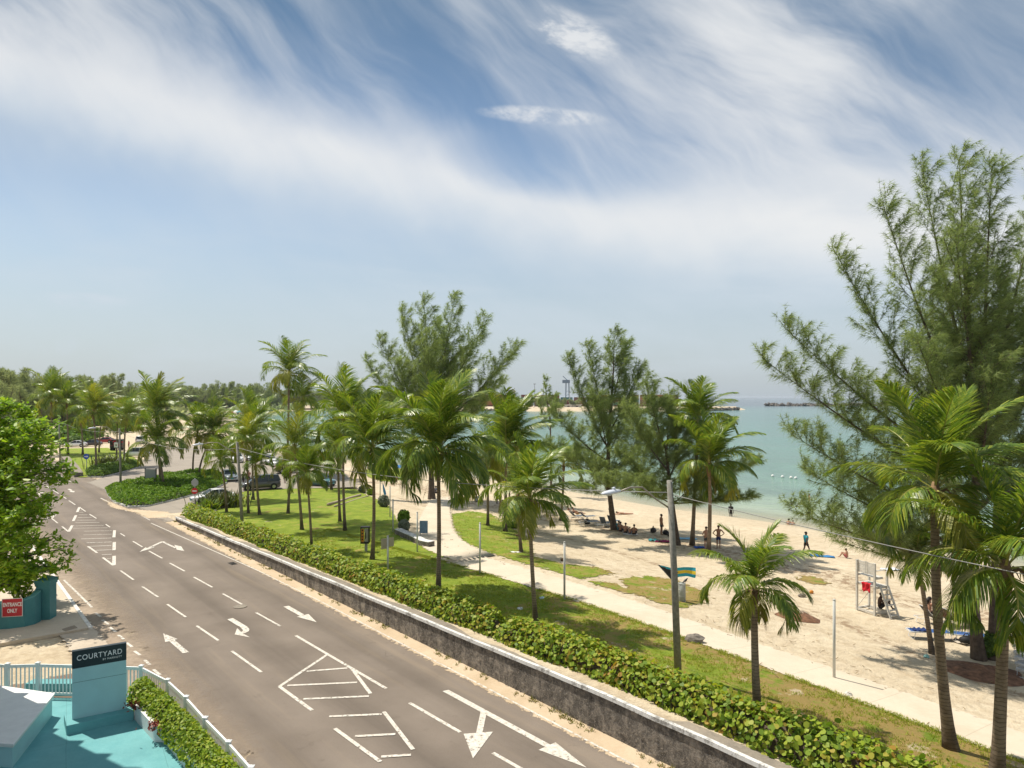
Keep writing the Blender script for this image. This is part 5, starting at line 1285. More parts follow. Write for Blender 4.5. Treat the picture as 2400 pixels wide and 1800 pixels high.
# ================================================================ street furniture
M['pole_wood'] = paint('weathered pole wood', (0.27, 0.255, 0.215), 0.9, 0.35, 7, bump=0.6)
M['galv'] = paint('galvanised arm', (0.34, 0.30, 0.25), 0.5, 0.2, 5, 0.4)
M['lamp_white'] = paint('lamp housing', (0.62, 0.65, 0.70), 0.35, 0.05, 3)
M['post_grey'] = paint('pale post', (0.56, 0.56, 0.52), 0.55, 0.12, 4)
M['wire'] = paint('cable', (0.32, 0.31, 0.29), 0.6, 0.1, 2)
M['glass'] = paint('lamp glass', (0.5, 0.5, 0.48), 0.15, 0.05, 2)
LP = {}
def lamp_pole(name, label, base, top, arm=None, head=None, r=0.125, cat='street lamp'):
    B = G(*base); d = B.y; t = thing(name, label, cat, B); T = at_depth(top[0], top[1], d) - B
    MB().tube([(0, 0, -0.3), T*0.5 + Vector((0.02, 0, 0)), T], [r*1.12, r, r*0.82], 12).build('pole', M['pole_wood'], t, True)
    if arm:
        a = at_depth(arm[0], arm[1], d) - B; h0 = at_depth(head[2], head[3], d - 1.0) - B; h1 = at_depth(head[0], head[1], d - 1.5) - B
        mid = a.lerp(h0, 0.55); mid.z = h0.z + 0.10; q1 = a.lerp(h0, 0.25); q1.z = a.z + (h0.z - a.z)*0.45; q3 = a.lerp(h0, 0.8); q3.z = h0.z + 0.12
        MB().tube([a, q1, mid, q3, h0], 0.032, 7).build('arm', M['galv'], t, True)
        ax = (h1 - h0).normalized(); sx = ax.cross(Vector((0, 0, 1))).normalized(); rings = []
        L = max(0.62, (h1 - h0).length)
        for f, w_, hh in ((0, .07, .07), (.25, .10, .10), (.5, .15, .11), (.8, .14, .08), (1.0, .05, .03)):
            c = h0 + ax*L*f; rings.append([c + sx*w_*math.cos(q) + Vector((0, 0, hh*math.sin(q)*(1 if math.sin(q) > 0 else 0.55))) for q in np.linspace(0, 2*PI, 13)[:-1]])
        hd = MB().loft(rings).build('lamp_head', M['lamp_white'], t, True)
        c = h0 + ax*L*0.33; MB().lathe([(0.055, 0.08), (0.055, 0.17), (0.03, 0.19)], 10, tuple(c)).build('photo_cell', M['lamp_white'], hd, True)
        c = h0 + ax*L*0.62; MB().ball((c.x, c.y, c.z - 0.05), (0.12, 0.12, 0.05), 10, 5).build('lens', M['glass'], hd, True)
    LP[label] = (B, T)
    return t, B, T
la, lb, lc = lamp_pole('street_lamp', 'nearest street lamp on a tall weathered timber pole behind the hedge', (1590, 1581), (1569, 1126), (1566, 1189), (1410, 1158, 1453, 1152))
l2, l2b, l2t = lamp_pole('street_lamp', 'street lamp with timber pole beside the spiky shrubs, second from the front', (569, 1243), (555.5, 1036), (553, 1062), (449, 1044, 476, 1041))
l3, l3b, l3t = lamp_pole('street_lamp', 'farther street lamp on the corner of the shrub island', (283, 1150), (280, 1004), (281, 1020), (206, 1004, 225, 1003))
p4, p4b, p4t = lamp_pole('utility_pole', 'bare utility pole beside the almond tree at the far road bend', (141, 1085), (138, 983), cat='utility pole')
xo, yo = xy(-46, 3.2); p5b = Vector((xo, yo, terr(xo, yo)))
t = thing('utility_pole', 'timber utility pole behind the hedge, outside the right border', 'utility pole', p5b); MB().tube([(0, 0, -.3), (0, 0, 6.9)], [0.14, 0.11], 12).build('pole', M['pole_wood'], t, True)
def wire(label, A, Bp, sag, r=0.016, extra=None):
    P = []
    for i in range(25): f = i/24; p = A.lerp(Bp, f); p.z -= sag*4*f*(1 - f); P.append(p)
    o = MB().tube(P, r, 5).build('power_cable', M['wire'], None, True); tag(o, label, 'cable'); return o
def up(b, t_, dz): return b + t_*1.0 + Vector((0, 0, dz))
wire('sagging cable from the nearest lamp pole across the palms to the second one', up(lb, lc, -0.45), up(l2b, l2t, -0.45), 0.75)
wire('cable running from the nearest lamp pole off over the right border', up(lb, lc, -0.5), p5b + Vector((0, 0, 6.5)), 0.55, 0.014)
wire('cable from the second lamp pole to the island lamp', up(l2b, l2t, -0.5), up(l3b, l3t, -0.35), 0.9)
wire('cable from the island lamp to the bare utility pole', up(l3b, l3t, -0.35), up(p4b, p4t, -0.3), 0.7)
wire('upper cable from the bare pole into the almond tree', up(p4b, p4t, -0.2), up(p4b, p4t, -0.2) + Vector((-25, 18, 0.4)), 0.4)
for px, by, ty, lab in ((1125, 1345, 1225, 'pale post at the lawn edge where the path straightens, left of the slim palm'), (1323, 1405, 1270, 'pale post at the lawn edge between the slim palm and nearest lamp'), (1955, 1590, 1405, 'pale post standing alone at the path edge, right of the small ragged palm'),
                       (978, 1294, 1200, 'pale post by the blue notice board at the path corner'), (921, 1247, 1170, 'pale post beside the silvery round shrub at the path'), (914, 1212, 1140, 'pale post half hidden by the broad palm crown'), (858, 1157, 1078, 'slim pale post between two round shrubs near the teal car'), (891, 1182, 1105, 'pale post in front of the bright grass strip')):
    B = G(px, by); h = (by - ty)*B.y/F; t = thing('path_post', lab, 'post', B, 0, 'pale posts along the path')
    MB().lathe([(0.055, -0.2), (0.055, h - 0.03)], 10).build('shaft', M['post_grey'], t, True); MB().lathe([(0.060, h - 0.028), (0.060, h), (0.02, h + 0.02)], 10).build('cap', M['post_grey'], t, True)
# sign seen from the back on the lawn
B = G(909, 1349); k = B.y/F; t = thing('notice_sign', 'grey post with two beige notice boards seen from behind on the lawn', 'sign', B)
MB().lathe([(0.055, -0.2), (0.055, 94*k)], 10).build('post', M['post_grey'], t, True); M['beige'] = paint('beige board', (0.47, 0.40, 0.30), 0.6, 0.1, 4)
MB().box((-8*k, 0.09, 74*k), (17*k, 0.03, 24*k), 0, Matrix.Rotation(R(28), 3, 'Z')).build('board', M['beige'], t); MB().box((7*k, 0.12, 78*k), (13*k, 0.03, 21*k), 0, Matrix.Rotation(R(30), 3, 'Z')).build('board', M['beige'], t)
# pay phone
B = G(856, 1293); k = B.y/F; t = thing('payphone', 'open payphone hood with orange side panel on a grey pedestal beside a palm', 'payphone', B)
M['orange'] = paint('orange panel', (0.62, 0.235, 0.025), 0.45, 0.15, 6); M['phone_grey'] = paint('phone body', (0.42, 0.40, 0.36), 0.5, 0.15, 6)
MB().box((2*k, 0, 10*k), (6*k, 0.16, 20*k)).build('pedestal', M['phone_grey'], t)
b = MB(); z0, z1 = 20*k, 58*k
for x in (-9*k, 9*k):
    for y in (-0.18, 0.18): b.box((x, y, (z0 + z1)/2), (0.05, 0.05, z1 - z0))
b.box((0, 0, z1), (20*k, 0.46, 0.06)); b.box((0, 0.19, z0 + 0.05), (18*k, 0.05, 0.1)); b.box((0, -0.19, z0 + 0.05), (18*k, 0.05, 0.1)); b.build('hood', M['dark'], t)
MB().box((-5.2*k, -0.19, (z0 + z1)/2), (7.2*k, 0.03, (z1 - z0)*0.80)).build('side_panel', M['orange'], t)
b = MB()
for i, dz in enumerate((0.30, 0.12, -0.06, -0.22)): b.ball((-5.2*k, -0.21, (z0+z1)/2 + dz*1.2), (0.055, 0.012, 0.06), 8, 4)
b.build('panel_marks', M['dark'], t)
MB().box((4.4*k, -0.10, (z0 + z1)/2), (8.4*k, 0.12, (z1 - z0)*0.78)).build('phone_body', M['phone_grey'], t); MB().tube([(2*k, -0.18, z0 + 12*k), (2*k, -0.24, z0 + 18*k), (2*k, -0.18, z0 + 26*k)], 0.03, 7).build('handset', M['dark'], t)
# blue board
B = G(993, 1256); k = B.y/F; t = thing('notice_board', 'faded blue notice board on short posts beside the path', 'sign', B)
M['blue_board'] = paint('faded blue board', (0.17, 0.27, 0.36), 0.55, 0.35, 5)
MB().box((0, 0, 21*k), (19*k, 0.05, 29*k)).build('board', M['blue_board'], t)
for x in (-8*k, 8*k): MB().box((x, 0.05, 12*k), (0.06, 0.05, 24.5*k)).build('post', M['post_grey'], t)
# road signs
def disc(b, c, r, y0, y1, n=20, sq=None):
    P = [(c[0] + r*math.cos(2*PI*i/n + (PI/n if n == 8 else 0)), c[2] + r*math.sin(2*PI*i/n + (PI/n if n == 8 else 0))) for i in range(n)]
    b.loft([[(x, y0, z) for x, z in P], [(x, y1, z) for x, z in P]][::-1])
M['sign_red'] = paint('road sign red', (0.55, 0.015, 0.02), 0.4, 0.04, 2); M['sign_blue'] = paint('road sign blue', (0.015, 0.09, 0.44), 0.4, 0.04, 2); M['alu'] = paint('aluminium sign back', (0.33, 0.35, 0.36), 0.5, 0.08, 2, 0.3)
B = G(457, 1193); k = B.y/F; t = thing('no_entry_sign', 'pole with red no entry disc below the grey back of an octagonal sign', 'road sign', B)
MB().lathe([(0.045, -0.2), (0.045, 72*k)], 8).build('pole', M['alu'], t, True)
b = MB(); disc(b, (0, 0, 42.5*k), 7.4*k, -0.10, -0.08); dd_ = b.build('disc', M['sign_red'], t); MB().box((0, -0.106, 42.5*k), (10.4*k, 0.01, 2.6*k)).build('bar', M['letter'], dd_)
b = MB(); disc(b, (0.3*k, 0, 62*k), 8.8*k, -0.08, -0.06, 8); b.build('octagon_back', M['alu'], t)
B = atz(203, 1106, 0.1); k = B.y/F; t = thing('keep_right_sign', 'round blue sign with white right arrow on the far lawn', 'road sign', B)
MB().lathe([(0.05, -0.2), (0.05, 32*k)], 8).build('pole', M['alu'], t, True); b = MB(); disc(b, (0, 0, 36*k), 6.6*k, -0.10, -0.08); d_ = b.build('disc', M['sign_blue'], t)
b = MB(); y_ = -0.108; z_ = 36*k; b.face([(-4.2*k, y_, z_ - .8*k), (1.2*k, y_, z_ - .8*k), (1.2*k, y_, z_ + .8*k), (-4.2*k, y_, z_ + .8*k)]); b.face([(1.2*k, y_, z_ - .8*k), (1.2*k, y_, z_ - 2.6*k), (4.8*k, y_, z_), (1.2*k, y_, z_ + 2.6*k), (1.2*k, y_, z_ + .8*k)]); b.build('arrow', M['letter'], d_)
B = atz(215, 1106, 0.1); k = B.y/F; t = thing('marker_sign', 'thin dark post with small green plate beside the blue arrow sign', 'road sign', B)
MB().lathe([(0.045, -0.2), (0.045, 38*k)], 8).build('pole', M['dark'], t, True); MB().box((0, -0.06, 36*k), (2.6*k, 0.02, 4*k)).build('plate', paint('green plate', (0.03, 0.16, 0.12), 0.5), t)
B = G(353, 1140); k = B.y/F; t = thing('panel_sign', 'large grey sign panel seen from behind on two posts in the shrub island', 'road sign', B)
MB().box((0, -0.05, 26*k), (24*k, 0.05, 29*k)).build('panel', M['alu'], t)
for x in (-13*k, 12.5*k): MB().box((x, 0.05, 20*k), (0.12, 0.1, 44*k)).build('post', M['dark'], t)
B = G(327, 1137); k = B.y/F; t = thing('marker_post', 'short wooden marker post at the edge of the shrub island', 'post', B); MB().box((0, 0, 8*k), (0.16, 0.16, 17*k)).build('shaft', M['pole_wood'], t)
MB().box((0, 0, 16.6*k), (0.17, 0.17, 1.0*k)).build('cap', M['dark'], t)
B = atz(273, 1085, 0.0); k = B.y/F; t = thing('meter_box', 'white electric meter box on a dark post near the island lamp', 'meter box', B)
MB().lathe([(0.05, 0), (0.05, 42*k)], 8).build('post', M['dark'], t, True); MB().box((0, -0.14, 42*k), (8*k, 0.25, 11*k)).build('box', M['white'], t, bevel=0.03); MB().box((1*k, -0.275, 42*k), (2.4*k, 0.02, 3*k)).build('dial', M['dark'], t)
# ================================================================ shrub island and beds
def bed(name, label, pts, h, n, size, mat, seed, kerb=True, cat='shrub bed', kh=0.14):
    rng = np.random.default_rng(seed); rnd = random.Random(seed)
    P = [atz(a, b, 0.0) for a, b in pts]; o_ = Vector((P[0].x, P[0].y, 0)); Q = [(p.x - o_.x, p.y - o_.y) for p in P]; Qc = Q + [Q[0]]
    t = thing(name, label, cat, o_)
    ar = sum(Q[i][0]*Q[(i+1) % len(Q)][1] - Q[(i+1) % len(Q)][0]*Q[i][1] for i in range(len(Q)))
    Qo = Q if ar > 0 else Q[::-1]
    if kerb:
        MB().prism(Qo, -0.05, kh).build('kerb', M['coping'], t); cx = sum(q[0] for q in Q)/len(Q); cy = sum(q[1] for q in Q)/len(Q)
        MB().prism([((q[0]-cx)*0.975 + cx, (q[1]-cy)*0.965 + cy) for q in Qo], -0.04, kh + 0.02).build('soil', paint('bed soil', (0.055, 0.05, 0.03), 0.95, 0.4, 4), t)
    x0, x1, y0, y1 = min(q[0] for q in Q), max(q[0] for q in Q), min(q[1] for q in Q), max(q[1] for q in Q); C = []; N = []
    st = MB()
    while len(C) < n:
        x, y = rnd.uniform(x0, x1), rnd.uniform(y0, y1)
        if not poly_in(Q, x, y): continue
        e = pl_dist(Qc, x, y); hh = h*min(1, (e/(h*1.1) + 0.02))**0.5*(0.72 + 0.5*mn.noise(Vector((x*0.5, y*0.5, seed))) + 0.28*mn.noise(Vector((x*1.9, y*1.9, seed + 3))))
        C.append((x, y, kh + hh*rnd.uniform(0.78, 1.06))); N.append((rnd.gauss(0, .3), rnd.gauss(0, .3), 1.0))
    V, Fc = leaves(rng, np.array(C), np.array(N), size, 5, 0.55, 0.1, 0.6); np_mesh('foliage', V, Fc, M[mat], t)
    return t
bed('shrub_island', 'kerbed traffic island filled with dense bright green ground cover', ((246, 1148), (252, 1162), (268, 1180), (300, 1190), (345, 1188), (385, 1179), (440, 1165), (500, 1148), (532, 1133), (533, 1122), (512, 1113), (470, 1110), (420, 1114), (350, 1128), (290, 1138)), 0.95, 30000, 0.125, 'cover_leaf', 31)
bed('shrub_bed', 'low dark green hedge bed along the edge of the far lawn', ((200, 1106), (205, 1118), (240, 1119), (300, 1104), (328, 1095), (322, 1085), (270, 1096), (230, 1102)), 1.1, 9000, 0.16, 'bush', 32)
def spiky(name, label, px, py, r, h, n, seed, mat, z=None):
    B = G(px, py) if z is None else atz(px, py, z); rng = np.random.default_rng(seed); t = thing(name, label, 'shrub', B); V = []; Fq = []
    for k in range(n):
        cx, cy = rng.normal()*r*0.5, rng.normal()*r*0.3; a = rng.uniform(0, 6.28); L = h*rng.uniform(0.6, 1.1); e = rng.uniform(0.25, 1.0); w_ = 0.055
        c_, s_ = math.cos(a), math.sin(a); i = len(V)
        for f, ww in ((0, .5), (.45, 1), (.8, .8), (1.0, .06)):
            hx = L*e*f**1.4; hz = L*(f - 0.42*e*f*f); x, y = cx + c_*hx, cy + s_*hx
            V += [(x - s_*w_*ww, y + c_*w_*ww, hz), (x + s_*w_*ww, y - c_*w_*ww, hz)]
        for j in range(3): Fq.append((i + 2*j, i + 2*j + 1, i + 2*j + 3, i + 2*j + 2))
    np_mesh('blades', np.array(V), np.array(Fq), M[mat], t)
    b = MB(); [b.tube([(rng.normal()*r*.5, rng.normal()*r*.3, 0), (rng.normal()*r*.4, rng.normal()*r*.3, h*0.5)], 0.04, 5) for _ in range(9)]; b.build('stems', M['twig'], t)
    return t
M['spiky'] = leafmat('spiky leaf', [(0.030, 0.055, 0.012), (0.060, 0.095, 0.018), (0.115, 0.140, 0.025), (0.15, 0.10, 0.03)], 0.4, 0.25, 0.5, 0.4)
spiky('spiky_shrub', 'big clump of dark spiky shrubs in front of the white car', 520, 1190, 2.3, 2.1, 420, 3, 'spiky'); spiky('spiky_shrub', 'light green spiky shrub at the left of the dark clump', 488, 1197, 0.9, 1.5, 110, 4, 'frond')
spiky('spiky_shrub', 'dark spiky shrubs on the far lawn behind the low hedge bed', 254, 1098, 2.6, 2.7, 300, 5, 'spiky', 0.1)
def round_shrub(name, label, px, py, rx, rz_, n, size, mat, seed, hz=1.0):
    B = G(px, py); k = B.y/F; rng = np.random.default_rng(seed); t = thing(name, label, 'shrub', B); v = rng.normal(size=(n, 3)); v /= np.linalg.norm(v, axis=1)[:, None]
    q = np.array([0.82 + 0.22*mn.noise(Vector(p*2.2) + Vector((seed, 0, 0))) for p in v])[:, None]
    C = v*q*rng.uniform(0.75, 1.05, (n, 1))*(rx*k, rx*k*0.8, rz_*k*hz) + (0, 0, rz_*k*0.85); C[:, 2] = np.maximum(C[:, 2], 0.03)
    b = MB(); [b.tube([(0, 0, -0.05), tuple(c)], [0.03, 0.008], 4) for c in C[::max(1, n//40)]]; b.build('stems', M['twig'], t)
    V, Fc = leaves(rng, C, v + (0, 0, .35), size, 5, 0.5, 0.1, 0.5); np_mesh('foliage', V, Fc, M[mat], t); return t
round_shrub('round_shrub', 'round silvery shrub beside the path opposite the grass patch', 947, 1246, 16, 17, 1500, 0.09, 'silver', 1); round_shrub('round_shrub', 'dark green leafy bush behind the silvery shrub', 946, 1226, 17, 18, 1600, 0.11, 'cover_leaf', 2)
round_shrub('round_shrub', 'silvery grey bush near the nose of the teal car', 852, 1155, 14, 10, 1100, 0.13, 'silver', 3); round_shrub('round_shrub', 'small bright green bush at the silvery bush', 868, 1161, 9, 9, 700, 0.13, 'almond', 4)
round_shrub('round_shrub', 'thin silvery bush among the posts behind the broad palm', 899, 1188, 16, 16, 1200, 0.12, 'silver', 5); round_shrub('round_shrub', 'low big leaved plant on the sand at a palm foot', 1204, 1238, 16, 9, 420, 0.17, 'cover_leaf', 6)
round_shrub('round_shrub', 'dark green suckers growing at the foot of the huge casuarina', 2325, 1545, 24, 38, 2600, 0.10, 'bush', 7)
# logs
for (a, b_, r_, lab) in (((769, 1186), (845, 1163), 0.17, 'thick pale log lying on the lawn'), ((784, 1189), (863, 1164), 0.10, 'thin crooked pale log in front of the thick one')):
    A, Bq_ = G(*a), G(*b_); t = thing('log', lab, 'log', A); d = Bq_ - A; P = [Vector((0, 0, r_*0.9)), d*0.3 + Vector((0.1, 0.1, r_*0.95)), d*0.65 + Vector((-0.05, -.1, r_)), d + Vector((0, 0, r_))]
    MB().tube(P, [r_, r_*0.95, r_*0.85, r_*0.7], 9).build('trunk', paint('dry log', (0.44, 0.36, 0.26), 0.9, 0.25, 5, bump=0.5), t, True); dn = d.normalized(); MB().tube([d + Vector((0, 0, r_)) + dn*0.004, d + Vector((0, 0, r_)) + dn*0.03], r_*0.66, 9).build('cut_end', M['pole_wood'], t)
# mounds of brown weed
def mound(label, px, py, rx, ry, h, seed, z=None):
    B = G(px, py); k = B.y/F; rnd = random.Random(seed); b = MB(); n = 26
    for i in range(9):
        for j in range(n):
            a = 2*PI*j/n; f = i/8; q = 1 + 0.25*mn.noise(Vector((math.cos(a)*1.7, math.sin(a)*1.7, seed)))
            x, y = math.cos(a)*rx*k*f*q, math.sin(a)*ry*f*q; wz = terr(B.x + x, B.y + y) - B.z
            b.v.append((x, y, wz + 0.012 + h*(1 - f)**0.8*(1 + 0.6*mn.noise(Vector((x*2.5, y*2.5, seed))))))
    for i in range(8):
        for j in range(n): b.f.append((i*n+j, (i+1)*n+j, (i+1)*n+(j+1) % n, i*n+(j+1) % n)); b.m.append(0)
    o = b.build('weed_mound', M['weedpile'], None, True); o.location = B; tag(o, label, 'mound'); return B
M['weedpile'] = paint('dried brown weed', (0.19, 0.095, 0.052), 0.95, 0.65, 5, bump=1.0)
m1 = mound('heap of dried reddish brown weed on the open sand', 1872, 1448, 52, 1.0, 0.34, 1); mound('broad brown heap of needles under the huge casuarina', 2300, 1578, 95, 1.5, 0.32, 2)
rnd = random.Random(4)
b = MB()
for k in range(9): a = rnd.uniform(0, 3.1); c = Vector((rnd.uniform(-.4, .4), rnd.uniform(-.3, .3), 0.20)); b.tube([c - Vector((math.cos(a), math.sin(a), 0))*0.25, c + Vector((0, 0, 0.12)), c + Vector((math.cos(a), math.sin(a), 0))*0.25], 0.025, 5)
o = b.build('driftwood', paint('driftwood', (0.5, 0.42, 0.32), 0.9, 0.2, 6)); o.location = m1; tag(o, 'pale driftwood sticks lying on the reddish weed heap', 'driftwood', None, 'stuff')
# ================================================================ lifeguard chair
def lifeguard():
    A, Bq_ = G(2008.5, 1430), G(2050, 1443.5); dx = Bq_ - A; dx.z = 0; W_ = dx.length; dx.normalize(); rz = math.atan2(dx.y, dx.x)
    t = thing('lifeguard_chair', 'tall white wooden lifeguard chair with ladder on the sand', 'lifeguard chair', (A.x, A.y, min(A.z, Bq_.z)), rz)
    D = 0.95; sc = (1443 - 1320)*A.y/F; wm = M['chair_white']
    for x, y in ((0, 0), (W_, 0), (0, D), (W_, D)): MB().box((x, y, (sc*0.80 if y else sc*0.97)/2 - 0.1), (0.10, 0.10, (sc*0.80 if y else sc*0.97) + 0.2)).build('leg', wm, t)
    b = MB(); b.box((W_/2, 0.0, 0.13), (W_ - 0.1, 0.06, 0.12)); b.box((W_/2, D, 0.13), (W_ - .1, 0.06, 0.12)); b.box((0, D/2, 0.13), (0.06, D - .1, 0.12)); b.box((W_, D/2, 0.13), (0.06, D - .1, 0.12))
    b.box((W_/2, D/2, 0.19), (W_ - 0.04, 0.05, 0.01)); b.build('base_frame', wm, t)
    b = MB()
    for i in range(7): b.box((W_/2, 0.07 + i*(D - 0.14)/6, sc*0.53), (W_ + 0.1, 0.115, 0.04))
    b.box((0, D/2, sc*0.53 - .07), (0.05, D + .1, 0.10)); b.box((W_, D/2, sc*0.53 - .07), (0.05, D + .1, 0.10)); b.build('platform', wm, t)
    b = MB()
    for i in range(5): b.box((W_/2, 0.10 + i*0.115, sc*0.70), (W_ + 0.02, 0.10, 0.04))
    b.box((0.0, 0.3, sc*0.70 - .06), (0.05, .62, .08)); b.box((W_, 0.3, sc*0.70 - .06), (0.05, .62, .08)); b.build('seat', wm, t)
    for i in (0, 1):
        b = MB(); x0 = W_*(0.02 + 0.5*i); w_ = W_*0.46
        for k in range(5): b.box((x0 + w_/2, 0.035, sc*0.74 + (k + .5)*sc*0.045), (w_ - 0.06, 0.022, sc*0.040))
        b.box((x0 + 0.03, 0.035, sc*0.855), (0.06, 0.045, sc*0.235)); b.box((x0 + w_ - 0.03, 0.035, sc*0.855), (0.06, 0.045, sc*0.235)); b.build('back_panel', wm, t)
    for x in (0, W_): MB().box((x, D*0.42, sc*0.83), (0.09, D*0.95, 0.035)).build('armrest', wm, t)
    b = MB(); zt = sc*0.53
    for y in (D*0.30, D*0.95): b.bar((W_ + 0.10, y, zt + .02), (W_ + 0.80, y, 0.0), 0.05, 0.12, up=(0, 1, 0))
    for k in range(6): f = (k + .6)/6.2; b.box((W_ + 0.10 + 0.70*f, D*0.625, zt*(1 - f)), (0.13, D*0.65 - 0.06, 0.035))
    b.build('ladder', wm, t)
    b = MB(); b.tube([(0.08, 0, 0.3), (W_ - 0.3, 0, sc*0.45)], 0.02, 5); b.build('brace', wm, t)
    return t, A, dx, W_, D, sc
M['chair_white'] = paint('weathered white wood', (0.60, 0.58, 0.53), 0.7, 0.22, 5)
LG, lgA, lgd, lgW, lgD, lgs = lifeguard()
# red cloth over the platform rail
def cloth(name, label, cat, loc, rz, pts, mat, thick=0.012):
    """pts: grid rows of points"""
    b = MB(); n = len(pts[0]); k = len(pts)
    for r_ in pts: b.v += [tuple(p) for p in r_]
    for i in range(k - 1):
        for j in range(n - 1): b.f.append((i*n+j, i*n+j+1, (i+1)*n+j+1, (i+1)*n+j)); b.m.append(0)
    o = b.build(name, mat, None, True); o.location = loc; o.rotation_euler = (0, 0, rz); md = o.modifiers.new('s', 'SOLIDIFY'); md.thickness = thick
    return tag(o, label, cat)
M['red_cloth'] = paint('red cloth', (0.55, 0.012, 0.025), 0.8, 0.15, 8)
x0 = lgW*0.36; rows = []
for i in range(9):
    z = lgs*0.575 - max(0, i - 2)*0.075; y = -0.075 + (0.10 if i == 0 else 0.03 if i == 1 else -0.01 - 0.02*math.sin(i)); rows.append([(x0 + j*0.062 + 0.01*math.sin(i*2 + j), y - 0.04*math.sin(j*1.3 + i*0.5), z + 0.02*math.sin(j*2.1) - (0.05*math.sin(j*0.8) if i == 8 else 0)) for j in range(10)])
cloth('red_towel', 'red cloth hanging over the platform of the white lifeguard chair', 'towel', LG.location, LG.rotation_euler.z, rows, M['red_cloth'])
# ================================================================ sun loungers
M['sling_black'] = paint('dark sling', (0.045, 0.046, 0.050), 0.7, 0.2, 12); M['sling_tan'] = paint('tan sling', (0.46, 0.37, 0.24), 0.7, 0.12, 12); M['sling_blue'] = paint('blue sling', (0.025, 0.085, 0.26), 0.7, 0.2, 10); M['sling_grey'] = paint('grey blue sling', (0.10, 0.125, 0.155), 0.7, 0.2, 10)
M['tube_white'] = paint('white frame tube', (0.66, 0.67, 0.68), 0.35, 0.06, 3)
def lounger(label, pos, rz, sling, back=55, group=None, z=None, slat=False):
    t = thing('sun_lounger', label, 'sun lounger', pos, rz, group); r_ = 0.016; ca, sa = math.cos(R(back)), math.sin(R(back))
    Zs = 0.36; bl = 0.72; hx = 0.75
    b = MB()
    for y in (-0.30, 0.30):
        b.tube([(0.0, y, Zs), (1.95 - 0.02, y, Zs)], r_, 6); b.tube([(hx, y, Zs + .01), (hx - ca*bl, y, Zs + .01 + sa*bl)], r_, 6)
    b.tube([(1.95, -0.30, Zs), (1.95, 0.30, Zs)], r_, 6); b.tube([(hx - ca*bl, -0.30, Zs + .01 + sa*bl), (hx - ca*bl, 0.30, Zs + .01 + sa*bl)], r_, 6); b.tube([(0, -.3, Zs), (0, .3, Zs)], r_, 6); b.build('frame', M['tube_white'], t, True)
    for x in (0.25, 1.65):
        MB().tube([(x, -0.30, Zs), (x - 0.10, -0.31, 0.02), (x - 0.10, 0.31, 0.02), (x, 0.30, Zs)], r_, 6).build('leg', M['tube_white'], t, True)
    if slat:
        b = MB(); [b.box((0.08 + i*0.085, 0, Zs + 0.02), (0.055, 0.56, 0.014)) for i in range(22)]; b.build('seat', M['tube_white'], t)
    else:
        b = MB(); b.box(((hx + 1.93)/2, 0, Zs - 0.01), (1.93 - hx, 0.55, 0.014)); b.build('seat', sling, t)
        b = MB(); RB = Matrix.Rotation(R(back), 3, 'Y'); b.box((hx - ca*bl/2, 0, Zs + sa*bl/2), (bl, 0.55, 0.014), 0, RB); b.build('backrest', sling, t)
    return t
def heading(dx, dy): return math.atan2(dy, dx)
hS = heading(TN[0], TN[1])
lounger('dark slung lounger with raised back behind the leaning slender palm', G(2150, 1462), heading(.85, .1), M['sling_black'], 52)
lounger('tan slung lounger with raised back holding a resting person', G(2200, 1470), heading(.9, .15), M['sling_tan'], 55)
lounger('flat blue lounger with crumpled dark towel in the casuarina shade', G(2128, 1494), heading(.95, -.1), M['sling_blue'], 2)
lounger('flat blue lounger half hidden by the thick palm trunk', G(2225, 1500), heading(.95, -.25), M['sling_blue'], 2)
GL = 'grey loungers under the trees'
lounger('grey lounger with two sunbathers, leftmost of the beach row', G(1331, 1219), heading(.7, .35), M['sling_grey'], 45, GL); lounger('grey lounger with raised back beside black bags', G(1358, 1232), heading(.8, .2), M['sling_grey'], 38, GL)
lounger('empty grey lounger seen from behind left of the split trunk', G(1405, 1238), heading(.6, .75), M['sling_grey'], 62, GL); lounger('grey lounger next to the folded parasol', G(1424, 1234), heading(.6, .75), M['sling_grey'], 60, GL); lounger('grey lounger farther back, second in the beach row', G(1355, 1220), heading(.75, .35), M['sling_grey'], 40, GL)
p0 = G(2392, 1590)
for k in range(9): lounger('white slatted lounger in the leaning pile at the right border', p0 + Vector((0.05*k, 0.12*k - 0.2, 0.02 + 0.20*k)), heading(.8, .6), M['sling_grey'], 2, 'pile of white slatted loungers', None, True)
rows = [[(0.06*i + 0.2, 0.05*j - 0.25, 0.40 + 0.05*math.sin(i*1.7 + j) + 0.03*math.sin(j*2.3)) for j in range(11)] for i in range(14)]
o = cloth('beach_towel', 'crumpled dark blue towel lying on the flat blue lounger', 'towel', G(2128, 1494), heading(.95, -.1), rows, paint('navy towel', (0.012, 0.035, 0.14), 0.9, 0.4, 14))
def towel(label, px, py, w_, l_, rz, col, seed=0, bump=0.025, z=0.02):
    B = G(px, py); rnd = random.Random(seed); rows = []
    c_, s_ = math.cos(rz), math.sin(rz)
    for i in range(9):
        r_ = []
        for j in range(7):
            x, y = (i/8 - .5)*l_, (j/6 - .5)*w_; X, Y = c_*x - s_*y, s_*x + c_*y; r_.append((X, Y, terr(B.x + X, B.y + Y) - B.z + z + bump*(1 + math.sin(i*1.9 + j*1.3 + seed))*rnd.uniform(.6, 1)))
        rows.append(r_)
    return cloth('beach_towel', label, 'towel', B, 0, rows, paint('towel ' + label[:10], col, 0.9, 0.2, 10))
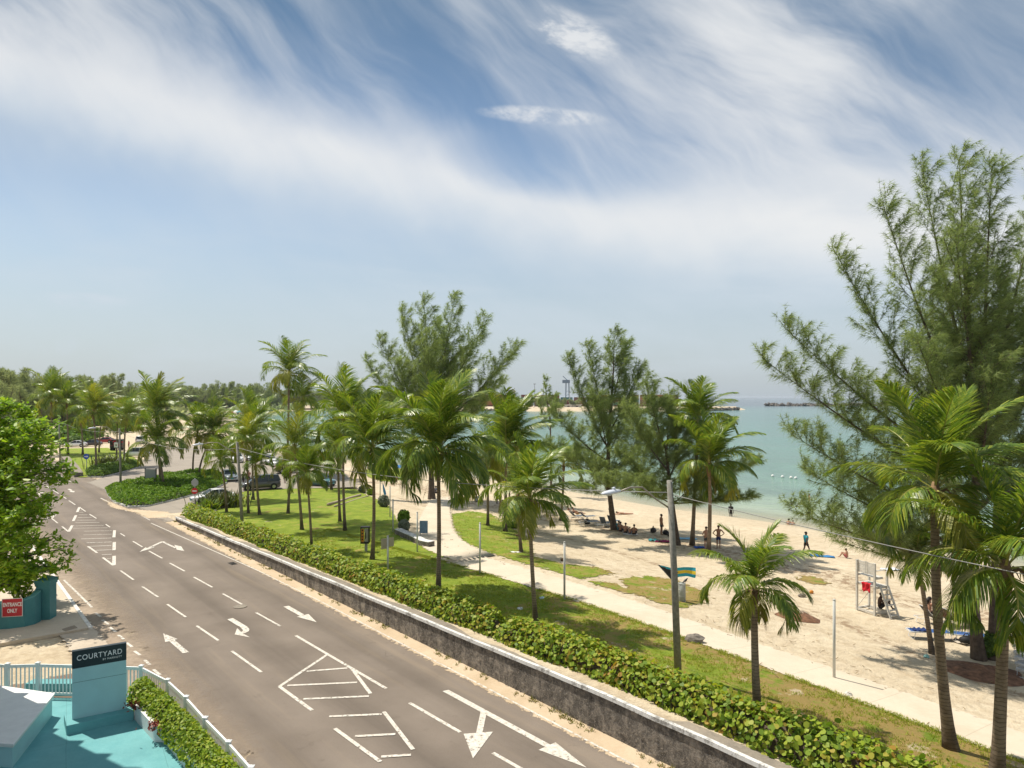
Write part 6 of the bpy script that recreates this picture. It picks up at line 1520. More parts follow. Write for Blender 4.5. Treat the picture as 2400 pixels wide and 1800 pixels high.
towel('blue towel spread on the sand behind the teal shirted man', 1925, 1304, 0.8, 1.9, -.3, (0.03, 0.18, 0.40), 1); towel('light blue towel on the sand between two casuarina trunks', 1608, 1263, 0.8, 1.8, .1, (0.22, 0.48, 0.66), 2); towel('bright blue cloth by the foot of the tallest sand palm', 1639, 1284, 0.5, 0.9, .2, (0.03, 0.13, 0.60), 3, 0.05)
towel('magenta blanket in the casuarina shade left of the nearest lamp', 1556, 1270, 0.8, 1.5, -.1, (0.30, 0.025, 0.10), 4, 0.06); towel('white towel on the sand beyond the lifeguard chair', 2086, 1336, 0.7, 1.2, .3, (0.66, 0.68, 0.72), 5, 0.06); towel('white mat under the seated group in the shade', 1478, 1253, 0.8, 1.3, -.2, (0.62, 0.60, 0.56), 6); towel('pale cloth at the casuarina root near the blue loungers', 2262, 1506, 0.8, 1.1, .4, (0.50, 0.44, 0.36), 7, 0.07); towel('white paper sheet on the grass patch', 1209, 1295, 0.4, 0.7, .3, (0.75, 0.74, 0.70), 8, 0.02)
towel('teal blanket next to the magenta one', 1532, 1268, 0.7, 0.9, 0, (0.04, 0.20, 0.22), 9, 0.09)
def bag(label, px, py, r_, col, seed):
    B = G(px, py); rnd = random.Random(seed); t = thing('beach_bag', label, 'bag', B, seed); b = MB(); b.ball((0, 0, r_*0.62), (r_*1.1, r_*0.8, r_*0.75), 10, 7, 0, 0.10, rnd); b.build('body', paint('bag ' + label[:12], col, 0.7, 0.25, 8), t, True)
    MB().tube([(-r_*.5, 0, r_*1.2), (-r_*.2, 0, r_*1.75), (r_*.2, 0, r_*1.75), (r_*.5, 0, r_*1.2)], r_*.08, 5).build('strap', M['dark'], t, True)
bag('dark backpack on the sand left of the standing man', 1531, 1248, 0.33, (0.045, 0.038, 0.035), 1); bag('black bag at the feet of the standing man', 1560, 1253, 0.30, (0.02, 0.02, 0.025), 2); bag('black bag behind the nearest lamp pole', 1571, 1257, 0.26, (0.03, 0.03, 0.035), 3); bag('black bag beside the grey lounger', 1376, 1228, 0.36, (0.02, 0.02, 0.022), 4); bag('white plastic bag by the seated group', 1477, 1251, 0.22, (0.62, 0.62, 0.60), 5); bag('black bag lying at the foot of the huge casuarina', 2265, 1510, 0.30, (0.012, 0.012, 0.012), 6)
B = G(1437, 1238); t = thing('folded_parasol', 'closed dark parasol leaning against the split trunk casuarina', 'parasol', B); MB().tube([(0.05, 0, 0), (-0.45, 0.1, 1.9)], 0.018, 6).build('pole', M['dark'], t, True)
MB().tube([(-0.02, 0.02, 0.25), (-0.13, 0.05, 0.7), (-0.40, 0.09, 1.75)], [0.10, 0.12, 0.02], 8).build('canopy', paint('parasol cloth', (0.09, 0.04, 0.035), 0.8), t, True)
# coconuts, rocks, litter
for k, (px, py, lab) in enumerate(((1902, 1391, 'orange coconut husk on the sand'), (1318, 1315, 'dark coconut at the foot of the pale post'), (1212, 1258, 'dark coconut beside the chopped stub palm'))):
    B = G(px, py); o = MB().ball((0, 0, 0.10), (0.13, 0.11, 0.11), 10, 7, 0, 0.05, random.Random(k)).build('coconut', [M['orange'], M['fibre'], M['fibre']][k], None, True); o.location = B; tag(o, lab, 'coconut')
for k, (px, py, r_, lab) in enumerate(((1880, 1399, 0.26, 'grey stone half buried in the sand near the orange coconut'), (1628, 1505, 0.42, 'dark flat stone at the edge of the path right of the nearest lamp'), (504, 1199, 0.24, 'pale stone on the lawn by the spiky shrubs'))):
    B = G(px, py); rr = random.Random(k + 9); o = MB().ball((0, 0, r_*0.3), (r_, r_*0.7, r_*0.5), 10, 7, 0, 0.14, rr).build('stone', paint('stone ' + str(k), (0.22, 0.19, 0.16), 0.95, 0.3, 6), None, False); o.location = B; tag(o, lab, 'stone')
for k, (px, py, lab) in enumerate(((1219, 1430, 'crumpled white plastic bag on the grass by the slim palm'), (1270, 1405, 'pale blue plastic scrap beyond the slim palm'), (2171, 1541, 'aqua plastic scrap under the leaning palm'), (1988, 1631, 'white crumpled paper near the lone path post'))):
    B = G(px, py); o = MB().ball((0, 0, 0.06), (0.13, 0.10, 0.08), 9, 6, 0, 0.35, random.Random(k)).build('litter', paint('litter ' + str(k), ((0.72, 0.74, 0.76), (0.45, 0.60, 0.68), (0.25, 0.50, 0.46), (0.7, 0.66, 0.6))[k], 0.5), None); o.location = B; tag(o, lab, 'litter')
rnd = random.Random(6); b = MB()
for k in range(420):
    u_, s_ = rnd.uniform(-38, 20), rnd.choice((rnd.uniform(10.5, 20), rnd.uniform(10.2, 13), rnd.uniform(7.0, 8.0))); x, y = xy(u_, s_)
    if y < 14: continue
    a = rnd.uniform(0, 6.28); L = rnd.uniform(0.06, 0.28); z = terr(x, y) + 0.05; b.bar((x, y, z), (x + math.cos(a)*L, y + math.sin(a)*L, z + rnd.uniform(0, .04)), 0.018, 0.012)
o = b.build('fallen_leaf_debris', M['frond_dead']); tag(o, 'dry brown leaf scraps scattered over the sand and path', 'debris', None, 'stuff')
# flag on a slanted staff, bin, bird
B = G(1600, 1404); d = B.y; k = d/F; t = thing('flag', 'aqua and yellow striped flag with black triangle blowing behind the nearest lamp pole', 'flag', B)
h0 = at_depth(1577, 1362, d) - B; h1 = at_depth(1541, 1323, d) - B
MB().tube([(0, 0, -.1), h0, h1], [0.025, 0.02, 0.012], 6).build('staff', M['pole_wood'], t, True)
M['aqua'] = paint('aqua flag cloth', (0.03, 0.36, 0.46), 0.8, 0.08, 3); M['yellow'] = paint('yellow flag cloth', (0.78, 0.55, 0.03), 0.8, 0.06, 3); M['black_cloth'] = paint('black flag cloth', (0.03, 0.028, 0.026), 0.8, 0.1, 3)
nx, ny = 18, 9; Vg = []; fl = MB(); fl_top = [at_depth(x, y, d) - B for x, y in ((1541, 1323), (1572, 1331), (1600, 1329), (1631, 1331))]; fl_bot = [at_depth(x, y, d) - B for x, y in ((1577, 1362), (1590, 1352), (1612, 1351), (1629, 1354))]
def along(L, f): f *= len(L) - 1; i = min(len(L) - 2, int(f)); return L[i].lerp(L[i+1], f - i)
for j in range(ny + 1):
    for i in range(nx + 1):
        f = i/nx; p = along(fl_top, f).lerp(along(fl_bot, f), j/ny); p.y += 0.10*math.sin(f*9 + j*0.3)*f; fl.v.append(tuple(p))
for j in range(ny):
    for i in range(nx):
        q = (j*(nx+1) + i, j*(nx+1) + i + 1, (j+1)*(nx+1) + i + 1, (j+1)*(nx+1) + i); m_ = 1 if j in (3, 4, 5) else 0
        if i/nx < 0.42*(1 - abs((j + .5)/ny - .5)*2): m_ = 2
        fl.f.append(q); fl.m.append(m_)
fl.build('cloth', [M['aqua'], M['yellow'], M['black_cloth']], t, True)
B = G(1598, 1410); k = B.y/F; t = thing('litter_bin', 'pale mesh litter bin behind the nearest lamp pole', 'litter bin', B); b = MB(); h_ = 44*k; r_ = 8.5*k
for i in range(22): a = 2*PI*i/22; b.bar((math.cos(a)*r_, math.sin(a)*r_, 0), (math.cos(a)*r_, math.sin(a)*r_, h_), 0.02, 0.01, up=(math.cos(a), math.sin(a), 0))
for z in (0.02, h_*0.33, h_*0.66, h_): b.tube([(math.cos(a)*r_, math.sin(a)*r_, z) for a in np.linspace(0, 2*PI, 23)], 0.012, 4)
b.build('basket', M['post_grey'], t); MB().lathe([(r_*0.9, 0.03), (r_*0.93, h_*0.97), (r_*0.7, h_*0.99), (0.0, h_*0.9)], 18).build('liner', paint('bin liner', (0.38, 0.42, 0.40), 0.5, 0.2, 5), t, True)
bt = thing('bird', 'small dark bird perched on the rim of the litter bin', 'bird', B + Vector((r_*0.95, 0, h_ + 0.01)), 0.5)
rr = [(-0.20, 0.015, 0.02), (-0.12, 0.03, 0.06), (-0.03, 0.065, 0.10), (0.05, 0.06, 0.13), (0.10, 0.035, 0.18), (0.14, 0.035, 0.205), (0.175, 0.012, 0.20), (0.21, 0.004, 0.195)]
MB().tube([(x, 0, z) for x, r2, z in rr], [r2 for x, r2, z in rr], 8).build('body', M['dark'], bt, True)
for y in (-.02, .02): MB().tube([(0.03, y, 0.08), (0.03, y, 0.0)], 0.006, 4).build('leg', M['dark'], bt)
# swimming buoys
for k, (px, py) in enumerate(((1811, 1117), (1834, 1119), (1854, 1121), (1865, 1122))):
    p = atz(px, py, ZW); o = MB().ball((0, 0, 0.08), 0.26, 10, 7).build('buoy', M['white'], None, True); o.location = p; tag(o, 'white round buoy floating in the roped line on the turquoise water', 'buoy', 'white swimming line buoys')
# parasol and market bits near the bright grass strip
B = G(935, 1122); k = B.y/F; t = thing('beach_parasol', 'open blue parasol behind the broad palm', 'parasol', B); MB().tube([(0, 0, 0), (0.05, 0, 2.0)], 0.025, 6).build('pole', M['white'], t)
MB().tube([(0.05, 0, 1.72), (0.05, 0, 1.95), (0.05, 0, 2.1)], [1.15, 0.6, 0.03], 12).build('canopy', paint('blue canopy', (0.03, 0.19, 0.52), 0.7, 0.1, 3), t)
B = G(905, 1172); t = thing('beach_parasol', 'folded blue and yellow parasol among the silvery bushes', 'parasol', B); MB().tube([(0, 0, 0), (-0.4, 0, 2.0)], 0.025, 6).build('pole', M['white'], t); MB().tube([(-0.1, 0, 0.6), (-0.2, 0, 1.0), (-0.38, 0, 1.9)], [0.13, 0.15, 0.02], 8).build('canopy', paint('parasol blue', (0.04, 0.22, 0.42), 0.7, 0.2, 4), t)
# ================================================================ cars
M['car_glass'] = paint('car glass', (0.020, 0.028, 0.032), 0.06, 0.1, 1, 0, 0.6); M['tyre'] = paint('tyre', (0.016, 0.016, 0.017), 0.9, 0.2, 8); M['rim'] = paint('alloy rim', (0.42, 0.43, 0.44), 0.35, 0.1, 8, 0.7)
M['headlamp'] = paint('headlamp', (0.55, 0.58, 0.60), 0.12, 0.05, 2); M['taillamp'] = paint('tail lamp', (0.35, 0.015, 0.015), 0.2, 0.05, 2); M['plate'] = paint('number plate', (0.05, 0.40, 0.42), 0.5, 0.1, 4); M['trim'] = paint('black trim', (0.02, 0.02, 0.021), 0.5, 0.1, 4)
CARPAINT = {}
def carpaint(col):
    if col not in CARPAINT:
        m = paint('car paint', col, 0.28, 0.05, 1.5, 0.0, 0.6); pb = [n for n in m.node_tree.nodes if n.type == 'BSDF_PRINCIPLED'][0]; pb.inputs['Coat Weight'].default_value = 0.6; CARPAINT[col] = m
    return CARPAINT[col]
SHAPES = {  # L, W, H, hood z, belt z, hood length, windscreen run, roof end, rear glass end (from the front), boot z
 'sedan': (4.6, 1.78, 1.45, 0.80, 0.93, 1.15, 0.85, 3.25, 4.05, 0.96), 'suv': (4.5, 1.84, 1.70, 0.95, 1.08, 1.05, 0.70, 4.00, 4.40, 1.10),
 'van': (4.5, 1.74, 1.78, 0.92, 1.02, 0.70, 0.95, 4.20, 4.45, 1.05), 'hatch': (3.9, 1.70, 1.50, 0.84, 0.96, 0.85, 0.85, 3.25, 3.80, 0.98)}
def car(kind, label, pos, rz, col, open_rear=False, name='parked_car', cat='car', group='cars parked near the beach', low=False):
    L, W, H, hz, bz, hl, ws, re_, rg, bo = SHAPES[kind]; t = thing(name, label, cat, pos, rz, group); cp = carpaint(col); X = lambda q: L/2 - q
    hw = W/2
    def ring(x, z0, z1, w0, w1, r_=0.10):
        return [(x, -w0, z0), (x, -w1, z0 + (z1-z0)*.45), (x, -w1*0.985, z1 - r_), (x, -w1 + r_*1.2, z1), (x, w1 - r_*1.2, z1), (x, w1*0.985, z1 - r_), (x, w1, z0 + (z1-z0)*.45), (x, w0, z0)]
    st = [(0.0, .30, hz - .22, .74), (0.06, .24, hz - .10, .85), (0.30, .20, hz - .03, .95), (hl*0.8, .20, hz + .02, 1.0), (hl + .15, .20, bz, 1.0), (L*0.55, .20, bz + .02, 1.0), (rg - 0.1, .20, bo, 1.0), (L - .22, .22, bo - .02, .95), (L - .05, .28, bo - .12, .87), (L, .36, bo - .28, .78)]
    b = MB(); b.loft([ring(X(q), z0, z1, hw*k*0.93, hw*k) for q, z0, z1, k in st])
    b.build('body', cp, t, True)
    # glasshouse
    hg = [(hl + .10, bz - .02, .90), (hl + .10 + ws, H - .05, .74), ((hl + ws + re_)/2, H - .02, .75), (re_, H - .05, .73), (rg, bo - .02, .86)]
    r0 = [(X(hl + .08), bz - 0.03, .93), (X(rg + .02), bo - 0.03, .91)]
    g = MB(); zb = [bz - .03, bz - .02, bz, bz, bo - .03]
    rings = []
    for (q, z, k), z_ in zip(hg, zb):
        x = X(q); w1 = hw*k; w0 = hw*0.93
        z = max(z, z_ + .02); rings.append([(x, -w0, z_), (x, -w1, z), (x, w1, z), (x, w0, z_)])
    gl = g.loft(rings).build('window', M['car_glass'], t)
    rf = MB(); rf.loft([[(X(q), -hw*k, z + .004), (X(q), -hw*k*.9, z + .045), (X(q), hw*k*.9, z + .045), (X(q), hw*k, z + .004)] for q, z, k in hg[1:4]]); rf.build('roof', cp, t, True)
    pb = MB()
    for sg in (-1, 1):
        for (qa, za, ka), (qb, zb_, kb) in (((hl + .08, bz, .94), (hl + .10 + ws, H - .02, .755)), ((rg + .03, bo, .92), (re_, H - .02, .745)), (((hl + ws + re_)/2 + .1, bz, .945), ((hl + ws + re_)/2 + .1, H - .02, .765))):
            pb.bar((X(qa), sg*hw*ka, za), (X(qb), sg*hw*kb, zb_), 0.05, 0.07)
    pb.build('pillars', cp, t)
    for q in (hl*0.78, L - 0.85):
        for sg in (-1, 1):
            wq = thing_part('wheel', t); r_ = 0.33 if kind != 'suv' else 0.37
            b = MB(); cx, cy = X(q), sg*(hw - 0.09); b.tube([(cx, cy - .11, r_), (cx, cy + .11, r_)], r_, 16); o = b.build('wheel', M['tyre'], t, True)
            MB().tube([(cx, cy + sg*.085, r_), (cx, cy + sg*.125, r_)], r_*0.62, 12).build('rim', M['rim'], o)
            if not low: MB().tube([(cx, cy + sg*.08, r_ + .03), (cx, cy + sg*.095, r_ + .03)], r_ + .08, 14).build('wheel_arch', M['trim'], t)
    for sg in (-1, 1):
        b = MB(); b.ball((X(.12), sg*hw*.66, hz - .17), (.16, .20, .09), 8, 5); b.build('headlight', M['headlamp'], t, True)
        b = MB(); b.ball((X(L - .06), sg*hw*.68, bo - .20), (.09, .17, .10), 8, 5); b.build('tail_light', M['taillamp'], t, True)
        MB().ball((X(hl + .25), sg*(hw + .07), bz + .07), (.08, .10, .07), 8, 5).build('mirror', cp, t, True)
    MB().box((X(.02), 0, .50), (.08, W*.62, .16)).build('grille', M['trim'], t); MB().box((X(-.025), 0, .42), (.02, .34, .12)).build('number_plate', M['plate'], t)
    MB().box((X(L - .02), 0, .48), (.08, W*.75, .12)).build('bumper', M['trim'], t)
    if open_rear:
        b = MB(); b.bar((X(re_), 0, H + .02), (X(re_ + 1.0), 0, H + .30), W*.82, .06); b.build('tailgate', cp, t)
    return t
def thing_part(*a): return None
WHT, SIL, BLK, GRY, TEA, BRN, BLU, RED_ = (0.82, 0.82, 0.81), (0.42, 0.43, 0.44), (0.018, 0.018, 0.02), (0.085, 0.080, 0.080), (0.055, 0.165, 0.185), (0.060, 0.045, 0.036), (0.03, 0.09, 0.28), (0.35, 0.02, 0.02)
def A0(px, py, z=0.02): return atz(px, py, z)
car('sedan', 'white sedan seen from the front behind the shrub island', A0(538, 1125), R(-60), WHT)
car('suv', 'white sport utility car behind the white sedan, facing the viewer', A0(553, 1083), R(-58), WHT)
car('sedan', 'white sedan half hidden by the spiky shrubs at the lawn corner', A0(500, 1177), R(-145), WHT)
car('van', 'dark grey people carrier parked against the edge of the lawn', A0(612, 1146), R(-152), GRY)
car('hatch', 'teal hatchback parked at the end of the lawn', A0(752, 1138), R(-22), TEA)
car('suv', 'white sport utility car in the rear row, left of the palm pair', A0(630, 1088), R(-55), WHT); car('sedan', 'white car in the rear row just right of its neighbour', A0(664, 1092), R(-128), WHT); car('suv', 'black car with raised tailgate behind the palm pair', A0(682, 1108), R(25), BLK, True)
car('sedan', 'white car deep in the car park behind two palm trunks', A0(588, 1079), R(-70), WHT); car('hatch', 'silver car deepest in the car park, mostly hidden', A0(606, 1072), R(-70), SIL); car('sedan', 'white car right of the rear row under palm fronds', A0(706, 1090), R(-125), WHT)
FC = 'cars parked behind the far lawn'
car('sedan', 'white sedan in the row behind the far lawn', A0(178, 1047), R(190), WHT, group=FC); car('sedan', 'long dark brown sedan behind the far lawn palms', A0(214, 1045), R(184), BRN, group=FC); car('hatch', 'black car behind the white one at the far lawn', A0(172, 1033), R(200), BLK, group=FC)
car('suv', 'black car with pale roof rack beside the bare utility pole', A0(148, 1028), R(190), BLK, group=FC); car('van', 'white van parked right of the island lamp', A0(320, 1070), R(188), WHT, group=FC); car('van', 'white van with wide rear window on the sand behind the palms', A0(332, 1038), R(100), WHT, group=FC)
car('sedan', 'dull red car at the right end of the far row', A0(246, 1038), R(185), RED_, group=FC); car('sedan', 'white car glimpsed behind the almond tree', A0(112, 1038), R(190), WHT, group=FC); car('hatch', 'silver car glimpsed through almond leaves at the left', A0(70, 1040), R(190), SIL, group=FC)
# far beach car row: little to see of them, still each a car
FB = 'cars parked along the far beach'
rnd = random.Random(12)
for k, (px, col, kd, lab) in enumerate(((398, WHT, 'sedan', 'white car at the left end of the far beach row'), (410, WHT, 'hatch', 'white hatchback in the far beach row'), (421, GRY, 'sedan', 'dark grey car in the far beach row'), (436, WHT, 'van', 'white minivan in front of the far beach row'), (442, BLU, 'van', 'bright blue van in the far beach row'), (453, WHT, 'suv', 'white truck like car in the far beach row'),
      (464, BLK, 'suv', 'black car in the far beach row'), (474, BLU, 'sedan', 'navy car in the far beach row'), (482, GRY, 'suv', 'grey car near the right end of the far beach row'), (491, BLK, 'sedan', 'black sedan at the right end of the far beach row'), (503, WHT, 'sedan', 'white car under the far palm on the beach'), (512, SIL, 'van', 'silver van under the far palm on the beach'))):
    d = 470 + (k % 3)*18; x = (px - 1200)*d/F; car(kd, lab, Vector((x, d, terr(x, d) + 0.02)), R(190 + rnd.uniform(-30, 30)), col, group=FB, low=True)
# dark beach cart
B = A0(274, 1056, 0.0); t = thing('vendor_cart', 'dark vendor cart stacked with goods on the far car park', 'cart', B, 0.2)
MB().box((0, 0, 1.5), (2.4, 1.4, 1.9)).build('box', M['dark'], t, bevel=0.05)
for x in (-0.8, 0.8):
    for y in (-.7, .7): MB().tube([(x, y - .06, .35), (x, y + .06, .35)], .35, 12).build('wheel', M['tyre'], t)
b = MB(); rr = random.Random(3); [b.ball((rr.uniform(-1, 1.3), -0.75, rr.uniform(1.2, 2.6)), .16, 8, 5) for _ in range(7)]; b.bar((-1.2, -.76, 1.1), (1.4, -.76, 1.1), .05, .05); b.bar((-1.2, -.76, 2.7), (1.4, -.76, 2.7), .05, .05); b.build('hanging_goods', M['red'], t)
# ================================================================ people
SK = {'light': paint('light skin', (0.48, 0.255, 0.165), 0.6, 0.08, 9), 'tan': paint('tanned skin', (0.36, 0.185, 0.115), 0.6, 0.08, 9), 'brown': paint('brown skin', (0.14, 0.070, 0.042), 0.55, 0.1, 9), 'dark': paint('dark skin', (0.060, 0.032, 0.022), 0.55, 0.1, 9)}
M['hair_dark'] = paint('dark hair', (0.018, 0.013, 0.010), 0.6, 0.2, 20); M['hair_brown'] = paint('brown hair', (0.075, 0.042, 0.022), 0.6, 0.2, 20)
def skin_mesh(nodes, edges, rad, sub=1, root=0):
    me = bpy.data.meshes.new('sk'); me.from_pydata(nodes, edges, []); ob = bpy.data.objects.new('sk', me); COL.objects.link(ob)
    md = ob.modifiers.new('s', 'SKIN'); md.use_smooth_shade = True
    for i, r_ in enumerate(rad):
        v = me.skin_vertices[0].data[i]; v.radius = (r_, r_) if not isinstance(r_, tuple) else r_; v.use_root = i == root
    if sub: sb = ob.modifiers.new('u', 'SUBSURF'); sb.levels = sub; sb.render_levels = sub
    bpy.context.view_layer.update(); out = bpy.data.meshes.new_from_object(ob.evaluated_get(bpy.context.evaluated_depsgraph_get())); bpy.data.objects.remove(ob); bpy.data.meshes.remove(me)
    return out
STAND = dict(pelvis=(0, 0, .93), waist=(0, 0, 1.08), chest=(0, .01, 1.30), neck=(0, 0, 1.47), head=(0, .03, 1.60), top=(0, .01, 1.68), hip=(.085, 0, .88), knee=(.095, .02, .48), ankle=(.095, -.02, .07), toe=(.11, .13, .03), sho=(.185, -.01, 1.40), elb=(.235, -.02, 1.12), wri=(.245, .05, .88), hand=(.245, .07, .79))
POSES = {'stand': {}, 'hips': {'elbR': (.40, -.10, 1.17), 'wriR': (.22, .01, .99), 'handR': (.15, .05, .97), 'elbL': (.40, -.10, 1.17), 'wriL': (.22, .01, .99), 'handL': (.15, .05, .97)},
 'walk': {'kneeR': (.09, .20, .50), 'ankleR': (.09, .26, .09), 'toeR': (.10, .40, .06), 'kneeL': (.09, -.06, .48), 'ankleL': (.09, -.36, .12), 'toeL': (.10, -.24, .03), 'elbR': (.23, -.15, 1.14), 'wriR': (.24, -.16, .90), 'handR': (.24, -.14, .81), 'elbL': (.23, .10, 1.14), 'wriL': (.22, .25, .94), 'handL': (.21, .31, .87)},
 'sit': {'pelvis': (0, 0, .12), 'waist': (0, -.03, .26), 'chest': (0, .0, .48), 'neck': (0, .05, .64), 'head': (0, .11, .76), 'top': (0, .10, .85), 'hip': (.10, .02, .12), 'knee': (.17, .40, .45), 'ankle': (.12, .62, .08), 'toe': (.13, .78, .04), 'sho': (.18, .03, .58), 'elb': (.27, .16, .38), 'wri': (.18, .38, .46), 'hand': (.12, .45, .46)},
 'seat': {'pelvis': (0, 0, .10), 'waist': (0, -.02, .25), 'chest': (0, -.01, .47), 'neck': (0, .01, .64), 'head': (0, .05, .77), 'top': (0, .03, .86), 'hip': (.09, .03, .09), 'knee': (.12, .46, .10), 'ankle': (.12, .50, -.32), 'toe': (.13, .64, -.36), 'sho': (.18, 0, .57), 'elb': (.24, .10, .34), 'wri': (.16, .30, .24), 'hand': (.13, .38, .22)},
 'recline': {'pelvis': (0, 0, .12), 'waist': (0, -.14, .24), 'chest': (0, -.30, .42), 'neck': (0, -.41, .56), 'head': (0, -.45, .69), 'top': (0, -.46, .78), 'hip': (.09, .04, .12), 'knee': (.12, .44, .28), 'ankle': (.12, .80, .08), 'toe': (.13, .88, .18), 'sho': (.18, -.36, .50), 'elb': (.28, -.22, .30), 'wri': (.22, .0, .24), 'hand': (.18, .08, .24)},
 'lie': {'pelvis': (0, 0, .11), 'waist': (0, -.15, .12), 'chest': (0, -.38, .15), 'neck': (0, -.54, .20), 'head': (0, -.66, .24), 'top': (0, -.75, .27), 'hip': (.09, .05, .10), 'knee': (.12, .46, .09), 'ankle': (.12, .86, .08), 'toe': (.12, .98, .12), 'sho': (.18, -.46, .16), 'elb': (.30, -.60, .06), 'wri': (.20, -.78, .05), 'hand': (.14, -.85, .05)}}
def person(label, pos, rz, pose='stand', skin='tan', shorts=None, shirt=None, hair='hair_dark', long_hair=False, scale=1.0, group=None, bikini=False):
    J = {}
    for k, v in STAND.items():
        if k in ('hip', 'knee', 'ankle', 'toe', 'sho', 'elb', 'wri', 'hand'):
            for s, sg in (('R', 1), ('L', -1)):
                q = POSES[pose].get(k + s, POSES[pose].get(k, v)); J[k + s] = Vector((q[0]*sg, q[1], q[2]))
        else: J[k] = Vector(POSES[pose].get(k, v))
    RD = dict(pelvis=.125, waist=.112, chest=.132, neck=.052, head=.092, top=.075, hip=.088, knee=.055, ankle=.036, toe=.030, sho=.062, elb=.038, wri=.026, hand=.034)
    t = thing('person', label, 'person', pos, rz, group); t.scale = (scale*1.05,)*3
    names = list(J); idx = {n: i for i, n in enumerate(names)}; nodes = [J[n] for n in names]; rad = [RD[n] if n in RD else RD[n[:-1]] for n in names]
    E = [('pelvis', 'waist'), ('waist', 'chest'), ('chest', 'neck'), ('neck', 'head'), ('head', 'top')]
    for s in 'RL': E += [('pelvis', 'hip' + s), ('hip' + s, 'knee' + s), ('knee' + s, 'ankle' + s), ('ankle' + s, 'toe' + s), ('chest', 'sho' + s), ('sho' + s, 'elb' + s), ('elb' + s, 'wri' + s), ('wri' + s, 'hand' + s)]
    edges = [(idx[a], idx[b]) for a, b in E]
    nose = J['head'] + Vector((0, .105, 0)) if pose != 'lie' else J['head'] + Vector((0, -.01, -.09)); nodes.append(nose); rad.append(.014); edges.append((idx['head'], len(nodes) - 1))
    for s, sg in (('R', 1), ('L', -1)):
        h = J['hand' + s]; d = (h - J['wri' + s]).normalized(); sx = d.cross(Vector((sg*1.0, 0.01, 0))).normalized()
        for f in range(5):
            o_ = sx*(f - 1.8)*0.019; L = (.062, .074, .080, .072, .055)[f]
            dd = (d + sx*0.05*(f - 1.8)).normalized() if f else (d*0.5 - sx*0.9).normalized()
            a = h + o_ + d*.018; b = a + dd*L*.55; c = b + (dd + Vector((0, .35, 0))).normalized()*L*.45
            k = len(nodes); nodes += [a, b, c]; rad += [.0095, .009, .007]; edges += [(idx['hand' + s], k), (k, k+1), (k+1, k+2)]
    link('body', skin_mesh(nodes, edges, rad, 1), SK[skin], t)
    if shorts:
        n_ = [J['pelvis'], J['waist']*0.35 + J['pelvis']*0.65]; r_ = [.142, .128]; e_ = [(0, 1)]
        for s in 'RL':
            k = len(n_); f = 0.22 if bikini else 0.62; n_ += [J['hip' + s], J['hip' + s].lerp(J['knee' + s], f)]; r_ += [.105, .092]; e_ += [(0, k), (k, k+1)]
        link('shorts', skin_mesh(n_, e_, r_, 1), paint('shorts', shorts, 0.8, 0.12, 10), t)
    if shirt:
        n_ = [J['waist'], J['pelvis'].lerp(J['waist'], .2), J['chest'], J['chest'].lerp(J['neck'], .55)]; r_ = [.128, .135, .150, .085]; e_ = [(0, 1), (0, 2), (2, 3)]
        for s in 'RL':
            k = len(n_); n_ += [J['sho' + s], J['sho' + s].lerp(J['elb' + s], .55)]; r_ += [.078, .062]; e_ += [(2, k), (k, k+1)]
        link('shirt', skin_mesh(n_, e_, r_, 1), paint('shirt', shirt, 0.8, 0.1, 10), t)
    ax = (J['top'] - J['neck']).normalized(); back = Vector((0, -0.03, 0)); c = J['head'].lerp(J['top'], .55) + back
    b = MB(); b.ball(tuple(c), (.100, .108, .092), 12, 8, 0, 0.04, random.Random(len(label)))
    if long_hair: b.tube([c + Vector((0, -.05, 0)), c + Vector((0, -.10, -.13)), c + Vector((0, -.09, -.30))], [.085, .085, .03], 8)
    b.build('hair', M[hair], t, True)
    return t
def face(dx, dy): return math.atan2(-dx, dy)          # local +Y turned towards (dx, dy)
NAVY, BLKc, OLIVE, TEALc = (0.02, 0.035, 0.14), (0.02, 0.02, 0.022), (0.075, 0.085, 0.075), (0.02, 0.26, 0.33)
person('man in navy swim shorts standing with hands on hips, back to the viewer', G(1684, 1287), face(.25, 1), 'hips', 'tan', NAVY, None, 'hair_brown', scale=1.06)
person('shirtless person standing behind the tan palm trunk', G(1655, 1287), face(-.4, 1), 'hips', 'light', OLIVE, None, 'hair_brown')
person('shirtless man in grey shorts standing and looking down beside black bags', G(1550, 1254), face(.9, .2), 'stand', 'tan', OLIVE, None, 'hair_dark', scale=1.03)
person('shirtless man in dark shorts walking along the sand', G(1299, 1187), face(.9, -.5), 'walk', 'light', OLIVE, None, 'hair_brown')
person('man in teal shirt walking on the sand beyond the small ragged palm', G(1889, 1300), face(.9, .3), 'walk', 'brown', BLKc, TEALc)
for px, py, lab, sk, sh, st in ((1450, 1244, 'person in teal top sitting in the shade at the split trunk', 'tan', BLKc, TEALc), (1454, 1247, 'shirtless person sitting closest to the split trunk, back to the viewer', 'tan', BLKc, None), (1466, 1250, 'shirtless person sitting second in the shaded row, back to the viewer', 'light', BLKc, None), (1476, 1252, 'small child sitting between two shirtless adults in the shaded row', 'light', NAVY, None), (1486, 1254, 'shirtless person sitting at the right end of the shaded row', 'tan', BLKc, None)):
    person(lab, G(px, py), face(.35, 1), 'sit', sk, sh, st, 'hair_dark', scale=0.7 if 'child' in lab else 1.0)
person('sunbather in a light swimsuit lying face down on the open sand', G(1462, 1206), face(.95, .1), 'lie', 'light', (0.5, 0.5, 0.55), None, 'hair_brown', bikini=True)
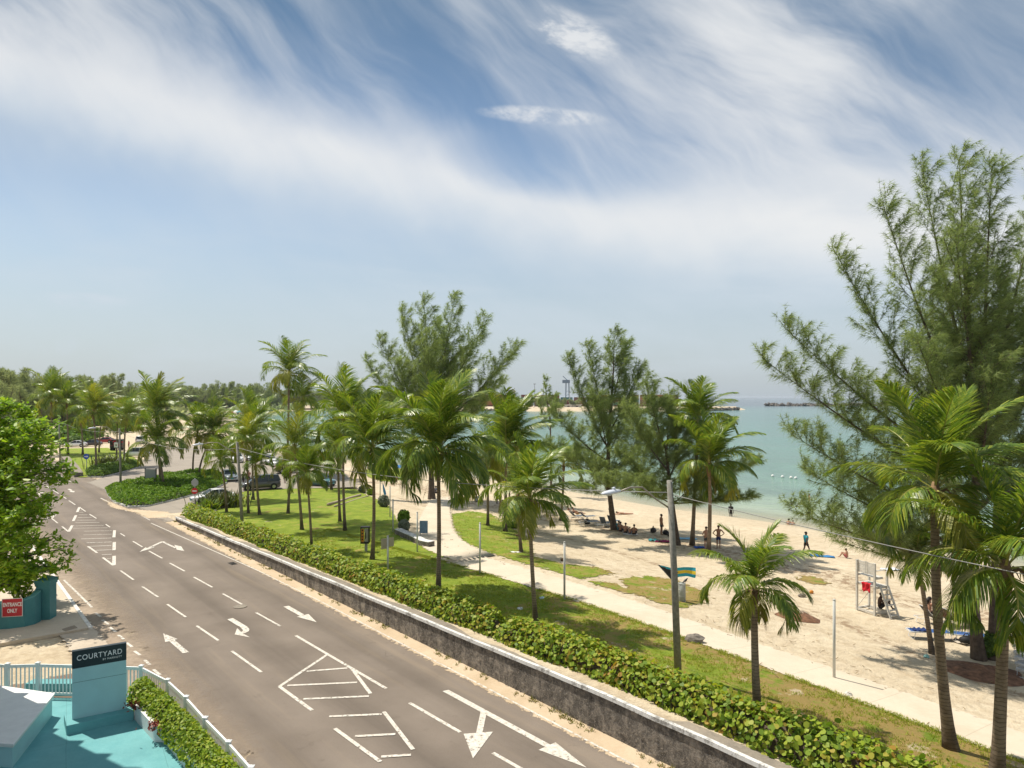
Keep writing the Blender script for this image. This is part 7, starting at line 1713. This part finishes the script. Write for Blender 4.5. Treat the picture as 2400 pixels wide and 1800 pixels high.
person('sunbather reclining on the leftmost grey lounger', G(1340, 1212) + Vector((0, 0, .32)), face(.8, .35), 'recline', 'tan', BLKc, None); person('second sunbather reclining beside the leftmost grey lounger', G(1352, 1208) + Vector((0, 0, .05)), face(.9, .3), 'recline', 'light', (0.4, 0.3, 0.1), None, 'hair_brown')
person('dark skinned person sitting on the base of the white lifeguard chair', Vector((*(G(2062, 1436)[:2]), G(2062, 1436)[2] + .20)), face(.9, -.35), 'sit', 'dark', BLKc, None)
person('woman with tied up hair sitting behind the dark lounger', G(2178, 1452) + Vector((0, 0, .30)), face(.95, .2), 'seat', 'light', BLKc, None, 'hair_dark', True, bikini=True)
person('dark haired person reclining on the tan lounger', G(2206, 1470) + Vector((0.35, 0.05, .33)), face(.9, .15), 'recline', 'brown', BLKc, None)
person('person standing knee deep in clear shallow water', atz(1713, 1210, ZW) + Vector((0, 0, -.45)), face(.6, .8), 'stand', 'dark', BLKc, BLKc)
person('bather in dark top standing waist deep in the turquoise water', atz(1886, 1172, ZW) + Vector((0, 0, -.95)), face(1, .1), 'stand', 'brown', BLKc, (0.06, 0.03, 0.10)); person('bare backed bather embracing the one in dark top, waist deep', atz(1897, 1173, ZW) + Vector((0, 0, -.95)), face(-1, .1), 'stand', 'light', NAVY, None, 'hair_brown')
person('fair bather sitting in the shallows at the sand edge', atz(1848, 1229, ZW) + Vector((0, 0, -.35)), face(.6, .8), 'sit', 'light', NAVY, None); person('small fair child sitting in the shallows beside an adult', atz(1858, 1230, ZW) + Vector((0, 0, -.25)), face(.6, .8), 'sit', 'light', NAVY, None, 'hair_brown', scale=.75)
person('fair haired child sitting on the sand near the blue towel', G(1985, 1308), face(-.6, .5), 'sit', 'light', (0.4, 0.1, 0.1), None, 'hair_brown', scale=.8)
person('person in pale shirt sitting on the shaded sand behind the broad palm', G(1117, 1176), face(-.2, 1), 'sit', 'dark', BLKc, (0.42, 0.46, 0.52)); person('dark clad person sitting left of the broad palm trunk', G(1021, 1163) + Vector((0, 0, .35)), face(.9, -.2), 'seat', 'dark', BLKc, (0.20, 0.21, 0.26)); person('bare chested person sitting among the posts near the grass strip', G(930, 1136) + Vector((0, 0, .4)), face(-.9, -.2), 'seat', 'tan', (0.10, 0.03, 0.03), None)
person('dark clad person standing behind palms on the shaded sand', G(1165, 1181), face(.7, -.5), 'stand', 'dark', BLKc, BLKc); person('person in dark top sitting low in the shade by two palms', G(1177, 1191), face(.6, .6), 'sit', 'brown', (.12, .02, .02), BLKc)
person('dark person in black clothes walking across the car park', A0(570, 1138), face(.7, -.6), 'walk', 'dark', BLKc, BLKc); person('bare shouldered person walking behind the grey people carrier', A0(583, 1134), face(.6, -.7), 'walk', 'tan', BLKc, (0.35, 0.16, 0.12)); person('person standing at the black car with raised tailgate', A0(668, 1133), face(.3, 1), 'stand', 'brown', BLKc, (0.3, 0.3, 0.3))
person('person in red cap and white shirt beside the vendor cart', A0(291, 1055, 0), face(-.8, -.3), 'stand', 'dark', BLKc, (0.65, 0.65, 0.64), 'hair_dark'); person('person in yellow shirt behind the vendor cart', A0(283, 1052, 0), face(.8, -.3), 'stand', 'dark', BLKc, (0.55, 0.42, 0.03)); person('person in red shirt by the vendor cart', A0(302, 1052, 0), face(-.5, -.6), 'stand', 'brown', BLKc, (0.5, 0.03, 0.03))
rnd = random.Random(5)
for k, (px, py, lab, c) in enumerate(((516, 962, 'tiny figure walking on the far beach sand', (0.5, .3, .2)), (536, 964, 'tiny pink clad figure on the far beach', (.6, .2, .25)), (530, 957, 'tiny blue clad figure by the red parasol on the far beach', (.05, .1, .3)))):
    d = 480; x = (px - 1200)*d/F; person(lab, Vector((x, d, terr(x, d))), rnd.uniform(0, 6), 'walk', 'tan', BLKc, c)
# ================================================================ the far shore
def far_tree_meshes(n, H, wd, seed, mat, plume=True):
    """small tree proto: trunk mesh and crown mesh data around the origin"""
    rng = np.random.default_rng(seed); rnd = random.Random(seed); b = MB(); C = []; D = []
    k = rnd.randint(6, 9)
    for i in range(k):
        a = rnd.uniform(0, 6.28); L = rnd.uniform(.62, 1.0)*H; sp = rnd.uniform(0.05, .62)*wd
        tip = Vector((math.cos(a)*sp, math.sin(a)*sp, L)); P = [Vector((0, 0, -0.3)), tip*0.35 + Vector((0, 0, .05*H)), tip]
        b.tube(P, [H*0.018, H*0.012, 0.03], 6)
        for j in range(n//k):
            f = rnd.uniform(.18, 1.0); p = P[0].lerp(P[1], f/.35) if f < .35 else P[1].lerp(P[2], (f - .35)/.65)
            r_ = wd*(0.24*(1 - f)**0.6 + 0.03); a2 = rnd.uniform(0, 6.28); q = rnd.random()**0.5*r_
            e = p + Vector((math.cos(a2)*q, math.sin(a2)*q, q*rnd.uniform(-.15, .75)))
            if j % 7 == 0: b.tube([p, e], [0.06, 0.02], 3, 0, False)
            C.append(tuple(e)); D.append((math.cos(a2)*.6 + .15, math.sin(a2)*.6, .8))
    V = needles(rng, np.array(C), np.array(D), 5, H*0.060, H*0.0042, .2, .5)
    me1 = bpy.data.meshes.new('trunk'); me1.from_pydata(b.v, [], b.f); me1.materials.append(M['bark'])
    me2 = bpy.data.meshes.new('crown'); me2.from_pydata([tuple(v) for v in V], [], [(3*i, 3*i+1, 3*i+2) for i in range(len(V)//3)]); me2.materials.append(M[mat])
    return me1, me2
def bush_meshes(seed, mat, n=900):
    rng = np.random.default_rng(seed); v = rng.normal(size=(n, 3)); v /= np.linalg.norm(v, axis=1)[:, None]; v[:, 2] = np.abs(v[:, 2])
    q = np.array([0.75 + 0.4*mn.noise(Vector(p*2.0) + Vector((seed, 0, 0))) for p in v])[:, None]; C = v*q*rng.uniform(.7, 1.05, (n, 1)); C[:, 2] = C[:, 2]*.9 + .12
    V, Fc = leaves(rng, C, v + (0, 0, .3), 0.085, 5, .6, .1, .5)
    me2 = bpy.data.meshes.new('crown'); me2.from_pydata([tuple(x) for x in V], [], [tuple(int(i) for i in f) for f in Fc]); me2.materials.append(M[mat])
    b = MB(); [b.tube([(0, 0, -.1), tuple(c)], [.04, .01], 4) for c in C[::25]]; me1 = bpy.data.meshes.new('trunk'); me1.from_pydata(b.v, [], b.f); me1.materials.append(M['twig'])
    return me1, me2
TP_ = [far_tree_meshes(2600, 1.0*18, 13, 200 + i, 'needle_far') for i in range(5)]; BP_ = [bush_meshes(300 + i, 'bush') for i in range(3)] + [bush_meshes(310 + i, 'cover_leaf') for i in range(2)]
def inst(name, label, cat, group, meshes, loc, sc, rz):
    t = thing(name, label, cat, loc, rz, group); t.scale = sc
    for nm, me in zip(('trunk', 'crown'), meshes):
        o = bpy.data.objects.new(nm, me); COL.objects.link(o); o.parent = t
    return t
rnd = random.Random(44)
FT = 'far casuarinas behind the bay'
def far_tree(px, top, d, lab, mi=None, wid=1.0):
    x = (px - 1200)*d/F; z = terr(x, d) if d < 880 else 1.0
    if d > 620 and px > 770: z = 1.0
    H = HC - (top - HY)*d/F - z; k = H/18; inst('casuarina_tree', lab, 'tree', FT, TP_[rnd.randrange(5) if mi is None else mi], (x, d, z), (k*wid*rnd.uniform(.9, 1.25),)*2 + (k,), rnd.uniform(0, 6.28))
la_ = 'tall hazy casuarina in the nearer tree line at the upper left'
for px, top, d in ((-30, 868, 205), (12, 856, 200), (38, 866, 215), (62, 862, 200), (92, 872, 225), (118, 876, 235), (142, 868, 230), (165, 880, 245), (185, 878, 240), (205, 882, 250), (-5, 880, 170), (70, 885, 190)): far_tree(px, top, d, la_)
lb_ = 'hazy casuarina in the clump left of the wind blown island palm'
for px, top, d in ((226, 884, 290), (242, 872, 285), (262, 876, 290), (282, 884, 300), (300, 892, 310), (318, 902, 330), (335, 897, 335)): far_tree(px, top, d, lb_)
lc_ = 'hazy casuarina in the line behind the far beach cars'
for px, top, d in ((352, 908, 420), (372, 898, 440), (392, 896, 480), (410, 902, 500), (428, 905, 520), (446, 904, 520), (462, 902, 530), (480, 896, 540), (500, 897, 550), (522, 892, 550), (540, 891, 560), (558, 894, 560), (578, 902, 580), (594, 896, 590), (612, 898, 600), (630, 902, 620), (648, 904, 640)): far_tree(px, top, d, lc_)
ld_ = 'low hazy casuarina along the far end of the bay'
for px, top, d in ((668, 908, 760), (690, 906, 770), (712, 910, 770), (735, 907, 780), (760, 912, 790), (785, 910, 800), (812, 913, 800), (840, 912, 800), (868, 914, 790), (900, 915, 790), (935, 914, 780), (970, 916, 780), (1010, 916, 780), (1050, 917, 770), (1090, 918, 770), (1130, 917, 770), (1160, 919, 770)): far_tree(px, top, d, ld_, None, 1.7)
le_ = 'small casuarina in front of the stacked containers'
for px, top, d in ((1262, 927, 690), (1285, 925, 690), (1300, 930, 690), (1318, 928, 690), (1345, 932, 690), (1240, 932, 690), (1215, 930, 690), (1408, 933, 690), (1535, 926, 690), (1548, 924, 690), (1558, 928, 690)): far_tree(px, top, d, le_, None, 1.5)
GB = 'leafy bushes and low trees behind the car park'
lg_ = 'rounded leafy bush in the green belt behind the far lawn'
for k in range(38):
    px = rnd.uniform(-40, 330); d = rnd.uniform(165, 330); x = (px - 1200)*d/F; h = rnd.uniform(3, 6)*(0.7 + d/700); inst('leafy_bush', lg_, 'bush', GB, BP_[rnd.randrange(5)], (x, d, terr(x, d)), (h*rnd.uniform(.8, 1.2),)*2 + (h,), rnd.uniform(0, 6.28))
lh_ = 'rounded leafy bush at the back of the far beach'
for k in range(34):
    px = rnd.uniform(345, 660); d = 530 + (px - 345)*0.35 + rnd.uniform(0, 40); x = (px - 1200)*d/F; h = rnd.uniform(4, 8); inst('leafy_bush', lh_, 'bush', 'bushes at the back of the far beach', BP_[rnd.randrange(5)], (x, d, terr(x, d)), (h*rnd.uniform(1.0, 1.6),)*2 + (h,), rnd.uniform(0, 6.28))
for k, (px, top, d) in enumerate(((418, 938, 500), (500, 935, 520), (530, 932, 520), (548, 935, 530), (330, 945, 300), (310, 938, 290), (388, 940, 400), (250, 945, 240), (205, 930, 210), (95, 935, 190))):
    B0 = Vector(((px - 1200)*d/F, d, 0)); B0.z = terr(B0.x, d); rr = 26*d/F if d > 350 else 34*d/F
    t = thing('palm_tree', 'small distant palm in the greenery behind the car park and far beach', 'palm tree', B0, 0, 'distant palms'); Hh = HC - (top - HY)*d/F - B0.z
    MB().tube([(0, 0, 0), (0.2, 0, Hh*.5), (0.1, 0, Hh)], [.28, .2, .16], 6).build('trunk', M['palm_trunk'], t); V, Fq, mi_ = crown(random.Random(k + 60), rr, 14, WIND*.5, 1.4, 14); np_mesh('crown', np.array(V) + (0.1, 0, Hh), np.array(Fq), [M['frond'], M['frond_y'], M['rachis']], t, mi_)
# distant wood as one mass behind the single trees
C = []; rng = np.random.default_rng(9)
for k in range(5200):
    px = rng.uniform(-500, 1180); d = (330 + 0.0006*max(0, px)**2*0.9 + rng.uniform(0, 120)) if px < 700 else rng.uniform(800, 880)
    x = (px - 1200)*d/F; C.append((x, d, 1.0 + abs(rng.normal())*2.6*(0.5 + 0.5*mn.noise(Vector((px*0.02, 0, 0))) + .35)))
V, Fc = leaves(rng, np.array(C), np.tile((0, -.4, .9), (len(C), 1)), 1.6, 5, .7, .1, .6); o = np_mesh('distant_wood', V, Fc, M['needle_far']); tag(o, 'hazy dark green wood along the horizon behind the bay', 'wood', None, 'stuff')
# port land
land = [(-150, 690), (-20, 668), (120, 656), (200, 690), (222, 716), (214, 735), (150, 900), (-420, 1100), (-420, 760), (-200, 700)]
b = MB(); ar = sum(land[i][0]*land[(i+1) % len(land)][1] - land[(i+1) % len(land)][0]*land[i][1] for i in range(len(land))); b.prism(land if ar > 0 else land[::-1], -4, 1.0)
o = b.build('port_land', mat_concrete('port ground', (0.30, 0.25, 0.18), (0.46, 0.40, 0.31), False)); tag(o, kind='structure')
M['rock'] = paint('breakwater rock', (0.20, 0.175, 0.15), 0.95, 0.5, 0.6)
def rocks(name, label, line, n, r0, z0, h, w_, seed):
    rr = random.Random(seed); b = MB(); L = [Vector((*p, 0)) for p in line]
    seg = [(a, b_, (b_ - a).length) for a, b_ in zip(L[:-1], L[1:])]; tot = sum(q[2] for q in seg)
    for k in range(n):
        x = rr.uniform(0, tot)
        for a, b_, l in seg:
            if x <= l: p = a.lerp(b_, x/l); break
            x -= l
        f = rr.uniform(-1, 1); r_ = r0*rr.uniform(.5, 1.2); c = (p.x + rr.uniform(-.5, .5), p.y + f*w_, z0 + h*(1 - abs(f))*rr.uniform(.4, 1.0)); b.ball(c, (r_*rr.uniform(.8, 1.5), r_, r_*rr.uniform(.6, 1.0)), 6, 4, 0, .18, rr)
    o = b.build(name, M['rock']); tag(o, label, 'rocks', None, 'stuff')
rocks('shore_rocks', 'rock armour along the edge of the port land across the bay', [(-150, 688), (-20, 666), (120, 654), (198, 690), (224, 718)], 900, 1.5, ZW, 2.6, 3, 1)
o_bw = atz(1795, 951.5, ZW); rocks('breakwater_rocks', 'long low rock breakwater lying across the sea before the horizon', [(o_bw.x, o_bw.y), (760, o_bw.y - 20), (1500, o_bw.y - 60)], 1500, 2.6, ZW - .5, 4.6, 6, 2)
# containers
ccol = [paint('container ' + n, c, 0.7, 0.2, .5) for n, c in (('rust', (0.20, 0.055, 0.042)), ('maroon', (0.15, 0.035, 0.035)), ('orange', (0.36, 0.11, 0.05)), ('teal', (0.06, 0.17, 0.18)), ('brown', (0.17, 0.075, 0.055)))]
cn = ['rust red', 'maroon', 'faded orange', 'teal', 'brown']; rr = random.Random(8)
def cont_mesh(mat):
    b = MB(); b.box((0, 0, 1.3), (12.0, 2.4, 2.5)); 
    for i in range(24): b.box((-5.75 + i*.5, -1.22, 1.3), (.22, .06, 2.3))
    b.box((0, 0, 2.58), (12.1, 2.46, .06)); me = bpy.data.meshes.new('container'); me.from_pydata(b.v, [], b.f); me.materials.append(mat); return me
cms = [cont_mesh(m) for m in ccol]
for col_ in range(17):
    px = 1080 + col_*31
    for lv in range(rr.choice((4, 5, 5, 5))):
        ci = rr.choice((0, 0, 1, 1, 4, 4, 2, 3)); d = 745 + rr.uniform(-.3, .3); o = bpy.data.objects.new('shipping_container', cms[ci]); COL.objects.link(o); o.location = ((px - 1200)*d/F, d, 1.0 + lv*2.62)
        tag(o, cn[ci] + ' shipping container stacked in the port across the bay', 'container', 'stacked containers in the port')
def simple(name, label, cat, px, d, parts, group=None, z=1.0):
    t = thing(name, label, cat, ((px - 1200)*d/F, d, z), 0, group)
    for nm, mb, mt in parts: mb.build(nm, mt, t)
    return t
k = 760/F
M['cream'] = paint('cream wall', (0.60, 0.56, 0.50), 0.7, 0.08, .3); M['blue_grey'] = paint('blue grey steel', (0.22, 0.28, 0.36), 0.5, 0.1, .5); M['pinkw'] = paint('pink wall', (0.55, 0.36, 0.30), 0.7, .1, .4); M['roof_dk'] = paint('dark roof', (0.12, 0.09, 0.08), 0.8, .2, .5)
b1 = MB(); b1.box((0, 0, 9), (11*k*1.6, 8, 18)); b2 = MB(); b2.box((-14*k, 0, 6.2), (11*k, 8, 12.4)); b3 = MB(); [b3.tube([(x*k, 0, 18), (x*k, 0, 20)], .7, 8) for x in (-6, 0, 6)]; b3.box((0, 0, 18.1), (11*k*1.66, 8.4, .3))
simple('silo_building', 'cream stepped silo building rising above the red containers', 'building', 1199, 760, (('wall', b1, M['cream']), ('lower_wall', b2, M['cream']), ('roof', b3, M['white'])))
for px, top, lab in ((1253, 900, 'slender light mast left among the containers'), (1274, 899, 'light mast with cross head above the containers'), (1335, 919, 'white flag pole in front of the containers')):
    h = HC - (top - HY)*720/F - 1; m1 = MB().tube([(0, 0, 0), (0, 0, h)], [.22, .16], 6); m2 = MB().box((0, 0, h), (2.4, .5, .5)); simple('light_mast', lab, 'mast', px, 720, (('pole', m1, M['roof_dk'] if 'white' not in lab else M['white']), ('head', m2, M['roof_dk'])))
h = HC - (885 - HY)*780/F; b1 = MB(); [b1.bar((sx*2.2, sy*2, 0), (sx*1.5, sy*1.5, h*.8), .7, .7) for sx in (-1, 1) for sy in (-1, 1)]; [b1.bar((-2, 0, z_), (2, 0, z_ + 2), .4, .4) for z_ in (4, 8, 12, 16)]; b2 = MB(); b2.box((-1.5, 0, h*.84), (8, 4, 3.4)); b2.bar((0, 0, h*.88), (-5, 0, h*1.02), .7, .7)
simple('port_crane', 'blue grey port crane behind the casuarina left of the tall sand palm', 'crane', 1330, 780, (('tower', b1, M['blue_grey']), ('cab', b2, M['blue_grey'])))
for px, w_, lab in ((1332, 18, 'small white hut with roof on the port shore'), (1352, 20, 'low aqua and white shed on the port shore')):
    kk = 690/F; b1 = MB().box((0, 0, 1.6), (w_*kk, 4, 3.2)); b2 = MB().box((0, 0, 3.35), (w_*kk + .8, 4.8, .3)); b3 = MB().box((0, -2.02, 1.6), (w_*kk*.3, .06, 1.6)); simple('shed', lab, 'shed', px, 690, (('wall', b1, M['cream']), ('roof', b2, M['white']), ('door', b3, M['roof_dk'])))
kk = 680/F; b1 = MB().box((1.0, 0, 2.1), (5.2, 2.4, 2.6)); b2 = MB().box((-2.6, 0, 1.7), (1.8, 2.3, 2.0)); b3 = MB(); [b3.tube([(x, -1.3, .5), (x, 1.3, .5)], .5, 10) for x in (-2.5, .2, 2.4)]
simple('parked_truck', 'white box truck parked on the port shore', 'truck', 1279, 680, (('cargo_box', b1, M['white']), ('cab', b2, M['white']), ('wheels', b3, M['tyre'])))
# far beach buildings and parasols
for px, d, w_, h, lab, mt in ((515, 565, 14, 6, 'small pink house among trees behind the far beach', 'pinkw'), (472, 575, 16, 5, 'pale pinkish house behind the far beach bushes', 'pinkw'), (758, 700, 10, 5, 'white house at the end of the bay', 'cream'), (528, 545, 8, 3.4, 'low white hut behind the far beach cars', 'cream')):
    x = (px - 1200)*d/F; b1 = MB().box((0, 0, h/2), (w_, 7, h)); b2 = MB(); b2.loft([[(-w_/2 - .5, -4, h), (w_/2 + .5, -4, h), (w_/2 - 2, 0, h + 2.2), (-w_/2 + 2, 0, h + 2.2)], [(-w_/2 - .5, 4, h), (w_/2 + .5, 4, h), (w_/2 - 2, .1, h + 2.2), (-w_/2 + 2, .1, h + 2.2)]]); b3 = MB(); b3.box((-w_*.25, -3.52, h*.5), (1.6, .05, 1.5)); b4 = MB().box((w_*.2, -3.52, h*.4), (1.2, .05, h*.7))
    simple('beach_house', lab, 'house', px, d, (('wall', b1, M[mt]), ('roof', b2, M['roof_dk']), ('window', b3, M['car_glass']), ('door', b4, M['roof_dk'])), None, terr(x, d))
for px, d, c, lab in ((537, 485, 'red', 'red parasol canopy on the far beach'), (553, 500, 'white', 'large white market tent on the far beach'), (562, 498, 'teal', 'green and white market tent on the far beach')):
    x = (px - 1200)*d/F; b1 = MB(); [b1.tube([(sx, sy, 0), (sx, sy, 2.6)], .08, 5) for sx in (-1.8, 1.8) for sy in (-1.5, 1.5)]; b2 = MB().tube([(0, 0, 2.5), (0, 0, 2.9), (0, 0, 4.0)], [3.0, 2.6, .1], 4 if c != 'red' else 10); simple('market_tent', lab, 'tent', px, d, (('posts', b1, M['white']), ('canopy', b2, M[c])), None, terr(x, d))
for px in (632, 638, 644, 651, 657, 663, 669):
    d = 665; x = (px - 1200)*d/F; b1 = MB().tube([(0, 0, 0), (0, 0, 2.3)], .05, 5); b2 = MB().tube([(0, 0, 2.1), (0, 0, 2.3), (0, 0, 2.8)], [1.5, 1.3, .05], 10); simple('beach_parasol', 'white parasol in the row at the far end of the bay', 'parasol', px, d, (('pole', b1, M['white']), ('canopy', b2, M['white'])), 'white parasols on the far beach', max(-1, terr(x, d)))
# ---------------------------------------------------------------- thin sea haze
b = MB(); b.box((0, 0, 9.5), (90000, 90000, 34)); 
t = NT('haze'); vo = t.n('VolumePrincipled'); vo.inputs['Color'].default_value = (0.80, 0.88, 0.97, 1); vo.inputs['Density'].default_value = 0.00007; vo.inputs['Anisotropy'].default_value = 0.2
t.l(vo.outputs[0], t.out.inputs['Volume'])
o = b.build('haze', t.mat); tag(o, 'thin pale haze in the air over the sea and shore', 'haze', None, 'stuff')
